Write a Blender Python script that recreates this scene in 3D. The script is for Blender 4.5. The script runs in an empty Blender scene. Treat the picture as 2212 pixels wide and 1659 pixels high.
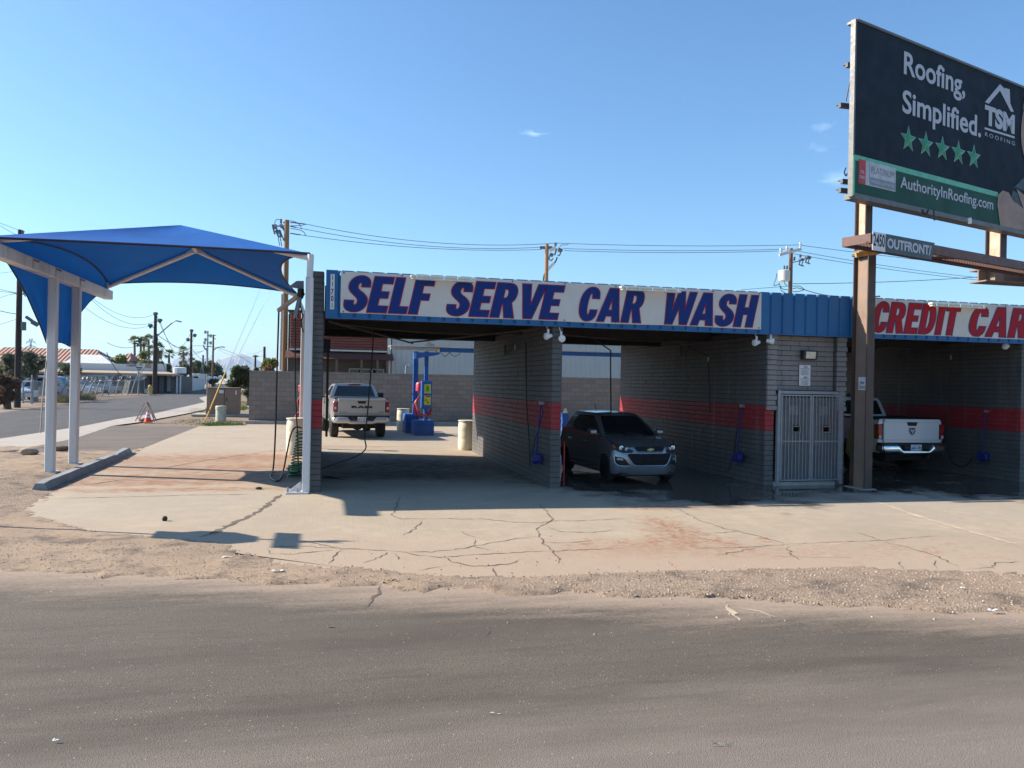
import bpy, bmesh, math, random
from mathutils import Vector, Matrix
random.seed(7)
R = math.radians
scene = bpy.context.scene
# ------------------------------------------------------------ camera
FPX, ROLL, YAW = 1700.0, .0191, .235
CAM = Vector((.02, -14.15, 1.95))
FW = Vector((math.sin(YAW), math.cos(YAW), 0)); RT0 = Vector((math.cos(YAW), -math.sin(YAW), 0))
RT = RT0*math.cos(ROLL) + Vector((0, 0, 1))*math.sin(ROLL)
UPV = Vector((0, 0, 1))*math.cos(ROLL) - RT0*math.sin(ROLL)
cd = bpy.data.cameras.new('camera'); cam = bpy.data.objects.new('camera', cd)
scene.collection.objects.link(cam); scene.camera = cam
cd.sensor_width = 36; cd.lens = 36*FPX/2212; cd.clip_start = .1; cd.clip_end = 30000
m = Matrix((RT, UPV, -FW)).transposed().to_4x4(); m.translation = CAM
cam.matrix_world = m
# ------------------------------------------------------------ sun, sky, exposure
TOSUN = Vector((-1.47, .56, 1.0)).normalized()
ELEV = math.asin(TOSUN.z); AZ = math.atan2(TOSUN.x, TOSUN.y)
sl = bpy.data.lights.new('sun', 'SUN'); sl.energy = 5.0; sl.angle = R(.5); sl.color = (1, .90, .76)
so = bpy.data.objects.new('sun', sl); scene.collection.objects.link(so)
so.rotation_euler = TOSUN.to_track_quat('Z', 'Y').to_euler(); so.location = (-20, 10, 30)
w = bpy.data.worlds.new('World'); scene.world = w; w.use_nodes = True
wn = w.node_tree; bg = wn.nodes['Background']
sky = wn.nodes.new('ShaderNodeTexSky'); sky.sky_type = 'NISHITA'; sky.sun_disc = False
sky.sun_elevation = ELEV; sky.sun_rotation = AZ % (2*math.pi)
sky.air_density = 1.1; sky.dust_density = .5; sky.ozone_density = 3.5
bg.inputs['Strength'].default_value = .092
# a few faint cloud wisps in the sky
def wnode(t, **k):
    n = wn.nodes.new(t)
    for a, b in k.items(): setattr(n, a, b)
    return n
tc = wnode('ShaderNodeTexCoord')
def wisp(direction, rad, sx):
    d = Vector(direction).normalized()
    side = d.cross(Vector((0, 0, 1))).normalized(); up = side.cross(d)
    a = wnode('ShaderNodeVectorMath', operation='DOT_PRODUCT'); a.inputs[1].default_value = side
    b = wnode('ShaderNodeVectorMath', operation='DOT_PRODUCT'); b.inputs[1].default_value = up
    c = wnode('ShaderNodeVectorMath', operation='DOT_PRODUCT'); c.inputs[1].default_value = d
    for n in (a, b, c): wn.links.new(tc.outputs['Generated'], n.inputs[0])
    cb = wnode('ShaderNodeCombineXYZ')
    m1 = wnode('ShaderNodeMath', operation='MULTIPLY'); m1.inputs[1].default_value = 1/(rad*sx)
    m2 = wnode('ShaderNodeMath', operation='MULTIPLY'); m2.inputs[1].default_value = 1/rad
    wn.links.new(a.outputs['Value'], m1.inputs[0]); wn.links.new(b.outputs['Value'], m2.inputs[0])
    wn.links.new(m1.outputs[0], cb.inputs[0]); wn.links.new(m2.outputs[0], cb.inputs[1])
    le = wnode('ShaderNodeVectorMath', operation='LENGTH'); wn.links.new(cb.outputs[0], le.inputs[0])
    no = wnode('ShaderNodeTexNoise'); no.inputs['Scale'].default_value = 1.1; no.inputs['Detail'].default_value = 7
    no.inputs['Distortion'].default_value = .6
    ad = wnode('ShaderNodeVectorMath', operation='ADD'); ad.inputs[1].default_value = (rad*900, 3, 5)
    wn.links.new(cb.outputs[0], ad.inputs[0]); wn.links.new(ad.outputs[0], no.inputs['Vector'])
    ma = wnode('ShaderNodeMath', operation='MULTIPLY_ADD'); ma.inputs[1].default_value = 2.4
    sb = wnode('ShaderNodeMath', operation='SUBTRACT')
    wn.links.new(no.outputs[0], ma.inputs[0]); ma.inputs[2].default_value = -.65
    wn.links.new(ma.outputs[0], sb.inputs[0]); wn.links.new(le.outputs['Value'], sb.inputs[1])
    cl = wnode('ShaderNodeClamp'); wn.links.new(sb.outputs[0], cl.inputs[0])
    gt = wnode('ShaderNodeMath', operation='GREATER_THAN'); wn.links.new(c.outputs['Value'], gt.inputs[0]); gt.inputs[1].default_value = 0
    mu = wnode('ShaderNodeMath', operation='MULTIPLY'); wn.links.new(cl.outputs[0], mu.inputs[0]); wn.links.new(gt.outputs[0], mu.inputs[1])
    return mu.outputs[0]
def rayd(u, v): return FW + RT*((u-1106)/FPX) - UPV*((v-829.5)/FPX)
ws = [(rayd(1150, 289), .006, 4.5, .45), (rayd(1800, 385), .018, 2.2, .32), (rayd(1778, 275), .016, 1.6, .22), (rayd(1770, 325), .012, 2.0, .2)]
cur = sky.outputs[0]
for d, r_, s_, k_ in ws:
    o = wisp(d, r_, s_)
    mk = wnode('ShaderNodeMath', operation='MULTIPLY'); mk.inputs[1].default_value = k_; wn.links.new(o, mk.inputs[0])
    mx = wnode('ShaderNodeMix', data_type='RGBA'); wn.links.new(mk.outputs[0], mx.inputs['Factor'])
    wn.links.new(cur, mx.inputs['A']); mx.inputs['B'].default_value = (9, 9, 9.3, 1); cur = mx.outputs['Result']
tn = wnode('ShaderNodeMix', data_type='RGBA', blend_type='MULTIPLY'); tn.inputs['Factor'].default_value = 1
wn.links.new(cur, tn.inputs['A']); tn.inputs['B'].default_value = (.76, .99, 1.13, 1); wn.links.new(tn.outputs['Result'], bg.inputs['Color'])
scene.view_settings.view_transform = 'Standard'; scene.view_settings.look = 'None'
scene.view_settings.exposure = 1.0; scene.view_settings.gamma = 1
scene.cycles.max_bounces = 7; scene.cycles.diffuse_bounces = 4; scene.cycles.volume_bounces = 0
scene.cycles.transparent_max_bounces = 12

# ------------------------------------------------------------ pixel helpers (photo measured at 2212 wide)
def G(u, v, z=0.0):
    d = rayd(u, v); return CAM + d*((z-CAM.z)/d.z)
def DP(u, v, dep): return CAM + rayd(u, v)*dep
def YP(u, v, y): d = rayd(u, v); return CAM + d*((y-CAM.y)/d.y)
def XP(u, v, x): d = rayd(u, v); return CAM + d*((x-CAM.x)/d.x)
def crop(x0, y0, wpx, outw):
    s = wpx/outw
    return lambda x, y: ((x0+x*s)/1.73599, (y0+y*s)/1.73599)

# ------------------------------------------------------------ materials
def mk(name):
    m = bpy.data.materials.new(name); m.use_nodes = True
    nt = m.node_tree; return m, nt, nt.nodes['Principled BSDF']
def N(nt, t, **k):
    n = nt.nodes.new(t)
    for a, b in k.items(): setattr(n, a, b)
    return n
def setin(n, **k):
    for a, b in k.items(): n.inputs[a.replace('_', ' ')].default_value = b
def c4(c): return (c[0], c[1], c[2], 1)
def noise(nt, vec, scale, detail=4, rough=.55, dist=0):
    n = N(nt, 'ShaderNodeTexNoise'); setin(n, Scale=scale, Detail=detail, Roughness=rough, Distortion=dist)
    if vec is not None: nt.links.new(vec, n.inputs['Vector'])
    return n.outputs[0]
def ramp(nt, fac, stops):
    n = N(nt, 'ShaderNodeValToRGB'); nt.links.new(fac, n.inputs[0]); cr = n.color_ramp
    while len(cr.elements) > 1: cr.elements.remove(cr.elements[-1])
    cr.elements[0].position = stops[0][0]; cr.elements[0].color = c4(stops[0][1])
    for p, c in stops[1:]:
        e = cr.elements.new(p); e.color = c4(c)
    return n.outputs[0]
def mrange(nt, v, a, b, c=0, d=1):
    n = N(nt, 'ShaderNodeMapRange'); nt.links.new(v, n.inputs[0])
    for i, x in enumerate((a, b, c, d)): n.inputs[i+1].default_value = x
    return n.outputs[0]
def mix(nt, fac, a, b, mode='MIX'):
    n = N(nt, 'ShaderNodeMix', data_type='RGBA', blend_type=mode)
    if hasattr(fac, 'is_linked'): nt.links.new(fac, n.inputs['Factor'])
    else: n.inputs['Factor'].default_value = fac
    for s, v in (('A', a), ('B', b)):
        if hasattr(v, 'is_linked'): nt.links.new(v, n.inputs[s])
        else: n.inputs[s].default_value = c4(v)
    return n.outputs['Result']
def math_(nt, op, a, b=None, c=None, clamp=False):
    n = N(nt, 'ShaderNodeMath', operation=op); n.use_clamp = clamp
    for i, v in enumerate((a, b, c)):
        if v is None: continue
        if hasattr(v, 'is_linked'): nt.links.new(v, n.inputs[i])
        else: n.inputs[i].default_value = v
    return n.outputs[0]
def bump(nt, bsdf, h, strength=.3, dist=.01, normal=None):
    n = N(nt, 'ShaderNodeBump'); setin(n, Strength=strength, Distance=dist); nt.links.new(h, n.inputs['Height'])
    if normal is not None: nt.links.new(normal, n.inputs['Normal'])
    nt.links.new(n.outputs[0], bsdf.inputs['Normal']); return n.outputs[0]
def pos(nt): return N(nt, 'ShaderNodeNewGeometry').outputs['Position']
def objc(nt): return N(nt, 'ShaderNodeTexCoord').outputs['Object']
def sep(nt, v):
    n = N(nt, 'ShaderNodeSeparateXYZ'); nt.links.new(v, n.inputs[0]); return n.outputs
MATS = {}
def mat(name, col, rough=.6, metal=0, var=.18, scale=6, bmp=0, bscale=60, coat=0, even=False, streak=False, dirt=None, dirtamt=.3):
    if name in MATS: return MATS[name]
    m, nt, b = mk(name); v = objc(nt)
    if streak:
        mp = N(nt, 'ShaderNodeMapping'); nt.links.new(v, mp.inputs[0]); mp.inputs['Scale'].default_value = (1, 1, .12); v = mp.outputs[0]
    n = noise(nt, v, scale, 5)
    lo = tuple(c*(1-var) for c in col); hi = tuple(min(1, c*(1+var)) for c in col)
    out = ramp(nt, n, [(.3, lo), (.7, hi)])
    if dirt:
        n2 = noise(nt, v, scale*.6, 6, .7)
        out = mix(nt, mrange(nt, n2, .5, .75, 0, dirtamt), out, dirt)
    nt.links.new(out, b.inputs['Base Color'])
    setin(b, Roughness=rough, Metallic=metal); b.inputs['Coat Weight'].default_value = coat
    rr = mrange(nt, noise(nt, v, scale*3, 3), .3, .7, max(.02, rough-.08), min(1, rough+.08))
    if not even: nt.links.new(rr, b.inputs['Roughness'])
    if bmp: bump(nt, b, noise(nt, objc(nt), bscale, 4), bmp, .01)
    MATS[name] = m; return m
def glassm(name, col=(.01, .012, .015), rough=.03):
    if name in MATS: return MATS[name]
    m, nt, b = mk(name); setin(b, Base_Color=c4(col), Roughness=rough); b.inputs['IOR'].default_value = 1.55
    MATS[name] = m; return m

# ------------------------------------------------------------ objects
OFF = {}
def _link(o): scene.collection.objects.link(o); return o
def tag(o, label=None, cat=None, group=None, kind=None):
    if label: o['label'] = label
    if cat: o['category'] = cat
    if group: o['group'] = group
    if kind: o['kind'] = kind
    return o
def thing(name, label, cat, loc=(0, 0, 0), rz=0, group=None):
    o = _link(bpy.data.objects.new(name, None)); o.location = loc; o.rotation_euler = (0, 0, rz)
    o.empty_display_size = .2
    OFF[o.name] = Vector(loc); return tag(o, label, cat, group)
class MB:
    def __init__(s): s.v = []; s.f = []
    def add(s, vs, fs):
        k = len(s.v); s.v += [tuple(p) for p in vs]; s.f += [tuple(i+k for i in f) for f in fs]; return s
    def box(s, x0, x1, y0, y1, z0, z1):
        x0, x1 = min(x0, x1), max(x0, x1); y0, y1 = min(y0, y1), max(y0, y1); z0, z1 = min(z0, z1), max(z0, z1)
        return s.add([(x0, y0, z0), (x1, y0, z0), (x1, y1, z0), (x0, y1, z0), (x0, y0, z1), (x1, y0, z1), (x1, y1, z1), (x0, y1, z1)],
                     [(3, 2, 1, 0), (4, 5, 6, 7), (0, 1, 5, 4), (1, 2, 6, 5), (2, 3, 7, 6), (3, 0, 4, 7)])
    def cbox(s, x0, x1, y0, y1, z0, z1, c):
        vs = []; fs = []; idx = {}
        X = (x0, x1); Y = (y0, y1); Z = (z0, z1)
        for i in (0, 1):
            for j in (0, 1):
                for k in (0, 1):
                    sx = 1-2*i; sy = 1-2*j; sz = 1-2*k
                    p = (X[i], Y[j], Z[k])
                    for a in range(3):
                        q = [p[0]+sx*c, p[1]+sy*c, p[2]+sz*c]; q[a] = p[a]; idx[(i, j, k, a)] = len(vs); vs.append(q)
        for a in range(3):
            o = [b for b in range(3) if b != a]
            for e in (0, 1):
                cyc = [(0, 0), (1, 0), (1, 1), (0, 1)]; f = []
                for p, q in cyc:
                    t = [0, 0, 0]; t[a] = e; t[o[0]] = p; t[o[1]] = q; f.append(idx[(t[0], t[1], t[2], a)])
                fs.append(f)
        for a in range(3):   # edge along axis a
            o = [b for b in range(3) if b != a]
            for p in (0, 1):
                for q in (0, 1):
                    t = [0, 0, 0]; t[o[0]] = p; t[o[1]] = q; t2 = list(t); t2[a] = 1
                    fs.append([idx[(*t, o[0])], idx[(*t2, o[0])], idx[(*t2, o[1])], idx[(*t, o[1])]])
        for i in (0, 1):
            for j in (0, 1):
                for k in (0, 1): fs.append([idx[(i, j, k, 0)], idx[(i, j, k, 1)], idx[(i, j, k, 2)]])
        return s.add(vs, fs)
    def beam(s, p, q, w, h, up=(0, 0, 1)):
        p = Vector(p); q = Vector(q); d = (q-p).normalized(); up = Vector(up)
        sd = d.cross(up)
        if sd.length < 1e-4: sd = d.cross(Vector((1, 0, 0)))
        sd.normalize(); u = sd.cross(d); sd = sd*w/2; u = u*h/2
        vs = [p-sd-u, p+sd-u, p+sd+u, p-sd+u, q-sd-u, q+sd-u, q+sd+u, q-sd+u]
        return s.add(vs, [(0, 1, 2, 3), (7, 6, 5, 4), (0, 4, 5, 1), (1, 5, 6, 2), (2, 6, 7, 3), (3, 7, 4, 0)])
    def tube(s, pts, r, n=8, r2=None, cap=True):
        pts = [Vector(p) for p in pts]; L = len(pts); vs = []; fs = []
        ref = Vector((0, 0, 1)); prev = None
        for i, p in enumerate(pts):
            d = (pts[min(i+1, L-1)]-pts[max(i-1, 0)])
            if d.length < 1e-9: d = Vector((0, 0, 1))
            d.normalize()
            if prev is None:
                a = d.cross(ref)
                if a.length < .05: a = d.cross(Vector((1, 0, 0)))
            else:
                a = prev - d*prev.dot(d)
                if a.length < 1e-5: a = d.cross(ref)
            a.normalize(); prev = a; b = d.cross(a)
            rr = r if r2 is None else r+(r2-r)*i/max(1, L-1)
            for k in range(n):
                t = 2*math.pi*k/n; vs.append(p+a*math.cos(t)*rr+b*math.sin(t)*rr)
        for i in range(L-1):
            for k in range(n): fs.append((i*n+k, i*n+(k+1) % n, (i+1)*n+(k+1) % n, (i+1)*n+k))
        if cap: fs.append(tuple(range(n))[::-1]); fs.append(tuple((L-1)*n+k for k in range(n)))
        return s.add(vs, fs)
    def lathe(s, prof, c=(0, 0, 0), n=24, axis='z'):
        vs = []; fs = []; L = len(prof)
        for r, z in prof:
            for k in range(n):
                t = 2*math.pi*k/n; a, b = math.cos(t)*r, math.sin(t)*r
                p = {'z': (a, b, z), 'x': (z, a, b), 'y': (a, z, b)}[axis]
                vs.append((p[0]+c[0], p[1]+c[1], p[2]+c[2]))
        for i in range(L-1):
            for k in range(n): fs.append((i*n+k, i*n+(k+1) % n, (i+1)*n+(k+1) % n, (i+1)*n+k))
        if prof[0][0] > 1e-6: fs.append(tuple(range(n))[::-1])
        if prof[-1][0] > 1e-6: fs.append(tuple((L-1)*n+k for k in range(n)))
        return s.add(vs, fs)
    def poly(s, pts): return s.add(pts, [tuple(range(len(pts)))])
    def prism(s, pts, vec):
        n = len(pts); v = Vector(vec); a = [Vector(p) for p in pts]
        return s.add(a+[p+v for p in a], [tuple(range(n))[::-1], tuple(range(n, 2*n))]+[(i, (i+1) % n, n+(i+1) % n, n+i) for i in range(n)])
    def map(s, fn): s.v = [tuple(fn(*p)) for p in s.v]; return s
    def build(s, name, m, parent=None, local=False, smooth=False, fix=True, uv=True):
        me = bpy.data.meshes.new(name); v = [Vector(p) for p in s.v]
        off = Vector((0, 0, 0)); loc = Vector((0, 0, 0))
        if parent is not None:
            if not local: off = OFF[parent.name]
        else:
            xs = [p.x for p in v]; ys = [p.y for p in v]; zs = [p.z for p in v]
            loc = Vector(((min(xs)+max(xs))/2, (min(ys)+max(ys))/2, min(zs))); off = loc
        me.from_pydata([p-off for p in v], [], s.f); me.update()
        if fix:
            bm = bmesh.new(); bm.from_mesh(me); bmesh.ops.recalc_face_normals(bm, faces=bm.faces); bm.to_mesh(me); bm.free()
        if uv:
            l = me.uv_layers.new(name='UVMap'); d = [0.0]*(2*len(me.loops))
            for p in me.polygons:
                nx, ny, nz = (abs(a) for a in p.normal)
                for li in p.loop_indices:
                    c = me.vertices[me.loops[li].vertex_index].co + off
                    a = (c.y, c.z) if nx > ny and nx > nz else ((c.x, c.z) if ny > nz else (c.x, c.y))
                    d[2*li] = a[0]; d[2*li+1] = a[1]
            l.data.foreach_set('uv', d)
        if smooth:
            for p in me.polygons: p.use_smooth = True
            me.set_sharp_from_angle(angle=R(38 if smooth is True else smooth))
        me.materials.append(m)
        o = _link(bpy.data.objects.new(name, me)); o.location = loc
        if parent is not None: o.parent = parent; OFF[o.name] = off
        else: OFF[o.name] = loc
        return o
def bevel(o, w=.01, seg=2):
    md = o.modifiers.new('bevel', 'BEVEL'); md.width = w; md.segments = seg; md.limit_method = 'ANGLE'; md.angle_limit = R(35); return o
def cp(root, loc=None, rz=None, label=None, group=None, mats=None):
    r = _link(root.copy())
    if loc is not None: r.location = loc
    if rz is not None: r.rotation_euler = (0, 0, rz)
    if label: r['label'] = label
    if group: r['group'] = group
    def rec(a, b):
        for ch in list(a.children):
            c = _link(ch.copy()); c.parent = b
            rec(ch, c)
    rec(root, r)
    OFF[r.name] = Vector(r.location)
    return r
def struct(name, mb, m, **k): return tag(mb.build(name, m, **k), kind='structure')
# text -> mesh points in a (s, z) plane
def text_mesh(txt, bold=0.0, shear=0.0, space=1.0):
    c = bpy.data.curves.new('t', 'FONT'); c.body = txt; c.offset = bold; c.shear = shear; c.space_character = space
    c.resolution_u = 5; c.fill_mode = 'FRONT'
    o = bpy.data.objects.new('t', c); scene.collection.objects.link(o)
    dg = bpy.context.evaluated_depsgraph_get(); me = bpy.data.meshes.new_from_object(o.evaluated_get(dg))
    v = [(p.co.x, p.co.y) for p in me.vertices]; f = [tuple(p.vertices) for p in me.polygons]
    bpy.data.objects.remove(o); bpy.data.curves.remove(c); bpy.data.meshes.remove(me)
    return v, f
GLY = {
 'E': ([[(0,0),(.5,0),(.5,.185),(.235,.185),(.235,.41),(.45,.41),(.45,.585),(.235,.585),(.235,.815),(.5,.815),(.5,1),(0,1)]], .5),
 'L': ([[(0,0),(.46,0),(.46,.19),(.235,.19),(.235,1),(0,1)]], .46),
 'F': ([[(0,0),(.235,0),(.235,.40),(.45,.40),(.45,.58),(.235,.58),(.235,.815),(.5,.815),(.5,1),(0,1)]], .5),
 'H': ([[(0,0),(.235,0),(.235,.39),(.385,.39),(.385,0),(.62,0),(.62,1),(.385,1),(.385,.6),(.235,.6),(.235,1),(0,1)]], .62),
 'I': ([[(0,0),(.24,0),(.24,1),(0,1)]], .24),
 'T': ([[(.16,0),(.40,0),(.40,.805),(.56,.805),(.56,1),(0,1),(0,.805),(.16,.805)]], .56),
 'V': ([[(.22,0),(.45,0),(.67,1),(.44,1),(.34,.38),(.24,1),(0,1)]], .67),
 'W': ([[(.12,0),(.35,0),(.46,.52),(.57,0),(.80,0),(.93,1),(.70,1),(.66,.42),(.56,1),(.36,1),(.26,.42),(.235,1),(0,1)]], .93),
 'A': ([[(0,0),(.225,0),(.255,.17),(.445,.17),(.475,0),(.70,0),(.49,1),(.21,1)],[(.29,.345),(.35,.70),(.41,.345)]], .7),
 'R': ([[(0,0),(.235,0),(.235,.40),(.27,.40),(.375,0),(.63,0),(.48,.44),(.56,.53),(.59,.69),(.57,.84),(.50,.95),(.38,1),(0,1)],[(.235,.56),(.235,.825),(.30,.825),(.345,.785),(.36,.695),(.345,.60),(.30,.56)]], .61),
 'D': ([[(0,0),(.30,0),(.45,.06),(.55,.22),(.59,.5),(.55,.78),(.45,.94),(.30,1),(0,1)],[(.235,.18),(.235,.82),(.29,.81),(.34,.72),(.36,.5),(.34,.28),(.29,.19)]], .59),
 'C': ([[(.55,.67),(.54,.83),(.46,.96),(.32,1.012),(.17,.985),(.05,.85),(-.01,.66),(-.01,.34),(.05,.15),(.17,.015),(.32,-.012),(.46,.04),(.54,.17),(.55,.33),(.335,.33),(.325,.22),(.29,.165),(.25,.21),(.225,.34),(.22,.5),(.225,.66),(.25,.79),(.29,.835),(.325,.78),(.335,.67)]], .54),
 'S': ([[(.55,.70),(.54,.85),(.45,.965),(.29,1.012),(.13,.97),(.03,.86),(.005,.72),(.04,.60),(.15,.49),(.27,.40),(.32,.32),(.31,.22),(.26,.175),(.215,.21),(.205,.31),(-.02,.31),(-.01,.15),(.08,.035),(.25,-.012),(.42,.02),(.535,.13),(.565,.28),(.53,.41),(.42,.52),(.29,.60),(.235,.67),(.24,.77),(.285,.825),(.33,.79),(.335,.70)]], .55)}
def _smooth(P):
    def corner(a, b, c):
        u = Vector((b[0]-a[0], b[1]-a[1])).normalized(); v = Vector((c[0]-b[0], c[1]-b[1])).normalized(); return u.dot(v) < .55
    for _ in range(2):
        n = len(P); out = []
        cs = [corner(P[i-1], P[i], P[(i+1) % n]) for i in range(n)]
        for i in range(n):
            a, b = P[i], P[(i+1) % n]
            if cs[i]: out.append(a)
            elif True: out.append((a[0]*.75+b[0]*.25, a[1]*.75+b[1]*.25))
            if not cs[(i+1) % n]: out.append((a[0]*.25+b[0]*.75, a[1]*.25+b[1]*.75))
        P = out
    return P
def heavy_text(txt, shear=.2, offset=0.0, gap=.06):
    c = bpy.data.curves.new('t', 'CURVE'); c.dimensions = '2D'; c.fill_mode = 'BOTH'; c.offset = offset; x = 0
    vs = []; fs = []; 
    for ch in txt:
        loops, w_ = GLY[ch]
        c.splines.clear()
        for lp in loops:
            P = _smooth(lp) if ch in 'SCRD' else lp
            sp = c.splines.new('POLY'); sp.points.add(len(P)-1); sp.use_cyclic_u = True
            for k, q in enumerate(P): sp.points[k].co = (q[0]+x, q[1], 0, 1)
        o = bpy.data.objects.new('t', c); scene.collection.objects.link(o); dg = bpy.context.evaluated_depsgraph_get(); dg.update()
        me = bpy.data.meshes.new_from_object(o.evaluated_get(dg)); k0 = len(vs)
        vs += [(p.co.x+p.co.y*shear, p.co.y) for p in me.vertices]; fs += [tuple(i+k0 for i in p.vertices) for p in me.polygons]
        bpy.data.objects.remove(o); bpy.data.meshes.remove(me); x += w_+gap-(.07 if ch in 'VW' else 0)
    bpy.data.curves.remove(c); return vs, fs, x-gap
class Plane:
    """vertical plane: origin, unit direction e (reading direction), n = outward normal"""
    def __init__(s, o, e, n): s.o = Vector(o); s.e = Vector(e).normalized(); s.n = Vector(n).normalized()
    def hit(s, uv):
        d = rayd(*uv); t = (s.o-CAM).dot(s.n)/d.dot(s.n); p = CAM+d*t-s.o; return p.dot(s.e), p.z+s.o.z
    def w(s, a, z, out=0): p = s.o+s.e*a+s.n*out; return (p.x, p.y, z)
    def rect(s, mb, a0, a1, z0, z1, o0, o1):
        pts = [s.w(a0, z0, o0), s.w(a1, z0, o0), s.w(a1, z1, o0), s.w(a0, z1, o0)]
        mb.prism(pts, s.n*(o1-o0)); return mb
    def poly(s, mb, pts, o0, o1=None):
        P = [s.w(a, z, o0) for a, z in pts]
        if o1 is None: mb.poly(P)
        else: mb.prism(P, s.n*(o1-o0))
        return mb
    def heavy(s, mb, txt, a0, a1, z0, z1, out, offset=0.0, shear=.2):
        k = (a1-a0); v, f, W_ = heavy_text(txt, shear, offset/(z1-z0)); W_ += shear
        mb.add([s.w(a0+x/W_*k, z0+y*(z1-z0), out) for x, y in v], f); return mb
    def text(s, mb, txt, a0, a1, z0, z1, out, bold=0, shear=0, space=1.0, grow=0):
        """cap height runs z0..z1, width a0..a1"""
        v, f = text_mesh(txt, bold, shear, space)
        hv, _ = text_mesh('H', bold, 0)
        h0 = min(p[1] for p in hv)+bold; h1 = max(p[1] for p in hv)-bold
        v0, _ = (v, f) if not grow else text_mesh(txt, bold-grow, shear, space)
        if grow:
            hv, _ = text_mesh('H', bold-grow, 0); h0 = min(p[1] for p in hv); h1 = max(p[1] for p in hv)
        else: h0 = min(p[1] for p in hv); h1 = max(p[1] for p in hv)
        x0 = min(p[0] for p in v0); x1 = max(p[0] for p in v0)
        P = [s.w(a0+(x-x0)/(x1-x0)*(a1-a0), z0+(y-h0)/(h1-h0)*(z1-z0), out) for x, y in v]
        mb.add(P, f); return mb
def smoothp(pts, n=6):
    P = [Vector(p) for p in pts]; out = []
    for i in range(len(P)-1):
        p0 = P[max(0, i-1)]; p1 = P[i]; p2 = P[i+1]; p3 = P[min(len(P)-1, i+2)]
        for k in range(n):
            t = k/n; out.append(.5*((2*p1)+(p2-p0)*t+(2*p0-5*p1+4*p2-p3)*t*t+(3*p1-p0-3*p2+p3)*t**3))
    out.append(P[-1]); return out
# ============================================================ GROUND
CONC = (.43, .345, .245); DIRT = (.36, .25, .17); GRAV = (.22, .175, .145)
def ellm(nt, x, y, cx, cy, rx, ry, rot=0, soft=.5, nz=None, nk=.6):
    """soft elliptical patch mask in world metres, edge broken up by noise"""
    dx = math_(nt, 'SUBTRACT', x, cx); dy = math_(nt, 'SUBTRACT', y, cy)
    c, s = math.cos(rot), math.sin(rot)
    a = math_(nt, 'DIVIDE', math_(nt, 'ADD', math_(nt, 'MULTIPLY', dx, c), math_(nt, 'MULTIPLY', dy, s)), rx)
    b = math_(nt, 'DIVIDE', math_(nt, 'SUBTRACT', math_(nt, 'MULTIPLY', dy, c), math_(nt, 'MULTIPLY', dx, s)), ry)
    r = math_(nt, 'SQRT', math_(nt, 'ADD', math_(nt, 'MULTIPLY', a, a), math_(nt, 'MULTIPLY', b, b)))
    if nz is not None: r = math_(nt, 'ADD', r, math_(nt, 'MULTIPLY', math_(nt, 'SUBTRACT', nz, .5), nk*4))
    return mrange(nt, r, 1+soft/2, 1-soft/2, 0, 1)
def road_edge(x):   # world y of the ragged edge of the front road
    return -6.5 - .33*min(30, max(-9, x))
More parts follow.
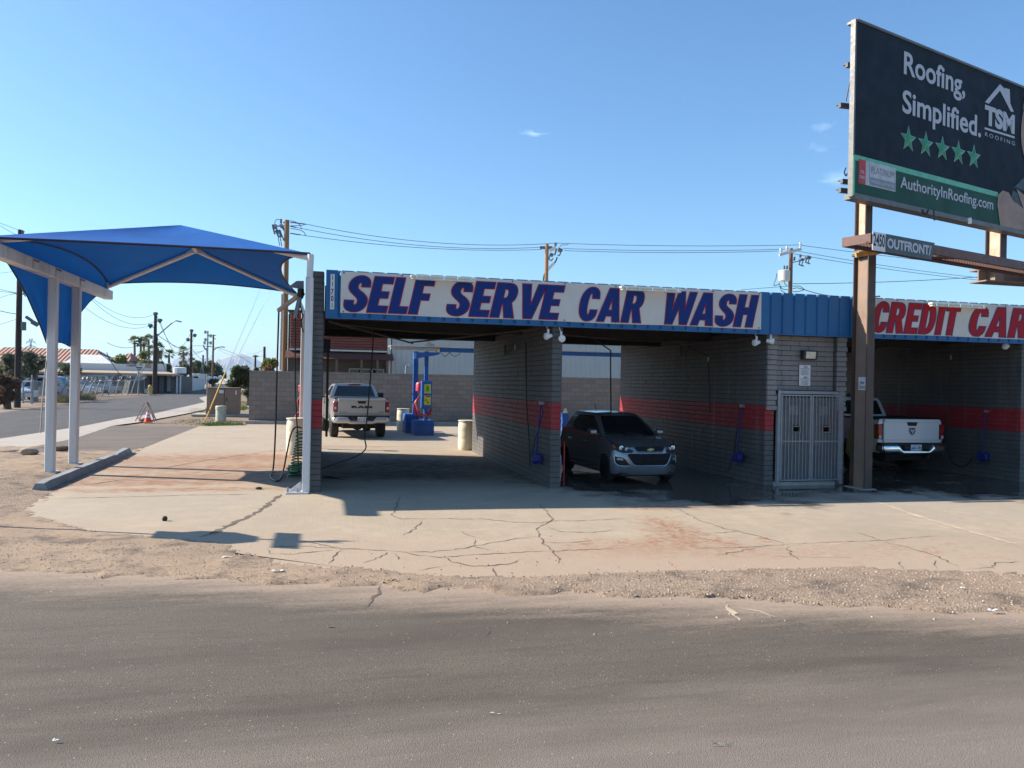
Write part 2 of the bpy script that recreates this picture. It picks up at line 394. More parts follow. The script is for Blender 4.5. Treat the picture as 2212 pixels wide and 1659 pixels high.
def mat_asphalt(name, base, dusty=True, streak=(.25, 1.4), blue=0):
    m, nt, b = mk(name); p = pos(nt); X, Y, Z = sep(nt, p)
    mp = N(nt, 'ShaderNodeMapping'); nt.links.new(p, mp.inputs[0]); mp.inputs['Scale'].default_value = (streak[0], streak[1], 1)
    big = noise(nt, mp.outputs[0], 1.1, 6, .6); mid = noise(nt, p, 2.2, 6, .65); fine = noise(nt, p, 95, 2, .8); agg = noise(nt, p, 190, 2, .6)
    lo = tuple(c*.55 for c in base); hi = tuple(c*1.3 for c in base)
    col = ramp(nt, big, [(.36, lo), (.5, tuple(c*.95 for c in base)), (.66, hi)])
    col = mix(nt, mrange(nt, mid, .35, .7, 0, .45), col, tuple(c*1.25 for c in (base[0]*1.05, base[1], base[2]*.9)))
    st = mrange(nt, noise(nt, mp.outputs[0], 3.4, 7, .7), .50, .66, 0, .55)
    col = mix(nt, st, col, tuple(c*.45 for c in base))
    col = mix(nt, mrange(nt, fine, .40, .60, 0, .85), tuple(c*.50 for c in base), col)
    vo = N(nt, 'ShaderNodeTexVoronoi'); nt.links.new(p, vo.inputs['Vector']); setin(vo, Scale=42, Randomness=1)
    hs = sep(nt, vo.outputs['Color'])
    spk = math_(nt, 'MULTIPLY', mrange(nt, vo.outputs['Distance'], .25, .15, 0, 1), math_(nt, 'GREATER_THAN', hs[0], .94))
    col = mix(nt, math_(nt, 'MULTIPLY', spk, .75), col, (.45, .38, .31))
    drk = math_(nt, 'MULTIPLY', mrange(nt, vo.outputs['Distance'], .3, .2, 0, 1), math_(nt, 'LESS_THAN', hs[1], .12))
    col = mix(nt, math_(nt, 'MULTIPLY', drk, .7), col, (.02, .018, .018))
    if dusty:
        ed = math_(nt, 'ADD', math_(nt, 'MULTIPLY', X, -.33), -6.5)
        d = math_(nt, 'SUBTRACT', ed, Y)                     # metres into the road
        n1 = noise(nt, mp.outputs[0], 2.2, 7, .7); n2 = noise(nt, p, 30, 3, .7)
        dd = math_(nt, 'SUBTRACT', d, math_(nt, 'MULTIPLY', math_(nt, 'SUBTRACT', n1, .5), 1.6))
        dd = math_(nt, 'ADD', dd, math_(nt, 'MULTIPLY', math_(nt, 'SUBTRACT', n2, .5), .8))
        col = mix(nt, mrange(nt, dd, .75, -.15, 0, .92), col, (.36, .27, .20))
        dl = math_(nt, 'SUBTRACT', math_(nt, 'ADD', Y, 9.9), math_(nt, 'MULTIPLY', n1, 1.4))
        col = mix(nt, mrange(nt, dl, 0, -1.3, 0, .42), col, (.33, .27, .23))   # dusty crown of the road
    nt.links.new(col, b.inputs['Base Color']); setin(b, Roughness=.86)
    bump(nt, b, math_(nt, 'ADD', fine, math_(nt, 'MULTIPLY', agg, .6)), .9, .006)
    return m
def mat_dirt():
    m, nt, b = mk('dirt'); p = pos(nt); X, Y, Z = sep(nt, p)
    big = noise(nt, p, .9, 6, .6); mid = noise(nt, p, 4, 6, .7); fine = noise(nt, p, 45, 4, .75)
    col = ramp(nt, big, [(.3, (.25, .185, .125)), (.5, (.36, .262, .175)), (.7, (.45, .325, .215))])
    # gravelly zones: left of the pad and the right-hand shoulder
    g1 = ellm(nt, X, Y, -5.4, .2, 1.7, 2.4, .25, .8, mid, .35)
    g2 = mrange(nt, math_(nt, 'ADD', X, math_(nt, 'MULTIPLY', math_(nt, 'SUBTRACT', big, .5), 5)), .4, 2.4, 0, .55)
    g = math_(nt, 'MAXIMUM', g1, g2)
    vo = N(nt, 'ShaderNodeTexVoronoi'); nt.links.new(p, vo.inputs['Vector']); setin(vo, Scale=46, Randomness=1)
    rock = ramp(nt, sep(nt, vo.outputs['Color'])[0], [(0, (.13, .10, .07)), (.25, (.36, .27, .195)), (.8, (.47, .36, .27)), (1, (.62, .52, .42))])
    rock = mix(nt, mrange(nt, vo.outputs['Distance'], .3, .65, 0, .7), rock, (.12, .09, .07))
    col = mix(nt, g, col, rock)
    col = mix(nt, mrange(nt, fine, .34, .62, .0, 1), tuple(c*.7 for c in DIRT), col)
    dk = mrange(nt, noise(nt, p, 1.7, 9, .75), .5, .62, 0, .75)
    col = mix(nt, dk, col, (.085, .065, .052))
    nt.links.new(col, b.inputs['Base Color']); setin(b, Roughness=.95)
    h = math_(nt, 'ADD', fine, math_(nt, 'MULTIPLY', mid, 1.5)); h = math_(nt, 'SUBTRACT', h, math_(nt, 'MULTIPLY', math_(nt, 'MULTIPLY', g, vo.outputs['Distance']), 1.4))
    bump(nt, b, h, .6, .02); return m
def mat_concrete():
    m, nt, b = mk('concrete'); p = pos(nt); X, Y, Z = sep(nt, p)
    big = noise(nt, p, .55, 7, .6); mid = noise(nt, p, 3.5, 7, .65); fine = noise(nt, p, 60, 4, .7)
    col = ramp(nt, big, [(.3, tuple(c*.80 for c in CONC)), (.55, CONC), (.72, (.47, .39, .29))])
    col = mix(nt, mrange(nt, mid, .4, .65, 0, .5), col, (.31, .25, .185))
    # broom marks running across the apron
    mp = N(nt, 'ShaderNodeMapping'); nt.links.new(p, mp.inputs[0]); mp.inputs['Scale'].default_value = (22, .7, 1); mp.inputs['Rotation'].default_value = (0, 0, -.08)
    br = noise(nt, mp.outputs[0], 1, 5, .6)
    col = mix(nt, mrange(nt, br, .45, .7, 0, .22), col, (.33, .29, .25))
    # grey dirty zones
    for (cx, cy, rx, ry, ro, k, c) in [(-2.4, -1.0, 2.2, 1.2, .2, .35, (.38, .34, .29)), (3.3, -1.3, 4.5, 2.4, 0, .25, (.42, .37, .29)), (9.5, -2.2, 4.5, 1.9, -.5, .35, (.36, .33, .29)), (1.5, 13, 9, 6, 0, .3, (.40, .33, .25))]:
        col = mix(nt, math_(nt, 'MULTIPLY', ellm(nt, X, Y, cx, cy, rx, ry, ro, .9, big, .5), k), col, c)
    mps = N(nt, 'ShaderNodeMapping'); nt.links.new(p, mps.inputs[0]); mps.inputs['Scale'].default_value = (1.3, 5.5, 1); stk = noise(nt, mps.outputs[0], 2.2, 9, .72); stm = mrange(nt, stk, .44, .56, .12, 1); gr9 = mrange(nt, noise(nt, p, 9, 9, .8), .44, .56, .08, 1)
    # red-brown dried mud
    for (u, v, rx, ry, ro, k) in [(455, 990, 2.6, .75, .1, .40), (400, 1033, 2.9, .75, .06, .45), (360, 1058, 2.2, .25, 0, .45), (600, 985, 1.9, .5, .15, .42), (420, 1000, 4.3, 2.3, .1, .30), (520, 1010, 2.4, .5, .05, .45), (330, 1045, 1.6, .3, .0, .45),
                              (1452, 1145, .32, .95, -.22, .8), (1410, 1180, 1.1, .5, .1, .75), (1445, 1195, .9, .35, 0, .6), (1500, 1210, 3.4, .7, 0, .28), (1330, 1190, .7, .3, .1, .4), (1440, 1095, .8, .25, 0, .35), (900, 985, 2.2, .5, 0, .35), (760, 965, 1.6, .3, 0, .3)]:
        g = G(u, v); col = mix(nt, math_(nt, 'MULTIPLY', math_(nt, 'MULTIPLY', ellm(nt, X, Y, g.x, g.y, rx, ry, ro, .9, mid, 1.0), gr9 if u > 1290 else stm), min(1, k*2.3)), col, (.28, .12, .055))
    # dark muck and puddle stains in the bays
    muck = noise(nt, mps.outputs[0], 1.9, 10, .78)
    for (u, v, rx, ry, k) in [(905, 1003, 1.1, 1.1, .8), (850, 1025, 1.2, .7, .6), (990, 1030, .6, .5, .3)]:
        g = G(u, v); col = mix(nt, math_(nt, 'MULTIPLY', math_(nt, 'MULTIPLY', ellm(nt, X, Y, g.x, g.y, rx*1.25, ry*1.25, 0, .9, mid, .6), mrange(nt, muck, .40, .53, .15, 1)), min(1, k*1.5)), col, (.022, .017, .013))
    # dusty / dirt covered lower edge
    ed = math_(nt, 'ADD', Y, math_(nt, 'ADD', math_(nt, 'MULTIPLY', X, .31), 4.9))
    e2 = math_(nt, 'SUBTRACT', ed, math_(nt, 'MULTIPLY', mid, 1.3))
    col = mix(nt, mrange(nt, e2, .95, -.45, 0, .88), col, (.40, .30, .215))
    dk = mrange(nt, noise(nt, p, 16, 6, .75), .58, .68, 0, .4); col = mix(nt, dk, col, (.20, .15, .11)); col = mix(nt, mrange(nt, noise(nt, p, 140, 2, .7), .45, .62, 0, .28), col, (.14, .11, .085)); col = mix(nt, mrange(nt, noise(nt, p, 1.7, 8, .7, 1.2), .52, .66, 0, .3), col, (.30, .23, .165))
    # wet floor: bays two and three, runs out in front
    wn_ = noise(nt, p, 1.3, 6, .6)
    w1 = ellm(nt, X, Y, 6.9, 2.4, 2.9, 4.7, 0, .25, wn_, .25); w2 = ellm(nt, X, Y, 8.4, -1.35, 1.3, .75, -.1, .8, wn_, .7); w3 = ellm(nt, X, Y, 13.2, .9, 3.1, 2.9, 0, .3, wn_, .35)
    mp2 = N(nt, 'ShaderNodeMapping'); nt.links.new(p, mp2.inputs[0]); mp2.inputs['Rotation'].default_value = (0, 0, .42); mp2.inputs['Scale'].default_value = (.5, 6, 1)
    run = noise(nt, mp2.outputs[0], 1.5, 4, .55)
    w4 = math_(nt, 'MULTIPLY', ellm(nt, X, Y, 13.2, -2.1, 2.0, .8, -.45, .7, wn_, .5), mrange(nt, run, .5, .56, 0, 1))
    w4b = ellm(nt, X, Y, 9.5, .0, 3.6, 1.25, 0, .4, wn_, .4)
    ww = math_(nt, 'MAXIMUM', math_(nt, 'MAXIMUM', w1, w3), math_(nt, 'MAXIMUM', w4, w4b))
    wet = math_(nt, 'MULTIPLY', ww, mrange(nt, noise(nt, p, .8, 5, .6), .3, .5, .7, 1))
    col = mix(nt, math_(nt, 'MULTIPLY', wet, .9), col, (.045, .038, .033))
    col = mix(nt, math_(nt, 'MULTIPLY', w2, .55), col, (.16, .12, .09))
    nt.links.new(col, b.inputs['Base Color'])
    rg = mrange(nt, wet, .45, .95, .82, .06); nt.links.new(rg, b.inputs['Roughness'])
    bn = N(nt, 'ShaderNodeBump'); setin(bn, Distance=.008); nt.links.new(mrange(nt, wet, .3, .8, .6, .03), bn.inputs['Strength'])
    nt.links.new(math_(nt, 'ADD', fine, math_(nt, 'MULTIPLY', br, .5)), bn.inputs['Height']); nt.links.new(bn.outputs[0], b.inputs['Normal'])
    return m
def ragged(pts, step=.18, amp=.05, close=True):
    out = []
    for i, a in enumerate(pts if close else pts[:-1]):
        b = pts[(i+1) % len(pts)]; d = math.hypot(b[0]-a[0], b[1]-a[1]); n = max(1, min(60, int(d/step)))
        for k in range(n):
            t = k/n; x = a[0]+(b[0]-a[0])*t; y = a[1]+(b[1]-a[1])*t
            if d < 12: x += random.uniform(-amp, amp); y += random.uniform(-amp, amp)
            out.append((x, y))
    return out
def flat(pts, z): mb = MB(); mb.poly([(x, y, z) for x, y in pts]); return mb
def gx(*uv): return [(G(u, v).x, G(u, v).y) for u, v in uv]
c7 = crop(0, 1500, 1100, 2212)
left_edge = [c7(*q) for q in [(985, 400), (660, 560), (340, 720), (290, 765), (225, 800), (165, 830), (205, 850), (190, 880), (340, 905), (430, 945), (560, 970), (700, 1010), (900, 1020), (1200, 1045), (1640, 1085), (1740, 1150), (1810, 1205)]]
low_edge = [(480, 1192), (560, 1210), (600, 1222), (700, 1232), (760, 1228), (870, 1243), (960, 1250), (1040, 1249), (1120, 1250), (1200, 1246), (1330, 1240), (1480, 1238), (1640, 1232), (1760, 1230), (1850, 1226), (1900, 1230), (1960, 1233), (2080, 1236), (2212, 1240)]
conc = ragged(gx(*left_edge)+gx(*low_edge), .12, .035, False)
conc += [(16, -9.9), (24, -12.4), (24, 23), (-3.1, 23), (-3.1, 20.6)] + gx((430, 921))
mconc = mat_concrete()
pave = struct('pavement', flat(conc, 0), mconc)
# far ground sheet
mg, nt, b_ = mk('desert_ground'); p_ = pos(nt)
cc = ramp(nt, noise(nt, p_, .25, 7, .6), [(.3, (.20, .15, .11)), (.7, (.36, .27, .20))]); cc = mix(nt, mrange(nt, noise(nt, p_, 30, 3, .7), .35, .65, 0, .7), tuple(c*.5 for c in DIRT), cc)
nt.links.new(cc, b_.inputs['Base Color']); setin(b_, Roughness=.95); bump(nt, b_, noise(nt, p_, 25, 4, .7), .6, .03)
L = 14000
struct('ground', flat([(-L, -400), (L, -400), (L, L), (-L, L)], -.07), mg)
mroad = mat_asphalt('road_asphalt', (.145, .116, .088))
xs = [x*.5 for x in range(-120, 161)]
road_ = struct('road', flat([(-200, -60), (200, -60), (200, road_edge(30)+.4)]+[(x, road_edge(x)+.45) for x in (30, 20, 10, 0, -9)]+[(-200, road_edge(-9)+.45)], -.012), mroad)
msd = mat_asphalt('side_street_asphalt', (.088, .085, .084), dusty=False, streak=(1.2, .25))
redge = gx((0, 946), (95, 932), (175, 920), (250, 905), (330, 893), (443, 868)); redge.sort(key=lambda q: q[1])
ledge = gx((0, 890), (170, 868), (330, 853)); ledge.sort(key=lambda q: q[1])
struct('side_street', flat([(-9.6, -3.3), redge[0]]+redge+[(-12.2, 70), (-15.2, 130), (-22, 500), (-30, 500), (-20.8, 130)]+ledge[::-1]+[(-16, 12), (-16, -3.3)], -.035), msd)
# light concrete gutter and walk along the side street
ged = gx((0, 977), (160, 946), (245, 918), (300, 911), (400, 893), (443, 884)); ged.sort(key=lambda q: q[1])
mgut = mat('gutter_concrete', (.36, .315, .265), .85, var=.14, scale=2.5, bmp=.2)
struct('sidewalk', flat([(-9.55, -3), (-8.3, -3), (-8.25, 8)]+ged+[(-11.0, 70), (-13.6, 130), (-20, 500), (-21.9, 500), (-15.1, 130), (-12.1, 70)]+redge[::-1], -.02), mgut)
mlot = mat_asphalt('lot_asphalt', (.20, .16, .13), dusty=False, streak=(.5, .9))
struct('pavement', flat(ragged([(-8.3, 8.0)]+gx((0, 978), (160, 947), (245, 919), (330, 919), (432, 921), (360, 948), (284, 975), (160, 974), (60, 980)), .3, .03), -.008), mlot)
# dirt shoulder with real relief
from mathutils import noise as mnoise
def inside(poly, x, y):
    c = False; j = len(poly)-1
    for i in range(len(poly)):
        xi, yi = poly[i]; xj, yj = poly[j]
        if (yi > y) != (yj > y) and x < (xj-xi)*(y-yi)/(yj-yi)+xi: c = not c
        j = i
    return c
conc_c = gx(*left_edge)+gx(*low_edge)+[(16, -9.9), (40, -17), (40, 23), (-3.1, 23)]+gx((430, 921))
lot_c = [(-9, 8.4)]+gx((0, 979), (432, 921), (360, 948), (284, 975), (160, 976), (60, 984))
def dirt_h(x, y):
    n = mnoise.noise((x*1.1, y*1.1, 3)); f = mnoise.noise((x*6, y*6, 1)); g = mnoise.noise((x*2.6, y*2.6, 8))
    if inside(conc_c, x-.10+f*.06, y-.08+n*.06): return -.05
    if y < road_edge(x)+g*.22+.1: return -.05
    if x < -4.2 and y > 3 and inside(lot_c, x, y+g*.1): return -.05
    h = .002+.008*n+.006*f
    if x < -4.6: h += .10*min(1, max(0, (-4.8-x)/.8))*max(0, 1-abs(y-4.0)/5.5)+.02*g+.012*f
    if y < -5-.31*x and x > -1: h += .006+.014*max(0, g)
    return h
mb = MB(); nx, ny = 400, 200; x0, x1, y0, y1 = -14, 26, -14.5, 9.8
row = []
st = .085; nx = int((14-x0)/st); ny = int((9.8+11.4)/st); vs = []; fs = []; hs = {}
for j in range(ny+1):
    for i in range(nx+1):
        x = x0+i*st; y = -11.4+j*st; vs.append((x, y, dirt_h(x, y)))
for j in range(ny):
    for i in range(nx):
        a = j*(nx+1)+i; q = (a, a+1, a+nx+2, a+nx+1)
        if max(vs[k][2] for k in q) > -.04: fs.append(q)
mb.add(vs, fs); mdirt = mat_dirt()
struct('ground', mb, mdirt, smooth=60, fix=False)
# loose gravel lying on the shoulder: uncountable
def pebble(mb, x, y, z, r):
    a = random.random()*6.28; n = 5; top = []; base = []
    for k in range(n):
        t = a+k*6.283/n; q = r*random.uniform(.7, 1.2)
        base.append((x+math.cos(t)*q, y+math.sin(t)*q, z-.3*r)); top.append((x+math.cos(t)*q*.6, y+math.sin(t)*q*.6, z+r*random.uniform(.5, .9)))
    mb.add(base+top, [tuple(range(n, 2*n))]+[(k, (k+1) % n, n+(k+1) % n, n+k) for k in range(n)])
gv = [MB(), MB(), MB()]
cnt = 0
while cnt < 8000:
    x = random.uniform(-7.5, 11); y = random.uniform(-8.9, 4)
    if random.random() < .75: y = road_edge(x)+random.uniform(-.5, 1.7)
    h = dirt_h(x, y)
    if h < -.04:
        if random.random() > .10 or y > -3.6 or y < road_edge(x)-1.2: continue
        h = 0.0 if y > road_edge(x)+.3 else -.012
    r = random.choice((.004, .005, .006, .008, .012)) if x > 0 else random.choice((.004, .006, .008)); pebble(gv[cnt % 3], x, y, h, r); cnt += 1
for k, c in enumerate([(.36, .27, .20), (.45, .35, .27), (.20, .155, .12)]):
    tag(gv[k].build('gravel', mat('pebble%d' % k, c, .9), fix=False, uv=False), ['mid brown loose gravel scattered along the road shoulder', 'pale loose gravel scattered along the road shoulder', 'dark loose gravel scattered along the road shoulder'][k], 'gravel', kind='stuff')
# cracks and joints traced from the photo, as thin dark ribbons
def ribbon(mb, uvs, wd, z=.004, jit=.02, world=False):
    pts = [Vector((p[0], p[1], 0)) if world else G(*p) for p in uvs]; out = []
    for a, b in zip(pts, pts[1:]):
        n = max(2, int((b-a).length/.07))
        for k in range(n): 
            t = k/n; q = a.lerp(b, t); out.append(Vector((q.x+random.uniform(-jit, jit), q.y+random.uniform(-jit, jit), z)))
    out.append(Vector((pts[-1].x, pts[-1].y, z))); vs = []; fs = []
    for i, p in enumerate(out):
        d = out[min(i+1, len(out)-1)]-out[max(0, i-1)]; s = Vector((-d.y, d.x, 0)).normalized()*wd*.5*random.uniform(.3, 1.5)*(min(1, .2+min(i, len(out)-1-i)/4))
        vs += [p+s, p-s]
    for i in range(len(out)-1): fs.append((2*i, 2*i+1, 2*i+3, 2*i+2))
    mb.add([tuple(v) for v in vs], fs)
mb = MB()
cA = crop(1000, 1680, 1600, 2212); cB = crop(2400, 1750, 1440, 2212)
for q, wd in [([(75, 240), (40, 275), (0, 300)], .09)]: pass
ribbon(mb, [c7(2120, 712), c7(2080, 745), c7(2010, 800), c7(1920, 860), c7(1820, 905), c7(1700, 955), c7(1600, 1005), c7(1500, 1035)], .07, jit=.03)
for q in [[(690, 250), (675, 300), (650, 350), (700, 368), (900, 368), (1130, 368), (1280, 385), (1420, 388), (1480, 378), (1640, 378), (1870, 366)],
          [(1415, 292), (1450, 325), (1488, 372), (1440, 395), (1400, 420), (1415, 455), (1425, 490), (1475, 525), (1500, 560), (1515, 600)],
          [(160, 480), (260, 497), (390, 522), (600, 530), (700, 540), (850, 540), (960, 530), (1060, 512), (1170, 490), (1290, 470), (1400, 460)],
          [(700, 540), (800, 560), (930, 568), (1080, 553), (1250, 545), (1400, 537), (1600, 530), (1800, 520)],
          [(640, 538), (560, 580), (500, 598)], [(920, 560), (970, 592), (1060, 612), (1180, 610), (1270, 598), (1330, 575)],
          [(770, 640), (850, 625), (960, 610)], [(1180, 615), (1190, 650), (1180, 680)], [(0, 512), (200, 510), (390, 525)],
          [(390, 525), (345, 575), (320, 600)], [(650, 545), (690, 575), (740, 580)], [(800, 378), (770, 420), (700, 455)],
          [(1010, 430), (1050, 455), (1150, 480)], [(1085, 475), (1080, 510), (1150, 530)], [(0, 525), (20, 550), (140, 550), (350, 530)],
          [(1450, 410), (1520, 435), (1680, 440), (1830, 420)], [(1430, 492), (1600, 490), (1700, 480)]]:
    ribbon(mb, [cA(*t) for t in q], .015, jit=.025)
for q in [[(120, 205), (250, 260), (340, 310), (500, 360), (680, 400), (830, 445)], [(300, 468), (460, 470), (650, 462), (830, 450), (1000, 440), (1200, 432), (1400, 425), (1520, 412), (1700, 402)],
          [(430, 512), (560, 490), (700, 462)], [(850, 460), (865, 500), (920, 540)], [(1230, 372), (1400, 430), (1560, 470), (1700, 510), (1830, 575)],
          [(300, 385), (480, 382), (570, 370)], [(1890, 590), (2030, 580), (2060, 555), (2212, 548)], [(1495, 545), (1510, 590)], [(1700, 540), (1715, 590)], [(1950, 560), (2050, 590)]]:
    ribbon(mb, [cB(*t) for t in q], .013, jit=.025)
# construction joints
for q, wd in [([c7(430, 744), c7(900, 733), c7(1400, 718), c7(1900, 712)], .022), ([c7(1200, 520), c7(1560, 455), c7(1850, 412), c7(2212, 370)], .03), ([c7(560, 648), c7(700, 635), c7(900, 605), c7(1100, 588)], .03),
              ([c7(2212, 286), c7(1950, 305)], .02)]: ribbon(mb, q, wd, jit=.008)
ribbon(mb, [(.1, 2.9), (4.18, 2.75)], .03, jit=.01, world=True)
ribbon(mb, [(-.6, 8.2), (24, 8.2)], .02, jit=.01, world=True)
ribbon(mb, [(-3, 14.8), (24, 14.9)], .02, jit=.01, world=True)
ribbon(mb, [(9.2, 8.2), (9.2, 22)], .02, jit=.01, world=True)
mb.build('crack', mat('crack_dark', (.12, .092, .07), .95), pave, fix=False)
mb = MB(); ribbon(mb, [cA(585, 712), cA(575, 750), cA(530, 800), cA(500, 830)], .03, z=-.008, jit=.02)
ribbon(mb, [(1060, 1295+60), (1050, 1370)], .02, z=-.008)
mb.build('crack', MATS['crack_dark'], road_, fix=False)
mb = MB()
ribbon(mb, [cB(1250, 180), cB(1400, 215), cB(1600, 285), cB(1800, 345), cB(2000, 400), cB(2212, 460)], .08, z=.004, jit=.012)
ribbon(mb, [cB(740, 208), cB(860, 245), cB(990, 280)], .03, z=.004, jit=.01); ribbon(mb, [cB(1700, 245), cB(1850, 290), cB(2030, 345)], .03, z=.004, jit=.01)
ribbon(mb, [cB(500, 790), cB(545, 850), cB(575, 880)], .05, z=-.008, jit=.02); ribbon(mb, [cB(530, 805), cB(700, 830), cB(790, 860)], .03, z=-.008, jit=.02)
mb.build('joint_filler', mat('joint_fill', (.47, .38, .27), .9, bmp=.5), pave, fix=False)
# litter and rocks, each its own thing
def rock(name, uv, r, col, label, cat, group=None, sc=(1, 1, .7), z=0):
    bm = bmesh.new(); bmesh.ops.create_icosphere(bm, subdivisions=2, radius=r); g = G(*uv)
    for v in bm.verts:
        k = 1+.35*mnoise.noise(v.co*(2.2/r)+Vector((uv[0], uv[1], 0))); v.co = Vector((v.co.x*k*sc[0]+g.x, v.co.y*k*sc[1]+g.y, v.co.z*k*sc[2]+r*sc[2]*.8+z))
    mb = MB(); mb.add([tuple(v.co) for v in bm.verts], [tuple(x.index for x in f.verts) for f in bm.faces]); bm.free()
    return tag(mb.build(name, mat('rock_%s' % name+str(int(uv[0])), col, .85, var=.35, scale=20, bmp=.8), smooth=60), label, cat, group)
rock('stone', (356, 1125), .036, (.035, .03, .028), 'black stone standing alone on the open concrete left of the long crack', 'stone', sc=(1, .9, 1))
rock('stone', (559, 1057), .038, (.05, .045, .038), 'dark oblong lump on concrete near the foot of the white canopy post', 'stone', sc=(1.6, .9, .7))
rock('boulder', (62, 986), .16, (.34, .27, .20), 'tan flat boulder lying on the dirt mound left of the white posts', 'boulder', sc=(1.35, .9, .6), z=.04)
rock('clod', (130, 978), .16, (.16, .12, .09), 'brown clump of dried mud between boulder and white posts', 'clod', sc=(2.0, .8, .5), z=.05)
def scrap(uv, w_, h_, a, col, label, cat='litter', z=.012):
    w_ *= (.7 if cat == 'litter' else 1); h_ *= (.7 if cat == 'litter' else 1); g = G(*uv); mb = MB(); n = 5; vs = []
    for i in range(n):
        t = (i/(n-1)-.5)*w_; k = random.uniform(.6, 1.1)
        for sgn in (-1, 1):
            y = sgn*h_*k/2; vs.append((g.x+t*math.cos(a)-y*math.sin(a), g.y+t*math.sin(a)+y*math.cos(a), z+random.uniform(0, .02)))
    mb.add(vs, [(2*i, 2*i+2, 2*i+3, 2*i+1) for i in range(n-1)])
    nm = {'litter': 'paper_scrap', 'palm leaf': 'palm_leaf', 'twig': 'twig'}[cat]
    return tag(mb.build(nm, mat('scrap%.2f%.2f%.2f' % col, col, .7), fix=False), label, cat)
WH = (.55, .53, .49)
scrap(cA(55, 645), .16, .09, .1, WH, 'crumpled white paper scrap on the dirt left of the dark gravel heap')
scrap(crop(0, 2000, 1400, 2212)(1345, 150), .16, .07, -.4, WH, 'torn white paper scrap at the dirt edge below the blade shadow')
scrap(cA(620, 695), .08, .03, 0, (.65, .5, .05), 'small yellow wrapper at the road edge beside a dark pebble')
scrap(cA(655, 697), .09, .03, -.2, (.08, .06, .04), 'dry brown leaf lying beside the yellow wrapper', 'palm leaf')
scrap(cB(1860, 710), .07, .04, 0, WH, 'small white disc on the right gravel shoulder, farthest from the road')
scrap(cB(1720, 768), .08, .03, 0, WH, 'small white scrap on the gravel, left of the other right shoulder scraps')
scrap(cB(2040, 838), .16, .05, -.15, (.7, .69, .66), 'long flat white scrap at the road edge on the far right')
scrap(cB(1970, 790), .06, .03, .3, WH, 'tiny white scrap on gravel just above the long flat white scrap')
scrap((1068, 1539), .07, .006, -.3, (.55, .47, .35), 'thin pale straw lying mid road near the bottom centre', 'twig', z=-.008)
scrap((1556, 1607), .14, .006, -.1, (.55, .47, .35), 'thin pale straw lying on the road at bottom right', 'twig', z=-.008)
scrap((713, 1352), .045, .02, -.2, (.6, .48, .15), 'small yellow leaf alone on the dark road', 'palm leaf', z=-.008)
scrap(cB(970, 520), .95, .012, -.22, (.42, .34, .26), 'long thin curved stick on the concrete near the broken edge', 'twig')
scrap(cB(185, 575), .03, .025, 0, (.5, .03, .05), 'tiny red bottle cap on the dusty concrete edge')
scrap(crop(0, 2000, 1400, 2212)(290, 358), .06, .02, .1, WH, 'small white scrap near the left end of the road')
scrap(crop(0, 2000, 1400, 2212)(335, 1228), .06, .02, -.2, WH, 'pale translucent scrap at the bottom left of the road', z=-.008)
# ============================================================ CAR WASH BUILDING
CRS = .1016
def mat_block(name='painted_block', grey=(.088, .086, .086), stripe=True):
    m, nt, b = mk(name); p = pos(nt); X, Y, Z = sep(nt, p)
    n1 = noise(nt, p, 1.2, 6, .6); n2 = noise(nt, p, 14, 5, .65); n3 = noise(nt, p, 90, 3, .6)
    g = ramp(nt, n1, [(.3, tuple(c*.82 for c in grey)), (.7, tuple(c*1.15 for c in grey))])
    if stripe:
        a = math_(nt, 'GREATER_THAN', Z, 10.8*CRS+.003); c = math_(nt, 'LESS_THAN', Z, 15.8*CRS+.003)
        r = ramp(nt, n1, [(.3, (.26, .008, .015)), (.7, (.36, .014, .022))])
        g = mix(nt, math_(nt, 'MULTIPLY', a, c), g, r)
    g = mix(nt, mrange(nt, n2, .58, .8, 0, .3), g, (.10, .095, .09))
    mz = N(nt, 'ShaderNodeMapping'); nt.links.new(p, mz.inputs[0]); mz.inputs['Scale'].default_value = (3.2, 3.2, .22)
    drip = noise(nt, mz.outputs[0], 1.6, 7, .7)
    g = mix(nt, mrange(nt, drip, .54, .70, 0, .38), g, (.22, .21, .20)); g = mix(nt, mrange(nt, drip, .44, .30, 0, .45), g, (.04, .037, .035))
    chip = noise(nt, p, 38, 5, .8); g = mix(nt, mrange(nt, chip, .66, .69, 0, .6), g, (.17, .155, .14))
    gr = mrange(nt, math_(nt, 'ADD', Z, math_(nt, 'MULTIPLY', n2, .6)), .75, .1, 0, .35)
    g = mix(nt, gr, g, (.24, .20, .17))
    nt.links.new(g, b.inputs['Base Color']); setin(b, Roughness=.62)
    bump(nt, b, math_(nt, 'ADD', n2, math_(nt, 'MULTIPLY', n3, .35)), .55, .008); return m
mblk = mat_block(); mblk2 = mat_block('painted_block_light', (.22, .205, .20), False)
mbl3 = mat_block('painted_block_pier', (.11,.11,.12), True)
mmor = mat('painted_mortar', (.06, .06, .06), .8, bmp=.3)
bld = thing('car_wash_building', 'grey block self serve car wash with red stripe, blue ribbed fascia and open wash bays', 'car wash', (0, 0, 0))
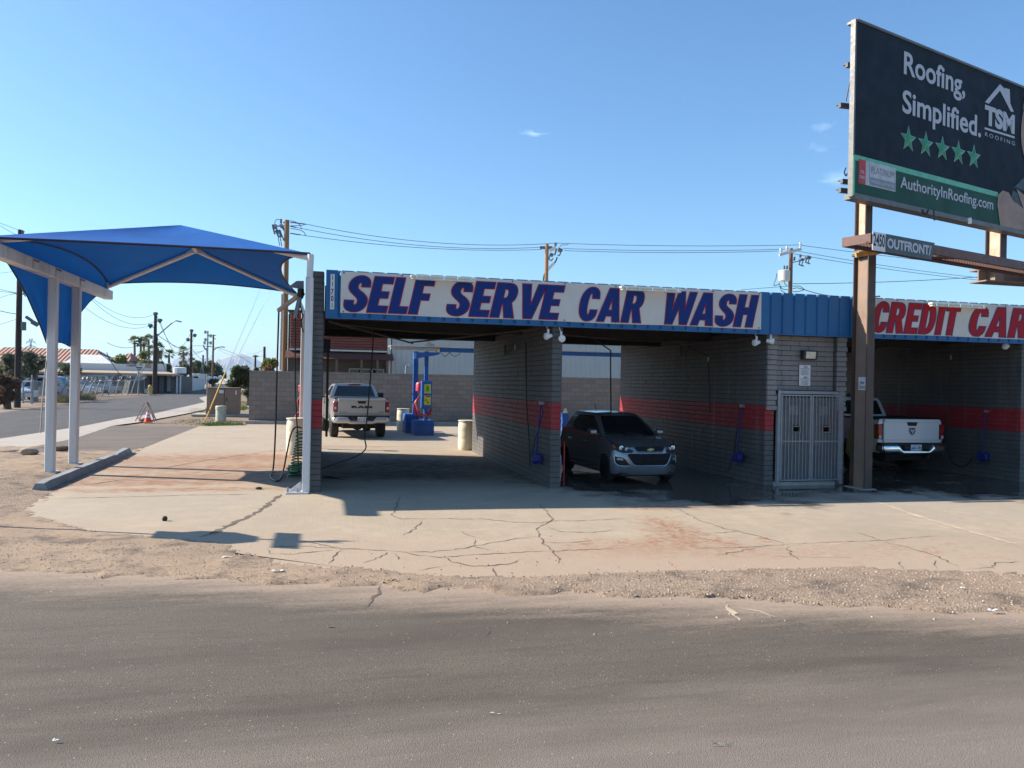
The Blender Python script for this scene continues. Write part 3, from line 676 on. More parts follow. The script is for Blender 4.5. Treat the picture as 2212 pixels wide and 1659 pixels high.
def block_wall(x0, x1, y0, y1, z0, z1, axis, blk=.406, j=.0035, gap=.009, cham=.007, top=None):
    """slump block courses running along axis, each block its own slightly uneven box, in one mesh"""
    mb = MB(); n = int(round((z1-z0)/CRS)); off = 0
    lo, hi = (y0, y1) if axis == 'y' else (x0, x1)
    for c in range(n):
        za = z0+c*CRS; zb = za+CRS-gap; t = lo-(blk/2 if c % 2 else 0)
        while t < hi-.01:
            a = max(lo, t); e = min(hi, t+blk)-(gap*.6 if t+blk < hi-.01 else 0)
            if e-a > .03:
                d = [random.uniform(-j, j) for _ in range(4)]
                if axis == 'y': mb.cbox(x0+d[0], x1+d[1], a+(d[2] if a == lo else 0), e+(d[3] if e >= hi-.01 else 0), za, zb, cham)
                else: mb.cbox(a+(d[2] if a == lo else 0), e+(d[3] if e >= hi-.01 else 0), y0+d[0], y1+d[1], za, zb, cham)
            t += blk
    return mb
def wall(x0, x1, y0, y1, z0, z1, axis, m, label=None):
    w_ = block_wall(x0, x1, y0, y1, z0, z1, axis).build('wall', m, bld, fix=False)
    if label: w_['label'] = label
    c = MB(); c.box(x0+.012, x1-.012, y0+.012, y1-.012, z0, z1-.004); c.build('mortar', mmor, w_)
    return w_
BD = 8.05
X2, X3, X3b, X4 = 4.19, 8.67, 10.5, 14.93
TOP = 38*CRS; LOW = 30*CRS
wall(-.205, 0, .02, BD, 0, TOP, 'y', mblk, 'left end wall reaching up beside the fascia')
wall(X2, X2+.2, .06, BD, 0, 31*CRS, 'y', mblk)
wall(X3, X3+.2, .06, BD, 0, 31*CRS, 'y', mblk)
wall(X3b-.2, X3b, .06, BD, 0, 31*CRS, 'y', mblk)
wall(X4, X4+.2, .06, BD, 0, 31*CRS, 'y', mblk)
wall(X4+4.5, X4+4.7, .06, BD, 0, TOP, 'y', mblk)
# equipment room front (above and round the gate), set a little back between the two wall ends
GX0, GX1, GZ = 8.98, 10.36, 1.86
f1 = block_wall(X3+.21, X3b-.21, .16, .36, 19*CRS, 31*CRS, 'x').build('wall', mblk2, bld, fix=False); f1['label'] = 'light grey block front over the gate'
c_ = MB(); c_.box(X3+.215, X3b-.215, .175, .34, 19*CRS, 31*CRS-.004); c_.build('mortar', mmor, f1)
for a, b in ((X3+.004, X3+.225), (X3b-.225, X3b-.004)):   # light pilasters at the two edges of the front
    q = block_wall(a, b, .0, .054, 15*CRS, 31*CRS, 'x').build('wall', mblk2, bld, fix=False); q['label'] = 'light grey pilaster beside the gate'
bk = MB(); bk.box(X3+.21, X3b-.21, BD-.3, BD-.1, 0, 31*CRS); bk.build('wall', mblk, bld)
# roof
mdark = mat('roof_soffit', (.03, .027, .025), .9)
mroof = mat('roof_white', (.55, .54, .50), .8)
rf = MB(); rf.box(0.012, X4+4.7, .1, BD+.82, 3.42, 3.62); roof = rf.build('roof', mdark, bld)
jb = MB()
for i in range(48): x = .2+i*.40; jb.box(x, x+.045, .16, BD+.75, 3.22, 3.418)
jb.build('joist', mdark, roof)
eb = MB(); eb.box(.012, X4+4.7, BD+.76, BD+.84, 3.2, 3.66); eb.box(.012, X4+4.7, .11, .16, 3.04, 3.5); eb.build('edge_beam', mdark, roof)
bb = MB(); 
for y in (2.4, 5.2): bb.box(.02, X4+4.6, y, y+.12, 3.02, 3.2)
bb.build('girder', mdark, roof)
# fascia: ribbed blue sheet, ribs fold open at the top
mblue = mat('fascia_blue', (.004, .10, .27), .55, var=.12, scale=1.2, streak=True, dirt=(.05, .12, .25), dirtamt=.35)
fz0, fz1 = 3.045, 3.875
fs = MB(); prof = []; x = .03; XE = X4+4.7; PIT = .262
while x < XE:
    prof += [(x, 0), (x+PIT-.062, 0), (x+PIT-.045, .028), (x+PIT-.017, .028)]; x += PIT
ys = -.10
vs = []; fs_ = []
for (px, dy) in prof:
    ridge = dy > 0
    vs += [(px, ys+dy, fz0), (px, ys+dy, fz1-(.085 if ridge else 0)), (px, ys+dy+.10, fz1+.0-(.085 if ridge else 0))]
for i in range(len(prof)-1): fs_ += [(3*i, 3*i+3, 3*i+4, 3*i+1), (3*i+1, 3*i+4, 3*i+5, 3*i+2)]
fs.add(vs, fs_)
fas = fs.build('fascia', mblue, bld, fix=False)
fr = MB(); fr.box(.03, XE, -.112, -.05, fz0-.012, fz0+.015); fr.build('drip_edge', mblue, fas)
mrib = mat('rib_sunlit_blue', (.05, .24, .55), .4)
for i in range(62):                    # small triangles in paler blue, painting the sunlit insides of the rib notches
    x = .03+PIT*(i+1)-.055; rl = MB(); rl.add([(x, ys+.03, fz1-.13), (x+.045, ys+.045, fz1-.005), (x, ys+.04, fz1+.0), (x+.012, ys+.03, fz1-.13)], [(0, 1, 2), (0, 3, 1)]); rl.build('rib_sunlit_notch', mrib, fas, fix=False)


# ------------------------------------------------------------ gate
mgate = mat('gate_grey', (.26, .26, .27), .5, var=.1, scale=8, dirt=(.2, .17, .15), dirtamt=.3)
gt = thing('security_gate', 'grey steel double gate of bars and expanded mesh closing the equipment room', 'gate', (9.58, .04, 0))
y = .02
fp = crop(2300, 1220, 1000, 2212)
fr = MB()
for a, b, z0, z1 in ((GX0-.06, GX0+.0, .03, 1.93), (GX1, GX1+.06, .03, 1.93)): fr.box(a, b, y-.02, y+.05, z0, z1)
fr.box(GX0-.06, GX1+.06, y-.018, y+.048, 1.86, 1.92); fr.build('gate_frame', mgate, gt)
th = MB(); th.box(X3+.21, X3b-.21, .05, .4, 0, .075); th.build('threshold', mat('threshold', (.38, .35, .32), .85, bmp=.3), gt)
mid = (GX0+GX1)/2+.02
for k, (a, b) in enumerate(((GX0+.008, mid-.006), (mid+.006, GX1-.008))):
    lf = MB(); yz = y-.012
    for q0, q1 in ((a, a+.032), (b-.032, b)): lf.box(q0, q1, yz-.016, yz+.016, .10, 1.845)
    for z in (.10, .885, 1.815): lf.box(a+.032, b-.032, yz-.015, yz+.015, z, z+.028)
    leaf = lf.build('gate_leaf', mgate, gt)
    br = MB(); nb = 7
    for i in range(1, nb+1):
        x = a+.03+(b-a-.06)*i/(nb+1)
        for z0, z1 in ((.13, .885), (.915, 1.815)):
            if z0 > .5 and abs(x-(a+b)/2) < .10: br.box(x-.007, x+.007, yz-.009, yz+.005, 1.215, z1); br.box(x-.007, x+.007, yz-.009, yz+.005, z0, 1.075)
            else: br.box(x-.007, x+.007, yz-.009, yz+.005, z0, z1)
    br.build('bar', mgate, leaf)
    ms = MB(); dx, dz = .034, .046; nxx = int((b-a-.06)/dx); nz = int(1.70/dz); yb = yz+.012
    for i in range(nxx+1):
        for j_ in range(nz):
            cx = a+.034+i*dx; cz = .13+j_*dz
            if 1.05 < cz < 1.19 and abs(cx-(a+b)/2) < .09: continue
            for sx in (-1, 1):
                p0 = (cx, yb, cz); p1 = (cx+sx*dx/2, yb, cz+dz/2)
                for (u0, u1) in ((p0, p1), (p1, (cx, yb, cz+dz))):
                    ms.add([(u0[0]-.006, u0[1], u0[2]), (u0[0]+.006, u0[1], u0[2]), (u1[0]+.006, u1[1], u1[2]), (u1[0]-.006, u1[1], u1[2])], [(0, 1, 2, 3)])
    ms.build('mesh_screen', mgate, leaf, fix=False)
    cx = (a+b)/2; bx = MB()
    for q in ((cx-.095, cx-.08, 1.08, 1.21), (cx+.08, cx+.095, 1.08, 1.21), (cx-.08, cx+.08, 1.08, 1.095), (cx-.08, cx+.08, 1.195, 1.21)): bx.box(q[0], q[1], yz-.03, yz+.01, q[2], q[3])
    bx.build('pass_opening', mat('opening_tan', (.25, .23, .19), .5), leaf)
    pl = MB(); pl.box(cx-.10, cx+.10, y+.07, y+.075, 1.43, 1.62); pl.build('notice_panel', mat('notice', (.42, .42, .44), .6), leaf)
    lp = MB(); lp.box((a+b)/2-.14, (a+b)/2+.12, y+.30, y+.5, .8, 1.5); lp.build('equipment_box', mat('equip', (.16, .14, .11), .6), leaf)
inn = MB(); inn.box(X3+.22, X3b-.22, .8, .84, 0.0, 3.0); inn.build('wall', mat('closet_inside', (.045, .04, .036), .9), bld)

# ------------------------------------------------------------ banners
def mat_banner(name, base=(.60, .575, .54)):
    m, nt, b = mk(name); p = pos(nt)
    n1 = noise(nt, p, 2.2, 5, .6, .6); n2 = noise(nt, p, .9, 3)
    col = ramp(nt, n1, [(.35, tuple(c*.93 for c in base)), (.6, base)]); nt.links.new(col, b.inputs['Base Color']); setin(b, Roughness=.6); b.inputs['Specular IOR Level'].default_value = .25
    bump(nt, b, math_(nt, 'ADD', n2, n1), .35, .05); return m
mban = mat_banner('vinyl_banner'); mletb = mat_banner('vinyl_blue', (.004, .028, .17)); mletr = mat_banner('vinyl_red', (.36, .008, .018))
PF = Plane((0, -.10, 0), (1, 0, 0), (0, -1, 0))
def banner(name, x0, x1, z0, z1, words, fill, edge, label, cat, grow=.022):
    t = thing(name, label, cat, ((x0+x1)/2, -.105, z0))
    mb = MB(); nxx = 90; vs = []; fs = []
    for i in range(nxx+1):
        for j in range(9):
            x = x0+(x1-x0)*i/nxx; z = z0+(z1-z0)*j/8
            dz = .006*math.sin(x*2.1)*(1 if j in (0,) else 0)
            vs.append((x, -.112-.005*math.sin(x*3.1+j*.6)*math.sin(j*math.pi/8), z+dz))
    for i in range(nxx):
        for j in range(8): a = i*9+j; fs.append((a, a+9, a+10, a+1))
    mb.add(vs, fs); sh = mb.build('banner_sheet', mban, t, smooth=True, fix=False)
    for i in range(9):
        x = x0+.05+(x1-x0-.1)*i/8
        for z in (z0+.025, z1-.025): MB().lathe([(0, -.003), (.014, -.003), (.014, 0)], (x, -.118, z), 10, 'y').build('grommet', mat('grommet', (.03, .03, .035), .4), sh)
    for txt, a, b, zz0, zz1 in words:
        o = MB(); PF.heavy(o, txt, a, b, zz0, zz1, .0195, offset=.012)
        e = o.build('lettering_outline', edge, t, fix=False)
        o = MB(); PF.heavy(o, txt, a, b, zz0, zz1, .0215, offset=-.002)
        o.build('lettering', fill, t, fix=False)
    return t
hx = lambda u, v: YP(u, v, -.12).x
bz0, bz1 = YP(738, 676, -.12).z, YP(738, 586, -.12).z
lz0, lz1 = YP(745, 672.5, -.12).z, YP(745, 594, -.12).z
banner('banner', hx(736, 630), hx(1645, 670), bz0, bz1,
       [('SELF', hx(741, 630), hx(940, 630), lz0, lz1), ('SERVE', hx(963, 640), hx(1220, 640), lz0, lz1), ('CAR', hx(1247, 650), hx(1397, 650), lz0, lz1), ('WASH', hx(1428, 660), hx(1639, 660), lz0, lz1)],
       mletb, mletr, 'white banner reading SELF SERVE CAR WASH in blue letters edged red', 'banner')
c8 = crop(3100, 700, 740, 2046)
bx0 = hx(1886, 690)-.15
banner('banner', bx0, hx(2212, 700)+1.6, bz0-.0, bz1,
       [('CREDIT', hx(1886, 680)-.05, hx(*c8(1395, 1400)), lz0-.0, lz1), ('CARDS', hx(*c8(1460, 1400)), hx(2212, 700)+1.15, lz0, lz1)],
       mletr, mletb, 'white banner reading CREDIT CARDS in red letters edged blue, behind the brown post', 'banner')
# house number strip
t = thing('address_sign', 'narrow white strip with vertical house number 11701 on the blue fascia', 'address sign', (hx(718, 630), -.11, 3.2))
zt, zb = YP(718, 592, -.12).z, YP(718, 668, -.12).z; xa, xb = hx(713.5, 630), hx(722.5, 630)
mb = MB(); mb.box(xa, xb, -.118, -.108, zb, zt); mb.build('strip', mat('strip_white', (.6, .6, .6), .5), t)
mb = MB()
for i, ch in enumerate('11701'):
    h = (zt-zb)/5; ww = .012 if ch != '1' else .030; PF.text(mb, ch, xa+ww, xb-ww, zt-h*(i+1)+.018, zt-h*i-.012, .0195, bold=.03)
mb.build('lettering', mat('ink_black', (.012, .012, .014), .6), t, fix=False)
# tube light fixtures along the top of the fascia
mtube = mat('tube_housing', (.62, .63, .55), .4, var=.08)
def tube_light(u0, v0, u1, v1, label):
    a = YP(u0, v0, -.26); b = YP(u1, v1, -.26); z = (a.z+b.z)/2
    t = thing('tube_light', label, 'light fixture', ((a.x+b.x)/2, -.26, z), group='tube lights over the banners')
    mb = MB(); mb.cbox(a.x, b.x, -.32, -.20, z-.01, z+.035, .008); bevel(mb.build('housing', mtube, t), .005)
    mb = MB(); mb.cbox(a.x+.02, b.x-.02, -.31, -.21, z-.045, z-.008, .012); mb.build('diffuser', mat('tube_diffuser', (.7, .7, .64), .25), t)
    for i in range(5): x = a.x+.1+(b.x-a.x-.2)*i/4; MB().box(x-.014, x+.014, -.328, -.322, z-.03, z+.022).build('clip', mat('clip_steel', (.6, .6, .58), .25, 1), t)
    for x in (a.x+.25, b.x-.25): MB().beam((x, -.25, z+.03), (x, -.06, fz1-.03), .03, .01).build('bracket', mtube, t)
    return t
tube_light(887, 598, 1028, 605, 'pale tube light fixture over the words SELF SERVE')
tube_light(1340, 622, 1472, 628, 'pale tube light fixture over the words CAR WASH')
tube_light(2009, 656, 2128, 664, 'pale tube light fixture over the words CREDIT CARDS')
# round white flood lamps
mwht = mat('lamp_white', (.72, .72, .72), .35, var=.05)
def par_lamp(u, v, y, az, label, down=.15):
    p = YP(u, v, y); t = thing('flood_lamp', label, 'flood lamp', p, group='round white flood lamps on the wall ends')
    d = Vector((math.sin(az), -math.cos(az), -down)).normalized(); q = d.to_track_quat('Z', 'Y')
    mb = MB(); mb.lathe([(.025, -.085), (.038, -.075), (.043, -.025), (.062, .017), (.065, .058), (.058, .062)], n=20); mb.map(lambda x, y_, z: q @ Vector((x, y_, z)))
    sh = mb.build('lamp_housing', mwht, t, local=True, smooth=True)
    mb = MB(); mb.lathe([(0, .072), (.033, .068), (.056, .060)], n=20); mb.map(lambda x, y_, z: q @ Vector((x, y_, z))); mb.build('lens', mat('lamp_lens', (.6, .62, .64), .12), t, local=True, smooth=True)
    mb = MB(); mb.tube([(0, 0, .04), (0, .0, .13)], .022, 8); mb.build('lamp_arm', mwht, t, local=True)
    mb = MB(); mb.tube([(0, .02, .12), (-.03, .03, .2), (-.05, .02, .32), (-.04, .03, max(.34, 3.04-p.z))], .008, 6); mb.build('conduit', mwht, t, local=True)
    return t
par_lamp(1184, 726, .02, -1.2, 'white flood lamp turned left, on the wall end between the first two bays')
par_lamp(1212, 731, -.02, .1, 'white flood lamp facing the road, on the wall end between the first two bays')
par_lamp(1634, 740, .02, -1.25, 'white flood lamp turned left, at the corner of the equipment room')
par_lamp(1665, 737, -.05, .9, 'white flood lamp turned right, above the left side of the gate')
par_lamp(2174, 748, .1, -1.2, 'white flood lamp at the far right end of the third bay')
# wall pack and notice over the gate
p = YP(1744, 767, .14); t = thing('wall_light', 'black square wall light with pale lens above the warning sign', 'wall light', p)
mb = MB(); mb.prism([(-.16, 0, .10), (-.16, -.13, .085), (-.16, -.11, -.09), (-.16, 0, -.10)], (.32, 0, 0)); bevel(mb.build('housing', mat('black_metal', (.02, .02, .022), .4), t, local=True), .008)
mb = MB(); mb.prism([(-.11, -.10, .07), (-.11, -.135, .062), (-.11, -.118, -.075), (-.11, -.10, -.075)], (.22, 0, 0)); mb.build('lens', mat('lens_pale', (.62, .56, .45), .15), t, local=True)
p = YP(1738, 811, .15); t = thing('warning_sign', 'white bilingual WARNING and CUIDADO notice on the wall above the gate', 'sign', p)
PS = Plane((0, p.y, 0), (1, 0, 0), (0, -1, 0)); s0, z0 = PS.hit((1725.5, 833)); s1, z1 = PS.hit((1750.5, 789))
mb = MB(); PS.rect(mb, s0, s1, z0, z1, .004, .010); bevel(mb.build('sign_plate', mat('sign_white', (.6, .6, .62), .4), t), .003)
mb = MB(); W_, H_ = s1-s0, z1-z0
PS.text(mb, 'WARNING', s0+W_*.1, s1-W_*.1, z0+H_*.79, z0+H_*.84, .012, bold=.03); PS.text(mb, 'CUIDADO', s0+W_*.12, s1-W_*.12, z0+H_*.32, z0+H_*.37, .012, bold=.03)
for i in range(5): PS.rect(mb, s0+W_*(.14+.05*(i % 2)), s1-W_*(.14+.06*(i % 3)), z0+H_*(.72-.05*i), z0+H_*(.735-.05*i), .010, .012)
for i in range(5): PS.rect(mb, s0+W_*(.12+.04*(i % 2)), s1-W_*(.13+.05*(i % 3)), z0+H_*(.26-.05*i), z0+H_*(.275-.05*i), .010, .012)
for zc in (.91, .42):   # camera pictogram
    PS.rect(mb, s0+W_*.40, s0+W_*.62, z0+H_*(zc-.025), z0+H_*(zc+.02), .010, .012); PS.poly(mb, [(s0+W_*.62, z0+H_*(zc-.01)), (s0+W_*.72, z0+H_*(zc-.035)), (s0+W_*.72, z0+H_*(zc+.03)), (s0+W_*.62, z0+H_*(zc+.01))], .011)
mb.build('lettering', MATS['ink_black'], t, fix=False)
# ------------------------------------------------------------ wash bay equipment
mhose = mat('hose_black', (.015, .015, .017), .45); mhoseb = mat('hose_blue', (.01, .02, .10), .4)
mbrush = mat('brush_blue', (.01, .015, .16), .6, bmp=.5); msteel = mat('steel_grey', (.35, .35, .35), .4, .6)
mrust = mat('rusty_steel', (.10, .085, .075), .7, var=.3, dirt=(.16, .07, .03), dirtamt=.7)
def sag(a, b, n=14, drop=.3):
    a = Vector(a); b = Vector(b)
    return [tuple(a.lerp(b, i/n)-Vector((0, 0, drop*4*(i/n)*(1-i/n)))) for i in range(n+1)]
def brush_set(xw, y, z, label, lean=.03, drop=1.3):
    t = thing('foam_brush', label, 'wash brush', (xw-.06, y, z-drop), group='blue foam brushes hanging on the bay walls')
    top = Vector((xw-.06, y, z)); 
    mb = MB(); mb.tube([top, (xw-.12, y+lean, z-drop+.12)], .014, 8); mb.build('handle', mbrush, t)
    mb = MB(); mb.cbox(xw-.18, xw-.05, y-.14, y+.14, z-drop-.06, z-drop+.1, .02); bevel(mb.build('brush_head', mbrush, t), .02)
    mb = MB()
    for i in range(220):
        a = random.uniform(-.13, .13); b = random.uniform(-.06, .06); mb.tube([(xw-.115+b, y+a, z-drop-.05), (xw-.115+b*1.15, y+a*1.05, z-drop-.105)], .004, 3, cap=False)
    mb.build('bristles', mbrush, t, fix=False)
    mb = MB(); mb.box(xw-.08, xw-.002, y-.04, y+.04, z-.02, z+.04); mb.build('holder', msteel, t); return t
def wall_hose(xw, y, z0, z1, label, dx=.06, m=None, low=.35, side=.15):
    mb = MB(); mb.tube([(xw-dx, y, z1), (xw-dx, y-.03, (z0+z1)/2), (xw-dx, y-.12-side, z0), (xw-dx-.03, y-.17-side, z0-low*.2)], .011, 8)
    return tag(mb.build('wash_hose', m or mhose, smooth=True), label, 'hose')
w2 = lambda u, v: XP(u, v, X2-.06)
c9 = crop(1700, 1220, 500, 1296)
a = w2(*c9(705, 170)); b = w2(*c9(748, 1375)); mid_ = w2(*c9(712, 760))
tag(MB().tube([a, mid_, w2(*c9(735, 1100)), b], .012, 8).build('wash_hose', mhose, smooth=True), 'thin black hose with wand hanging down the right wall of the first bay', 'hose')
q = w2(*c9(850, 760)); q2 = w2(*c9(815, 1260)); brush_set(X2, q.y, q.z, 'blue brush on the right wall of the first bay, behind the hatchback pillar', drop=q.z-q2.z+.05)
tag(MB().tube([w2(*c9(858, 780)), w2(*c9(870, 850)), w2(*c9(830, 1000)), w2(*c9(775, 1190)), w2(*c9(760, 1280))], .009, 8).build('wash_hose', mhoseb, smooth=True), 'dark blue hose looped beside the brush on the right wall of the first bay', 'hose')
w3 = lambda u, v: XP(u, v, X3-.06)
q = w3(*fp(1063, 672)); q2 = w3(*fp(1060, 1095)); brush_set(X3, q.y, q.z, 'blue brush hanging on the dark wall between hatchback and gate', drop=q.z-q2.z)
tag(MB().tube([w3(*fp(788, 270)), w3(*fp(795, 500)), w3(*fp(803, 730))], .011, 8).build('wash_hose', mhose, smooth=True), 'black hose hanging from the boom on the wall above the hatchback', 'hose')
tag(MB().tube([w3(*fp(1045, 675)), w3(*fp(1030, 850)), w3(*fp(1000, 1050)), w3(*fp(960, 1190)), w3(*fp(925, 1212))], .010, 8).build('wash_hose', mhose, smooth=True), 'dark hose curling below the brush left of the gate', 'hose')
w4 = lambda u, v: XP(u, v, X4-.06)
c6 = crop(3100, 1200, 740, 1754)
q = w4(*c6(1415, 815)); q2 = w4(*c6(1405, 1215)); brush_set(X4, q.y, q.z, 'blue brush on the wall right of the white pickup', drop=q.z-q2.z)
tag(MB().tube([w4(*c6(1110, 350)), w4(*c6(1100, 700)), w4(*c6(1085, 850)), w4(*c6(1075, 1000)), w4(*c6(1080, 1160)), w4(*c6(1110, 1260)), w4(*c6(1180, 1305)), w4(*c6(1240, 1295)), w4(*c6(1300, 1230))], .013, 8).build('wash_hose', mhose, smooth=True), 'long black hose looping down the wall right of the white pickup', 'hose')
def boom(wf, pts, label):
    P = [wf(*q) for q in pts]   # bracket top, bracket foot, arm tip, strut joint
    t = thing('hose_boom', label, 'boom arm', P[1]); x = P[0].x
    mb = MB(); mb.beam(P[0], P[1], .05, .05); mb.build('bracket', mrust, t)
    mb = MB(); mb.beam(P[0], P[2], .03, .03); mb.beam(P[1], P[3], .025, .025); mb.build('arm', mrust, t)
    mb = MB(); mb.tube([P[2], P[2]-Vector((0, 0, .12))], .02, 8); mb.build('swivel', msteel, t)
boom(w2, [c9(505, 190), c9(505, 290), c9(600, 185), c9(585, 190)], 'rusty triangular hose boom on the right wall of the first bay')
boom(w3, [fp(560, 165), fp(560, 262), fp(788, 262), fp(672, 200)], 'rusty hose boom high on the wall above the hatchback')
boom(w4, [c6(640, 292), c6(625, 382), c6(1105, 312), c6(850, 298)], 'rusty hose boom high on the wall above the white pickup')
# red pole on the wall end beside the hatchback
mb = MB(); mb.tube([G(1217, 1050), G(1217, 1050)+Vector((0, 0, .85))], .018, 8); tag(mb.build('marker_pole', mat('red_paint', (.38, .015, .015), .45), smooth=True), 'short red pole standing at the wall end beside the hatchback wheel', 'pole')
# ceiling lamps and cables in the bays
for (u, v, y_, lb) in [(942, 712, 3.6, 'pale flat ceiling lamp hanging in the first bay'), (1322, 722, 3.4, 'pale flat ceiling lamp hanging in the second bay')]:
    p = YP(u, v, y_); t = thing('ceiling_lamp', lb, 'ceiling lamp', p)
    mb = MB(); mb.cbox(-.2, .2, -.06, .06, -.02, .02, .008); mb.build('housing', mat('lamp_dusty', (.42, .38, .34), .5), t, local=True)
    mb = MB(); mb.tube([(0, 0, .02), (.06, 0, .12), (.02, 0, max(.1, 3.2-p.z))], .006, 5); mb.build('cord', mrust, t, local=True)
def cable(name, pts, r, label, m=None, cat='cable'):
    return tag(MB().tube(pts, r, 6).build(name, m or mrust, smooth=True), label, cat)
cable('ceiling_cable', sag((.3, 1.0, 3.02), (4.1, 1.6, 3.0), 16, .09), .008, 'thin sagging cable strung under the roof of the first bay')
cable('ceiling_pipe', [(.1, .7, 3.03), (1.6, 4.4, 2.97), (2.3, 6.8, 2.98)], .022, 'rusty pipe crossing diagonally under the roof of the first bay', cat='pipe')
cable('ceiling_pipe', [(4.0, .5, 3.02), (2.2, 6.9, 3.0)], .022, 'rusty pipe running back under the roof beside the right wall of the first bay', cat='pipe')
cable('ceiling_pipe', [(8.55, .4, 3.0), (8.5, 6.5, 2.98)], .022, 'rusty pipe along the wall top in the second bay', cat='pipe')
cable('ceiling_cable', sag((4.6, 1.5, 3.02), (8.4, 2.4, 3.02), 14, .07), .009, 'wavy cable strung under the roof of the second bay')
# overhead boom with drop hose, second bay
p = YP(1310, 745, 2.6); q = YP(1322, 756, 2.6)
tag(MB().tube([YP(1272, 705, 2.6)+Vector((0, .1, .1)), YP(1276, 728, 2.6), YP(1297, 742, 2.6), YP(1319, 757, 2.6), YP(1319, 800, 2.6), YP(1320, 893, 2.6)], .017, 8).build('wash_boom', mhose, smooth=True), 'bent black boom with hose dropping behind the hatchback roof', 'boom arm')
# hanging hose in first bay
c8b = crop(1180, 1180, 640, 2042)
a = YP(*c8b(705, 200), 1.6); tag(MB().tube(smoothp([a, YP(*c8b(690, 480), 1.5), YP(*c8b(665, 800), 1.4), YP(*c8b(640, 1100), 1.3), YP(*c8b(600, 1450), 1.2), YP(*c8b(560, 1659), 1.1), YP(*c7(2212+130, 560), .9), G(738, 1036)+Vector((0, 0, .02)), G(700, 1030)+Vector((0, 0, .02))]), .013, 8).build('wash_hose', mhose, smooth=True), 'long black hose hanging from the roof in front of the silver pickup', 'hose')
# dark pole and blue box inside the left wall
c5 = crop(900, 1080, 400, 2074)
z1 = YP(*c5(1690, 1000), 3.2).z; z0 = YP(*c5(1690, 1270), 3.2).z; xx = YP(*c5(1755, 1100), 3.2).x
tag(MB().cbox(.01, xx, 3.0, 3.25, z0, z1, .01).build('vending_box', mat('navy_box', (.006, .01, .05), .5)), 'dark navy box high inside the left wall of the first bay', 'box')
tag(MB().beam(YP(*c5(1710, 1270), 3.1), (.10, 3.1, .75), .05, .05).build('standing_pole', mat('pole_black', (.012, .012, .014), .5)), 'black upright pole inside the left wall, under the navy box', 'pole')
# ============================================================ SHADE CANOPY
def mat_fabric(name='canopy_fabric', col=(.005, .10, .36), tr=.12):
    m, nt, b = mk(name); p = pos(nt)
    n1 = noise(nt, p, 1.5, 4); n2 = noise(nt, p, 160, 2)
    c = ramp(nt, n1, [(.3, tuple(x*.9 for x in col)), (.7, tuple(x*1.1 for x in col))]); nt.links.new(c, b.inputs['Base Color']); setin(b, Roughness=.9); b.inputs['Specular IOR Level'].default_value = .2
    wr_ = noise(nt, p, 3.5, 3, .5, .8)
    bump(nt, b, math_(nt, 'ADD', math_(nt, 'MULTIPLY', n2, .12), wr_), .35, .03)
    t = N(nt, 'ShaderNodeBsdfTranslucent'); t.inputs[0].default_value = (.006, .085, .34, 1)
    mx = N(nt, 'ShaderNodeMixShader'); mx.inputs[0].default_value = tr
    out = nt.nodes['Material Output']; nt.links.new(b.outputs[0], mx.inputs[1]); nt.links.new(t.outputs[0], mx.inputs[2]); nt.links.new(mx.outputs[0], out.inputs[0]); return m
mfab = mat_fabric(); mhem = mat('hem_dark', (.006, .012, .04), .7)
mpost = mat('post_white', (.64, .63, .63), .5, var=.08, scale=3, streak=True, bmp=.1, dirt=(.26, .20, .15), dirtamt=.6)
mpipe = mat('pipe_white', (.66, .63, .60), .45, var=.08)
can = thing('shade_canopy', 'blue fabric hip shade canopy on white steel posts left of the wash bays', 'shade canopy', (-5.25, 3.9, 0))
NL = Vector((-5.55, .15, 4.14)); NR = Vector((-.26, -.08, 4.14)); FL = Vector((-5.3, 7.5, 4.28)); FR = YP(640, 633, 7.7)
R1 = YP(390, 486, 2.85); R2 = YP(424, 531, 5.65); R2.z = R1.z+.0
def edge_pt(a, b, t, inward, k, up=0):
    p = a.lerp(b, t); s = 4*t*(1-t); return p+inward*(k*s)+Vector((0, 0, up*s))
def panel(a, b, ra, rb, k, up, sag_, nu=22, nv=10):
    """a-b lower edge (scalloped inward), ra-rb the ridge side"""
    mid = (a+b)/2; inn = ((ra+rb)/2-mid).normalized(); vs = []; fs = []
    for i in range(nu+1):
        t = i/nu; lo = edge_pt(a, b, t, inn, k, up); hi = ra.lerp(rb, t)
        for j in range(nv+1):
            s = j/nv; p = lo.lerp(hi, s); e = 4*s*(1-s)*4*t*(1-t); p = p-Vector((0, 0, sag_*e)); vs.append(tuple(p))
    for i in range(nu):
        for j in range(nv): q = i*(nv+1)+j; fs.append((q, q+nv+1, q+nv+2, q+1))
    return vs, fs, [edge_pt(a, b, i/nu, inn, k, up) for i in range(nu+1)]
hm = MB()
for lab, a, b, ra, rb, k, up, sg in [('front', NL, NR, R1, R1, .10, .0, .10), ('back', FR, FL, R2, R2, .30, 0, .08), ('right', NR, FR, R1, R2, .48, .05, .10), ('left', FL, NL, R2, R1, .30, .22, .06)]:
    vs, fs, ed = panel(a, b, ra, rb, k, up, sg); mb = MB(); mb.add(vs, fs)
    mb.build('fabric_panel', mfab, can, smooth=True, fix=False); hm.tube(ed, .022, 6)
hm.build('hem', mhem, can, smooth=True)
pm = MB()
for a, b in ((FL, R2), (FR, R2), (NL, R1), (NR, R1), (R1, R2)):
    dz = Vector((0, 0, -.075)); pm.tube([a+dz, b+dz], .052, 12)
pm.build('hip_rafter', mpipe, can, smooth=True)
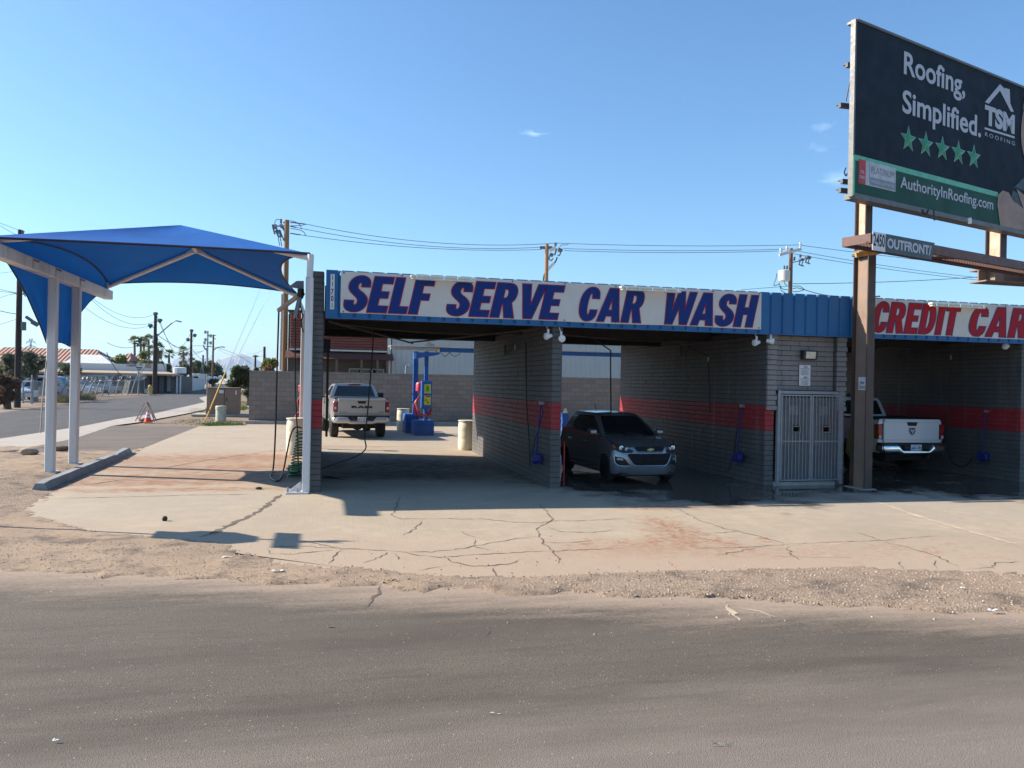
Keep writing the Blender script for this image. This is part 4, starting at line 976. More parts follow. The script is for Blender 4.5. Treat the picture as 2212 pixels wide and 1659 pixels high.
mb = MB(); d_ = R2+Vector((0, 0, -.12)); mb.prism([(d_.x-.22, d_.y-.02, d_.z-.02), (d_.x+.22, d_.y-.02, d_.z-.02), (d_.x+.05, d_.y-.02, d_.z+.12), (d_.x-.05, d_.y-.02, d_.z+.12)], (0, .03, 0)); mb.build('gusset', mpipe, can)
sn = MB(); sn.beam(*(edge_pt(FL, NL, t, (((R1+R2)/2)-(FL+NL)/2).normalized(), .77, .05) for t in (.44, .45)), .03, .02)
# right front post against the block wall, with base plate
def can_post(x, y, w_, d, z1, name='post', zt=None):
    mb = MB(); mb.cbox(x-w_/2, x+w_/2, y-d/2, y+d/2, 0, z1, .012); return mb
pa = YP(657, 1064, -.14).x; pb = YP(672.5, 1064, -.14).x
xc = YP(660, 1064, -.19).x
p_ = can_post(xc, -.12, .132, .132, 3.72).build('post', mpost, can)
mb = MB(); mb.tube([(xc+.0, -.12, 3.72), (xc+.01, -.1, 4.12)], .055, 14); mb.build('sleeve', mpipe, p_, smooth=True)
mb = MB(); mb.box(xc-.33, xc+.05, -.26, .02, .003, .03)
mb.prism([(xc-.083, -.13, .03), (xc-.30, -.13, .03), (xc-.083, -.13, .20)], (0, .02, 0)); mb.build('base_plate', mpost, p_)
mb = MB()
for dx, dy in ((-.3, -.2), (-.3, -.04), (-.14, -.2)): mb.lathe([(.0, .07), (.014, .07), (.014, .03), (.022, .03), (.022, .0)], (xc+dx, dy, .028), 8)
mb.build('anchor_bolt', msteel, p_)
# right back post behind it
yr = FR.y; xr = YP(655, 800, yr).x
p2 = can_post(xr, yr, .15, .15, 3.75).build('post', mpost, can)
mb = MB(); mb.tube([(xr, yr, 3.72), (FR.x, yr, FR.z)], .05, 14); mb.build('sleeve', mpipe, p2, smooth=True)
# two left posts with the long beam on top
for (x, y) in ((-5.22, 3.14), (-5.24, 4.72)):
    q = can_post(x, y, .165, .165, 3.86).build('post', mpost, can); 
    mb = MB(); mb.box(x-.14, x+.14, y-.14, y+.14, .02, .045); mb.build('base_plate', mpost, q)
bm_ = MB(); bm_.cbox(-5.33, -5.13, -.35, 7.28, 3.86, 4.08, .01); bm = bm_.build('beam', mpost, can)
for y in (1.7, 2.95, 4.55): MB().box(-5.128, -5.122, y, y+.006, 3.87, 4.07).build('weld_seam', mat('weld', (.16, .13, .12), .8), bm); MB().box(-5.128, -5.118, y+.05, y+.32, 4.02, 4.045).build('rust_mark', mat('weld', (.16, .13, .12), .8), bm)
mb = MB(); mb.lathe([(.06, 4.08), (.05, 4.10), (.035, 4.15), (.045, 4.19), (.03, FL.z)], (-5.26, 7.22, 0), 12); mb.lathe([(.06, 4.08), (.04, 4.14), (.04, NL.z)], (-5.3, .05, 0), 12); mb.build('finial', mpipe, can, smooth=True)
mb = MB(); mb.tube([(-5.3, .05, 4.1), NL], .03, 8); mb.build('corner_strut', mpipe, can)
# hanging side curtain behind the left posts
def curtain():
    c1 = crop(0, 780, 700, 2212); px = lambda u, v: XP(*c1(u, v), -5.36)
    L = [px(552, 1600), px(480, 1400), px(430, 1290), px(330, 1060), px(215, 850), px(95, 655)]
    L += [Vector((-5.36, L[-1].y-.65, 3.95)), Vector((-5.36, L[-1].y-1.2, 4.2))]
    Rr = [px(825, 1640), px(925, 1275), px(990, 1195), px(1060, 1110), px(1140, 1040)]
    Rr += [Vector((-5.36, Rr[-1].y+.6, 3.98)), Vector((-5.36, 7.35, 4.2))]
    bot = [px(552, 1600), px(600, 1592), px(665, 1588), px(720, 1592), px(770, 1608), px(825, 1640)]
    def interp(C, z):
        for a, b in zip(C, C[1:]):
            if a.z <= z <= b.z: return a.y+(b.y-a.y)*(z-a.z)/max(1e-6, b.z-a.z)
        return C[-1].y if z > C[-1].z else C[0].y
    top = lambda y: 4.18+.42*math.sin(math.pi*min(1, max(0, (y-.1)/7.4)))-.06
    nv, nu = 26, 40; vs = []; fs = []
    zb = min(p.z for p in bot)
    for j in range(nv+1):
        s = j/nv
        for i in range(nu+1):
            t = i/nu; yb = bot[0].y+(bot[-1].y-bot[0].y)*t
            k = t*(len(bot)-1); i0 = min(len(bot)-2, int(k)); zz = bot[i0].z+(bot[i0+1].z-bot[i0].z)*(k-i0)
            z = zz+(4.2-zz)*s; yl = interp(L, z) if s > 0 else yb; yr_ = interp(Rr, z) if s > 0 else yb
            y = yl+(yr_-yl)*t
            if s == 1: pass
            z2 = z if z < 3.9 else z+(top(y)-4.2)*((z-3.9)/.3)
            fold = .035*math.sin(t*34)*(1-s)**1.5
            if z > 3.9:      # the top lies against the canopy's own scalloped edge
                tt = i/nu; ep = edge_pt(NL, FL, tt, (((R1+R2)/2)-(FL+NL)/2).normalized(), .30, .22); q_ = min(1, (z-3.9)/.3)
                vs.append((-5.36+(ep.x-.005+5.36)*q_, y+(ep.y-y)*q_, 3.9+(ep.z+.01-3.9)*q_)); continue
            vs.append((-5.36+fold, y, z2))
    for j in range(nv):
        for i in range(nu): q = j*(nu+1)+i; fs.append((q, q+1, q+nu+2, q+nu+1))
    mb = MB(); mb.add(vs, fs); c = mb.build('side_curtain', mfab, can, smooth=True, fix=False)
    h = MB(); h.tube([(p.x, p.y, p.z) for p in L[:-1]], .016, 5); h.tube([(p.x, p.y, p.z) for p in Rr[:-1]], .016, 5); h.tube(bot, .016, 5); h.build('hem', mhem, c)
curtain()
# rope beside the near left post
cr = crop(0, 1200, 600, 2212)
pts = [DP(*cr(u, v), 15.0) for u, v in [(645, 560), (620, 760), (600, 960), (580, 1180), (570, 1380), (560, 1560)]]
tag(MB().tube(pts, .012, 6).build('rope', mat('rope_grey', (.40, .37, .33), .8), smooth=True), 'thin grey rope hanging slack beside the left white post', 'rope')
# ------------------------------------------------------------ off frame street sign post whose shadow falls on the pad
sx = -4.95; SA, SB = TOSUN.x/TOSUN.z, TOSUN.y/TOSUN.z
g = G(0, 1138.5); sy = g.y+(sx-g.x)*SB/SA
def shz(u, v): return (G(u, v).x-sx)/(-SA)
zc, zl, zbd = shz(474, 1153), shz(372, 1157), shz(622, 1157)
st_ = thing('stop_sign', 'steel sign post with octagonal stop sign and green street blades at the far left corner', 'street sign', (sx, sy, 0))
mb = MB(); mb.box(sx-.022, sx+.022, sy-.022, sy+.022, -.05, zbd+.42); mb.build('post', msteel, st_)
mb = MB(); mb.prism([(sx-.03, sy+.40*math.cos(R(22.5+45*k)), zc+.39*math.sin(R(22.5+45*k))) for k in range(8)], (-.006, 0, 0)); mb.build('stop_plate', mat('stop_red', (.45, .015, .02), .4), st_)
mb = MB(); mb.box(sx-.035, sx-.028, sy-.23, sy+.23, zl-.14, zl+.16); mb.build('lower_plate', mat('stop_red', (.45, .015, .02), .4), st_)
mgrn = mat('sign_green', (.0, .13, .07), .4)
mb = MB(); mb.box(sx-.003, sx+.003, sy-.47, sy+.47, zbd-.11, zbd+.11); mb.build('street_blade', mgrn, st_)
mb = MB(); mb.box(sx-.40, sx+.40, sy-.003, sy+.003, zbd+.13, zbd+.30); mb.build('street_blade', mgrn, st_)
# ------------------------------------------------------------ wash station at the left end wall
t = thing('hose_boom', 'pair of pale swing booms with black fittings beside the white canopy post', 'boom arm', YP(648, 650, 1.3))
J = YP(*c5(1140, 150), 1.3); A1 = YP(*c5(755, 435), 1.9); A2 = YP(*c5(1075, 575), 1.0)
mb = MB(); mb.beam(J, A1, .075, .06); mb.beam(J+Vector((.02, 0, -.05)), A2, .07, .07); mb.build('arm', mat('boom_pale', (.42, .38, .34), .5), t)
mb = MB(); mb.tube([YP(*c5(1180, 20), 1.3), YP(*c5(1185, 120), 1.3)], .065, 10); mb.tube([YP(*c5(1185, 110), 1.3), YP(*c5(1190, 210), 1.3)], .08, 10, r2=.03); mb.build('swivel_head', mat('pole_black2', (.012, .016, .02), .5), t, smooth=True)
mb = MB(); mb.prism([YP(*c5(950, -100+70), 1.25), YP(*c5(1100, -140), 1.25), YP(*c5(1240, -140), 1.25), YP(*c5(1240, 20), 1.25)], (0, .12, 0)); mb.build('bracket', mat('bracket_grey', (.16, .19, .23), .6), t)
mb = MB(); mb.tube([YP(*c5(1190, 200), 1.3), YP(*c5(1165, 300), 1.3), YP(*c5(1195, 440), 1.3), YP(*c5(1225, 540), 1.3), YP(*c5(1190, 640), 1.3), YP(*c5(1200, 760), 1.3), YP(*c5(1235, 860), 1.3)], .014, 6); mb.build('cord', mhose, t, smooth=True)
c4_ = crop(900, 1380, 400, 1276)
g0 = G(*c4_(395, 1235)); yy = g0.y
pts = [A1] + [YP(*c4_(u, v), yy+(A1.y-yy)*k) for u, v, k in [(440, 120, .7), (430, 560, .45), (415, 960, .2), (395, 1215, .02)]]
pts += [G(*c4_(362, 1290), .02), G(*c4_(385, 1330), .02), G(*c4_(440, 1350), .02), G(*c4_(480, 1325), .03), YP(*c4_(520, 1220), yy-.3), YP(*c4_(560, 1020), yy-.3), YP(*c4_(595, 850), yy-.3), YP(*c4_(630, 745), yy-.3), YP(*c4_(680, 705), yy-.3), YP(*c4_(740, 720), yy-.3)]
tag(MB().tube(smoothp(pts), .017, 8).build('wash_hose', mat('hose_dark_green', (.025, .035, .035), .45), smooth=True), 'dark hose dropping from the long pale boom and looping on the sunlit pad', 'hose')
pts = [A2, YP(*c4_(660, 100), .9), YP(*c4_(670, 450), .8), YP(*c4_(690, 850), .6), YP(*c4_(695, 1150), .4)]
tag(MB().tube(smoothp(pts), .013, 8).build('wash_hose', mhose, smooth=True), 'black hose hanging straight down left of the white canopy post', 'hose')
# green coiled air hose
pts = []
axis_ = smoothp([YP(*c4_(715, 760), .4), YP(*c4_(710, 880), .4), YP(*c4_(695, 980), .4), YP(*c4_(680, 1080), .4), YP(*c4_(665, 1180), .4), YP(*c4_(670, 1230), .4)], 30)
for i, p in enumerate(axis_):
    k = i/len(axis_); a = i*.62; r = .065+.03*k; pts.append(p+Vector((math.cos(a)*r, math.sin(a)*r, 0)))
t = thing('air_hose', 'green coiled hose hanging and piled at the foot of the white canopy post', 'hose', G(*c4_(650, 1310)))
mgh = mat('hose_green', (.008, .11, .05), .35)
mb = MB(); mb.tube(pts, .011, 6); mb.build('coil', mgh, t, smooth=True)
mb = MB(); g = G(*c4_(645, 1310)); pts = []
for i in range(150): a = i*.35; r = .12+.015*math.sin(i*.21); pts.append(Vector((g.x+math.cos(a)*r+.02*math.sin(i*.05), g.y+.05+math.sin(a)*r, .015+.0016*i)))
mb.tube(pts, .011, 6); mb.build('pile', mgh, t, smooth=True); mb = MB()
g2 = G(*c4_(690, 1240)); pts = []
for i in range(90): a = i*.45; r = .11; pts.append(Vector((g2.x+math.cos(a)*r, g2.y+math.sin(a)*r*.8, .02+.002*i)))
mb.tube(pts, .011, 6); mb.build('pile', mgh, t, smooth=True)
# white drums
mdrum = mat('drum_white', (.66, .62, .48), .4, var=.06, dirt=(.4, .34, .24), dirtamt=.4)
def drum(x, y, h, r, label):
    t = thing('trash_drum', label, 'drum', (x, y, 0), group='pale plastic drums used as bins')
    mb = MB(); mb.lathe([(r*.88, 0), (r*.95, .04), (r, h*.12), (r*1.0, h*.36), (r*.985, h*.38), (r*1.0, h*.40), (r, h*.62), (r*.985, h*.64), (r, h*.66), (r*.97, h*.9), (r*.86, h*.965), (r*.86, h), (r*.8, h), (r*.8, h-.1)], n=28); mb.build('drum_body', mdrum, t, local=True, smooth=True)
    mb = MB(); mb.lathe([(r*.87, h-.03), (r*1.02, h-.025), (r*1.02, h+.004), (r*.82, h+.004)], n=28); mb.build('rim', mdrum, t, local=True, smooth=True); return t
g = G(640, 983); drum(g.x, g.y+.2, .95, .27, 'pale drum bin half hidden behind the white canopy post')
g = G(1012, 973); drum(g.x, g.y+.25, .86, .27, 'pale drum bin at the back end of the wall between the first two bays')
g = G(869, 931); drum(g.x+.05, g.y+.3, .88, .25, 'pale drum bin beside the blue vacuum island behind the silver pickup')
# vacuum behind left post: red head and red hose
def vac_small():
    b = G(650, 968); t = thing('vacuum', 'red topped vacuum with red hose behind the white canopy post', 'vacuum', (b.x, b.y, 0)); yv = b.y
    q = lambda u, v: YP(*c4_(u, v), yv)
    mb = MB(); a = q(700, 200); c = q(760, 292); mb.cbox(a.x, c.x, yv-.15, yv+.15, c.z, a.z, .03); mb.build('vacuum_head', mat('vac_red', (.60, .03, .06), .4), t)
    mb = MB(); a = q(738, 290); mb.box(a.x, a.x+.08, yv-.04, yv+.04, 0, a.z); mb.build('stand', mat('stand_yellow', (.60, .42, .15), .5), t)
    mb = MB(); mb.tube(smoothp([q(718, 352), q(695, 400), q(712, 480), q(735, 510), q(690, 545), q(655, 610), q(645, 680)]), .03, 8); mb.build('vacuum_hose', mat('vac_hose_red', (.40, .015, .02), .45), t, smooth=True)
    mb = MB(); a = q(632, 632); c = q(735, 680); mb.cbox(a.x, c.x, yv-.1, yv+.1, c.z, a.z, .01); mb.build('tank_lid', mat('tank_blue', (.25, .38, .6), .5), t)
vac_small()
# ------------------------------------------------------------ vacuum island behind the first bay
mvb = mat('vac_blue', (.008, .10, .36), .5, var=.15, dirt=(.02, .05, .1), dirtamt=.4); mvbb = mat_block('blue_block', (.012, .10, .34), False)
gB = G(*c8b(1300, 1448)); yv = gB.y; V = lambda u, v, y=yv: YP(*c8b(u, v), y)
isl = thing('vacuum_island', 'bright blue block island with posts and beams beside the silver pickup', 'vacuum island', (gB.x, yv, 0))
def blockbox(x0, x1, y0, y1, z1):
    m_ = block_wall(x0, x1, y0, y0+.2, 0, round(z1/CRS)*CRS, 'x', blk=.3); m2 = block_wall(x0, x0+.2, y0+.21, y1, 0, round(z1/CRS)*CRS, 'y', blk=.3)
    m_.v += []; k = len(m_.v); m_.v += m2.v; m_.f += [tuple(i+k for i in f) for f in m2.f]
    m_.box(x0+.02, x1-.02, y0+.02, y1-.02, 0, z1-.01); return m_
a, c = V(1190, 1265), V(1428, 1445); blockbox(a.x, c.x, yv, yv+1.1, a.z).build('block_base', mvbb, isl, fix=False)
a, c = V(1082, 1185, yv+1.4), V(1240, 1400, yv+1.4); blockbox(a.x, c.x, yv+1.25, yv+2.3, a.z).build('block_base', mvbb, isl, fix=False)
mb = MB(); ya = yv+1.5; a = V(1212, 440, ya); mb.box(a.x-.09, a.x+.09, ya-.09, ya+.09, .5, a.z); mb.build('column', mvb, isl)
mb = MB(); yb = yv+.5; a = V(1340, 440, yb); mb.box(a.x-.07, a.x+.07, yb-.07, yb+.07, .5, a.z); mb.build('column', mvb, isl)
zb = V(1700, 452).z; zt_ = V(1700, 402).z
mb = MB(); a = V(1500, 400); mb.box(a.x, 18.5, yv, yv+.1, zb, zt_); mb.build('long_beam', mvb, isl)
mb = MB(); a = V(908, 385); c = V(1460, 430); mb.box(a.x, c.x, yv-.05, yv+.15, c.z, a.z); mb.build('end_beam', mat('vac_bare', (.36, .35, .33), .6, dirt=(.1, .1, .12), dirtamt=.7), isl)
mb = MB(); mb.prism([V(1215, 450), V(1500, 450), V(1490, 478), V(1350, 500), V(1215, 525)], (0, 1.1, 0)); mb.build('gusset', mvb, isl)
mb = MB(); a = V(905, 375); mb.box(a.x, 18.5, yv-.2, yv+.9, V(1200, 384).z, V(1200, 374).z); mb.build('roof_sheet', mat('tin', (.55, .55, .52), .4, .3), isl)
mb = MB(); mb.add([V(1310, 385), V(1355, 318), V(1442, 362), V(1420, 392), V(1310, 385)+Vector((0, .3, 0)), V(1442, 362)+Vector((0, .25, 0))], [(0, 1, 2, 3), (1, 4, 5, 2)]); mb.build('loose_tin', mat('tin_grey', (.27, .26, .24), .6), isl, fix=False)
mb = MB(); mb.prism([V(1445, 385), V(1478, 378), V(1500, 368), V(1495, 410), V(1470, 420), V(1465, 448), V(1443, 445)], (0, .06, 0)); mb.build('orange_rag', mat('rag', (.55, .25, .03), .8), isl)
mb = MB()
for q0, q1 in ((1505, 1615), (1615, 1748)): mb.tube([V(q0, 450), V(q0+30, 485), V((q0+q1)/2, 500), V(q1-30, 485), V(q1, 450)], .012, 5)
mb.build('cable_loop', mhose, isl, smooth=True)
for z in (935, 1035):
    a, c = V(1143, z, ya), V(1225, z+15, ya); mb = MB(); mb.box(a.x, c.x, ya-.04, ya+.04, c.z, a.z); mb.build('hook_arm', mvb, isl)
uv_ = V; vc = thing('vacuum', 'blue coin vacuum with yellow stickers and red hose on the blue island', 'vacuum', (V(1330, 1200).x, yv+.3, .5))
mb = MB(); a, c = V(1282, 792), V(1403, 1128); mb.cbox(a.x, c.x, yv+.02, yv+.35, c.z, a.z, .015); mb.build('cabinet', mvb, vc)
mb = MB(); a = V(1330, 1128); mb.box(a.x-.04, a.x+.04, yv+.1, yv+.2, .5, a.z); mb.build('stand', mvb, vc)
mb = MB(); a, c = V(1228, 812, yv+.3), V(1282, 914, yv+.3); mb.lathe([(0, a.z+.02), (.12, a.z), (.15, a.z-.05), (.15, c.z), (0, c.z)], ((a.x+c.x)/2+.03, yv+.45, 0), 16); mb.build('motor_head', MATS['vac_red'], vc, smooth=True)
mb = MB(); q = V(1325, 1110); cx, cz = V(1312, 1115).x, V(1312, 1110).z; rr = V(1420, 1110).x-cx
for s_, dy in ((1, .40), (.9, .46)): mb.tube([(cx+math.cos(R(a))*rr*s_, yv+dy, cz+math.sin(R(a))*rr*s_*1.15) for a in range(-230, 60, 10)], .028, 7)
mb.tube(smoothp([V(1270, 960, yv+.3), V(1215, 1040, yv+.2), V(1235, 1150, yv-.05), V(1300, 1200, yv-.06), V(1400, 1190, yv-.04)]), .028, 7)
mb.build('vacuum_hose', MATS['vac_hose_red'], vc, smooth=True)
PV = Plane((0, yv+.02, 0), (1, 0, 0), (0, -1, 0)); h_ = lambda u, v: PV.hit(c8b(u, v))
my = mat('sticker_yellow', (.62, .52, .02), .5); mtg = mat('sticker_green', (.02, .30, .05), .5)
for (u0, v0, u1, v1) in ((1312, 832, 1388, 942), (1312, 968, 1386, 1082)):
    (a0, z1), (a1, z0) = h_(u0, v0), h_(u1, v1); mb = MB(); PV.rect(mb, a0, a1, z0, z1, .002, .006); mb.build('sticker', my, vc)
mb = MB(); PV.poly(mb, [h_(*q) for q in [(1318, 915), (1335, 905), (1322, 890), (1336, 878), (1326, 862), (1342, 856), (1350, 838), (1358, 856), (1374, 862), (1364, 878), (1378, 890), (1366, 905), (1382, 915), (1356, 918), (1356, 926), (1344, 926), (1344, 918)]], .008); mb.build('tree_print', mtg, vc, fix=False)
mb = MB(); (a0, z1), (a1, z0) = h_(1330, 972), h_(1382, 988)
for i in range(4): PV.rect(mb, a0+(a1-a0)*i/4, a0+(a1-a0)*(i+.7)/4, z0, z1, .006, .008)
PV.poly(mb, [h_(*q) for q in [(1353, 1034), (1364, 1048), (1353, 1064), (1343, 1048)]], .008)
PV.rect(mb, *[h_(1322, 1010)[0], h_(1340, 1030)[0]], h_(1322, 1030)[1], h_(1322, 1014)[1], .006, .008)
mb.build('print', MATS['ink_black'], vc, fix=False)
# second blue vacuum island glimpsed through bay two
pp = G(1222, 945); t = thing('vacuum_island', 'blue block island with a blue cabinet glimpsed behind the hatchback', 'vacuum island', (pp.x, pp.y, 0))
s3 = crop(2060, 1480, 560, 2212); W3 = lambda u, v: YP(*s3(u, v), pp.y)
a, c = W3(190, 430), W3(278, 610); blockbox(a.x, c.x, pp.y, pp.y+.8, a.z).build('block_base', mvbb, t, fix=False)
a, c = W3(212, 278), W3(300, 430); mb = MB(); mb.cbox(a.x, c.x, pp.y+.1, pp.y+.4, c.z, a.z, .01); mb.build('cabinet', mvb, t)
a, c = W3(240, 205), W3(300, 278); mb = MB(); mb.lathe([(0, a.z), (.05, a.z-.02), (.04, (a.z+c.z)/2), (.09, (a.z+c.z)/2-.02), (.09, c.z)], ((a.x+c.x)/2, pp.y+.25, 0), 10); mb.build('motor_head', mdrum, t, smooth=True)
g = G(*s3(315, 600)); 
mb = MB(); mb.box(g.x-.3, g.x+.5, g.y+3.2, g.y+3.7, 0, .9); 
# ------------------------------------------------------------ parking curbs
mcurb = mat('curb_grey', (.22, .24, .25), .8, var=.2, bmp=.5, scale=3, dirt=(.35, .28, .2), dirtamt=.5)
def curb(a, b, label):
    a = Vector(a); b = Vector(b); d = (b-a).normalized(); s = Vector((-d.y, d.x, 0)); prof = [(-.13, 0), (.13, 0), (.12, .05), (.07, .14), (-.07, .14), (-.12, .05)]
    t = (a+b)/2; mb = MB(); n = 14; L_ = (b-a).length; vs = []; fs = []
    for i in range(n+1):
        k = i/n; e = .05 if i in (0, n) else 0
        for (x, z) in prof: q = a+d*(L_*k)+s*(x*(1-e*2)); vs.append((q.x+random.uniform(-.004, .004), q.y, z*(1-e*3)+random.uniform(-.003, .003)))
    for i in range(n):
        for j in range(6): fs.append((i*6+j, i*6+(j+1) % 6, (i+1)*6+(j+1) % 6, (i+1)*6+j))
    fs += [tuple(range(6)), tuple(n*6+j for j in range(6))]; mb.add(vs, fs)
    return tag(mb.build('parking_curb', mcurb, smooth=25), label, 'parking curb', 'concrete curbs in line at the edge of the dirt')
g1, g2, g3 = G(*c7(300, 682)), G(*c7(858, 452)), G(*c7(965, 398))
curb((g1.x, g1.y, 0), (g2.x, g2.y, 0), 'long grey concrete curb between the gravel and the pad')
curb((g2.x, g2.y+.06, 0), (g3.x-.02, g3.y, 0), 'short grey concrete curb continuing behind the long one')
# ============================================================ BILLBOARD
mbrown = mat('brown_paint', (.055, .034, .028), .5, var=.15, scale=2, dirt=(.22, .10, .05), dirtamt=.5)
mtan = mat('post_tan', (.22, .155, .12), .6, var=.12, scale=3, dirt=(.40, .17, .05), dirtamt=.55)
mfr = mat('frame_grey', (.12, .12, .12), .5, .2, dirt=(.2, .15, .1), dirtamt=.3)
e_ = Vector((.953, .303, 0)).normalized(); n_b = Vector((.303, -.953, 0)).normalized()
B0 = DP(1838, 230, 14.75); PB = Plane((B0.x, B0.y, 0), e_, n_b)
cb7 = crop(3100, 0, 740, 1535); H = lambda x, y: PB.hit(cb7(x, y))
pb0 = G(1865, 1058)
bb_ = thing('billboard', 'large dark roofing billboard on a brown steel column with a catwalk', 'billboard', (pb0.x, pb0.y, 0))
zt = H(232, 168)[1]; zbm = H(205, 1500)[1]; aL = (H(232, 168)[0]+H(205, 1500)[0])/2; aR = 10.9
mnavy = mat('bill_navy', (.002, .011, .026), .85, var=.08, scale=1); mwt = mat('bill_white', (.45, .47, .53), .6, var=.03)
mb = MB(); PB.rect(mb, aL, aL+aR, zbm, zt, -.05, 0); face = mb.build('sign_face', mnavy, bb_)
mb = MB(); PB.rect(mb, aL-.05, aL-.004, zbm-.07, zt+.04, -.08, .02); PB.rect(mb, aL, aL+aR, zbm-.10, zbm-.004, -.2, .04); PB.rect(mb, aL, aL+aR, zt+.004, zt+.05, -.2, .03); mb.build('frame', mfr, bb_)
# green band with pale edge, ends where the man stands
mgb = mat('bill_green', (.003, .062, .04), .7, var=.15, scale=.8); mgl = mat('bill_green_light', (.10, .42, .26), .45)
gz1 = H(210, 1235)[1]; a_e = H(1330, 1490)[0]
mb = MB(); PB.poly(mb, [(aL, zbm), (aL+aR, zbm), (aL+aR, gz1-.02), (aL, gz1-.02)], .004); mb.build('green_band', mgb, face, fix=False)
mb = MB(); PB.rect(mb, aL, a_e, gz1-.02, gz1+.085, .005, .007); mb.build('band_edge', mgl, face)
mb = MB(); PB.rect(mb, aL-.055, aL-.005, zbm-.06, gz1+.05, .032, .036); mb.build('wrap_edge', mgl, face)
def btext(txt, pl, pr, ytop, ybase, xref, bold=.02, grp='lettering', m_=mwt, sp=1.0, out=.012):
    a0 = H(*pl)[0]; a1 = H(*pr)[0]; z1 = H(xref, ytop)[1]; z0 = H(xref, ybase)[1]
    mb = MB(); PB.text(mb, txt, a0, a1, z0, z1, out, bold=bold, space=sp); return mb.build(grp, m_, face, fix=False)
btext('Roofing,', (597, 490), (1073, 720), 402, 580, 610)
btext('Simplified.', (586, 790), (1196, 1030), 700, 878, 600)
sh_ = mat('bill_shadow_ink', (.004, .03, .02), .5)
btext('AuthorityInRoofing.com', (576, 1430), (1296, 1600), 1384, 1472, 600, bold=.012, m_=sh_, out=.009)
btext('AuthorityInRoofing.com', (570, 1425), (1291, 1595), 1378, 1466, 600, bold=.012)
btext('TSM', (1226, 900), (1458, 990), 822, 975, 1250, bold=.05)
mb = MB()
for pts in ([(1228, 795), (1345, 655), (1378, 690), (1378, 735), (1345, 705), (1258, 808)], [(1345, 655), (1378, 690), (1452, 872), (1428, 868), (1345, 706)], [(1380, 684), (1420, 696), (1424, 800), (1383, 760)]):
    PB.poly(mb, [H(*p) for p in pts], .010+.0005*len(mb.f))
mb.poly([PB.w(*H(*p), .01) for p in [(1225, 990), (1458, 1062), (1458, 1078), (1225, 1006)]]); mb.build('roof_logo', mwt, face, fix=False)
btext('ROOFING', (1228, 1045), (1460, 1110), 1030, 1060, 1235, bold=0, sp=1.5)
mb = MB(); ms_ = MB(); mst = mat('star_green', (.03, .26, .14), .4); msl = mat('star_edge', (.22, .42, .33), .4)
for i, (x, y, r) in enumerate([(633, 1085, 60), (768, 1125, 58), (898, 1157, 55), (1022, 1190, 54), (1142, 1222, 52)]):
    a, z = H(x, y); rr = abs(H(x+r, y)[0]-a)*1.05
    for M_, k, o in ((ms_, 1.0, .008), (mb, .87, .011)):
        P = [(a+math.sin(R(36*q))*rr*k*(1 if q % 2 == 0 else .42), z+math.cos(R(36*q))*rr*k*(1 if q % 2 == 0 else .42)) for q in range(10)]
        vs = [PB.w(a, z, o+(.03 if M_ is mb else 0))]+[PB.w(*p, o) for p in P]; M_.add(vs, [(0, q+1, (q+1) % 10+1) for q in range(10)])
ms_.build('star_outline', msl, face, fix=False); mb.build('star', mst, face, fix=False)
# small contractor badge
(a0, z0), (a1, z1) = H(243, 1425), H(300, 1342); mb = MB(); PB.rect(mb, a0, a1, z0, z0+.46, .006, .010); mb.build('badge_red', mat('badge_red', (.42, .02, .02), .5), face)
a2 = H(330, 1400)[0]; a3 = H(532, 1450)[0]
mb = MB(); PB.rect(mb, a1, a2-.01, z0, z0+.46, .006, .010); PB.rect(mb, a2, a3, z0, z0+.46, .006, .010); mb.build('badge_grey', mat('badge_grey', (.42, .43, .45), .4), face)
mb = MB(); PB.text(mb, 'OWENS', a0+.05, a1-.05, z0+.20, z0+.26, .012, bold=.02); PB.text(mb, 'CORNING', a0+.03, a1-.03, z0+.10, z0+.16, .012, bold=.02); mb.build('lettering', mwt, face, fix=False)
mb = MB(); PB.text(mb, 'PLATINUM', a2+.05, a3-.05, z0+.25, z0+.38, .012, bold=.0); mb.build('lettering', mat('badge_ink', (.12, .14, .17), .5), face, fix=False)
mb = MB(); PB.rect(mb, a2+.01, a3-.01, z0+.02, z0+.17, .010, .0105); mb.build('badge_strip', mat('badge_dark', (.2, .23, .27), .5), face)
mb = MB(); PB.text(mb, 'PREFERRED CONTRACTOR', a2+.04, a3-.04, z0+.07, z0+.125, .012, bold=0.01); mb.build('lettering', mwt, face, fix=False)
# printed man at the right: generic, mostly outside the picture
msk = mat('print_skin', (.30, .17, .115), .5, var=.25, scale=3); msh = mat('print_shirt', (.015, .02, .03), .5); mhr = mat('print_hair', (.045, .03, .022), .5)
A = lambda x, y: H(x, y)
fx = H(1500, 1000)[0]; fz = H(1500, 1000)[1]
def blob(cx, cz, rx, rz, n=26, w0=0): return [(cx+rx*math.cos(2*math.pi*i/n)*(1+w0*math.sin(2*math.pi*i/n)), cz+rz*math.sin(2*math.pi*i/n)) for i in range(n)]
hc = fx+.62
pr = MB(); PB.poly(pr, [(a_e+.35, zbm), H(1448, 1450), (hc-.95, fz-1.45), (hc-.30, fz-1.0), (hc+.35, fz-1.0), (hc+1.4, fz-1.5), (hc+1.8, zbm)], .012); pr.build('printed_shirt', msh, face, fix=False)
pr = MB(); PB.poly(pr, blob(hc, fz+.05, .58, .88, w0=-.12), .016); PB.poly(pr, [(hc-.22, fz-.6), (hc+.25, fz-.6), (hc+.3, fz-1.15), (hc-.28, fz-1.15)], .014)
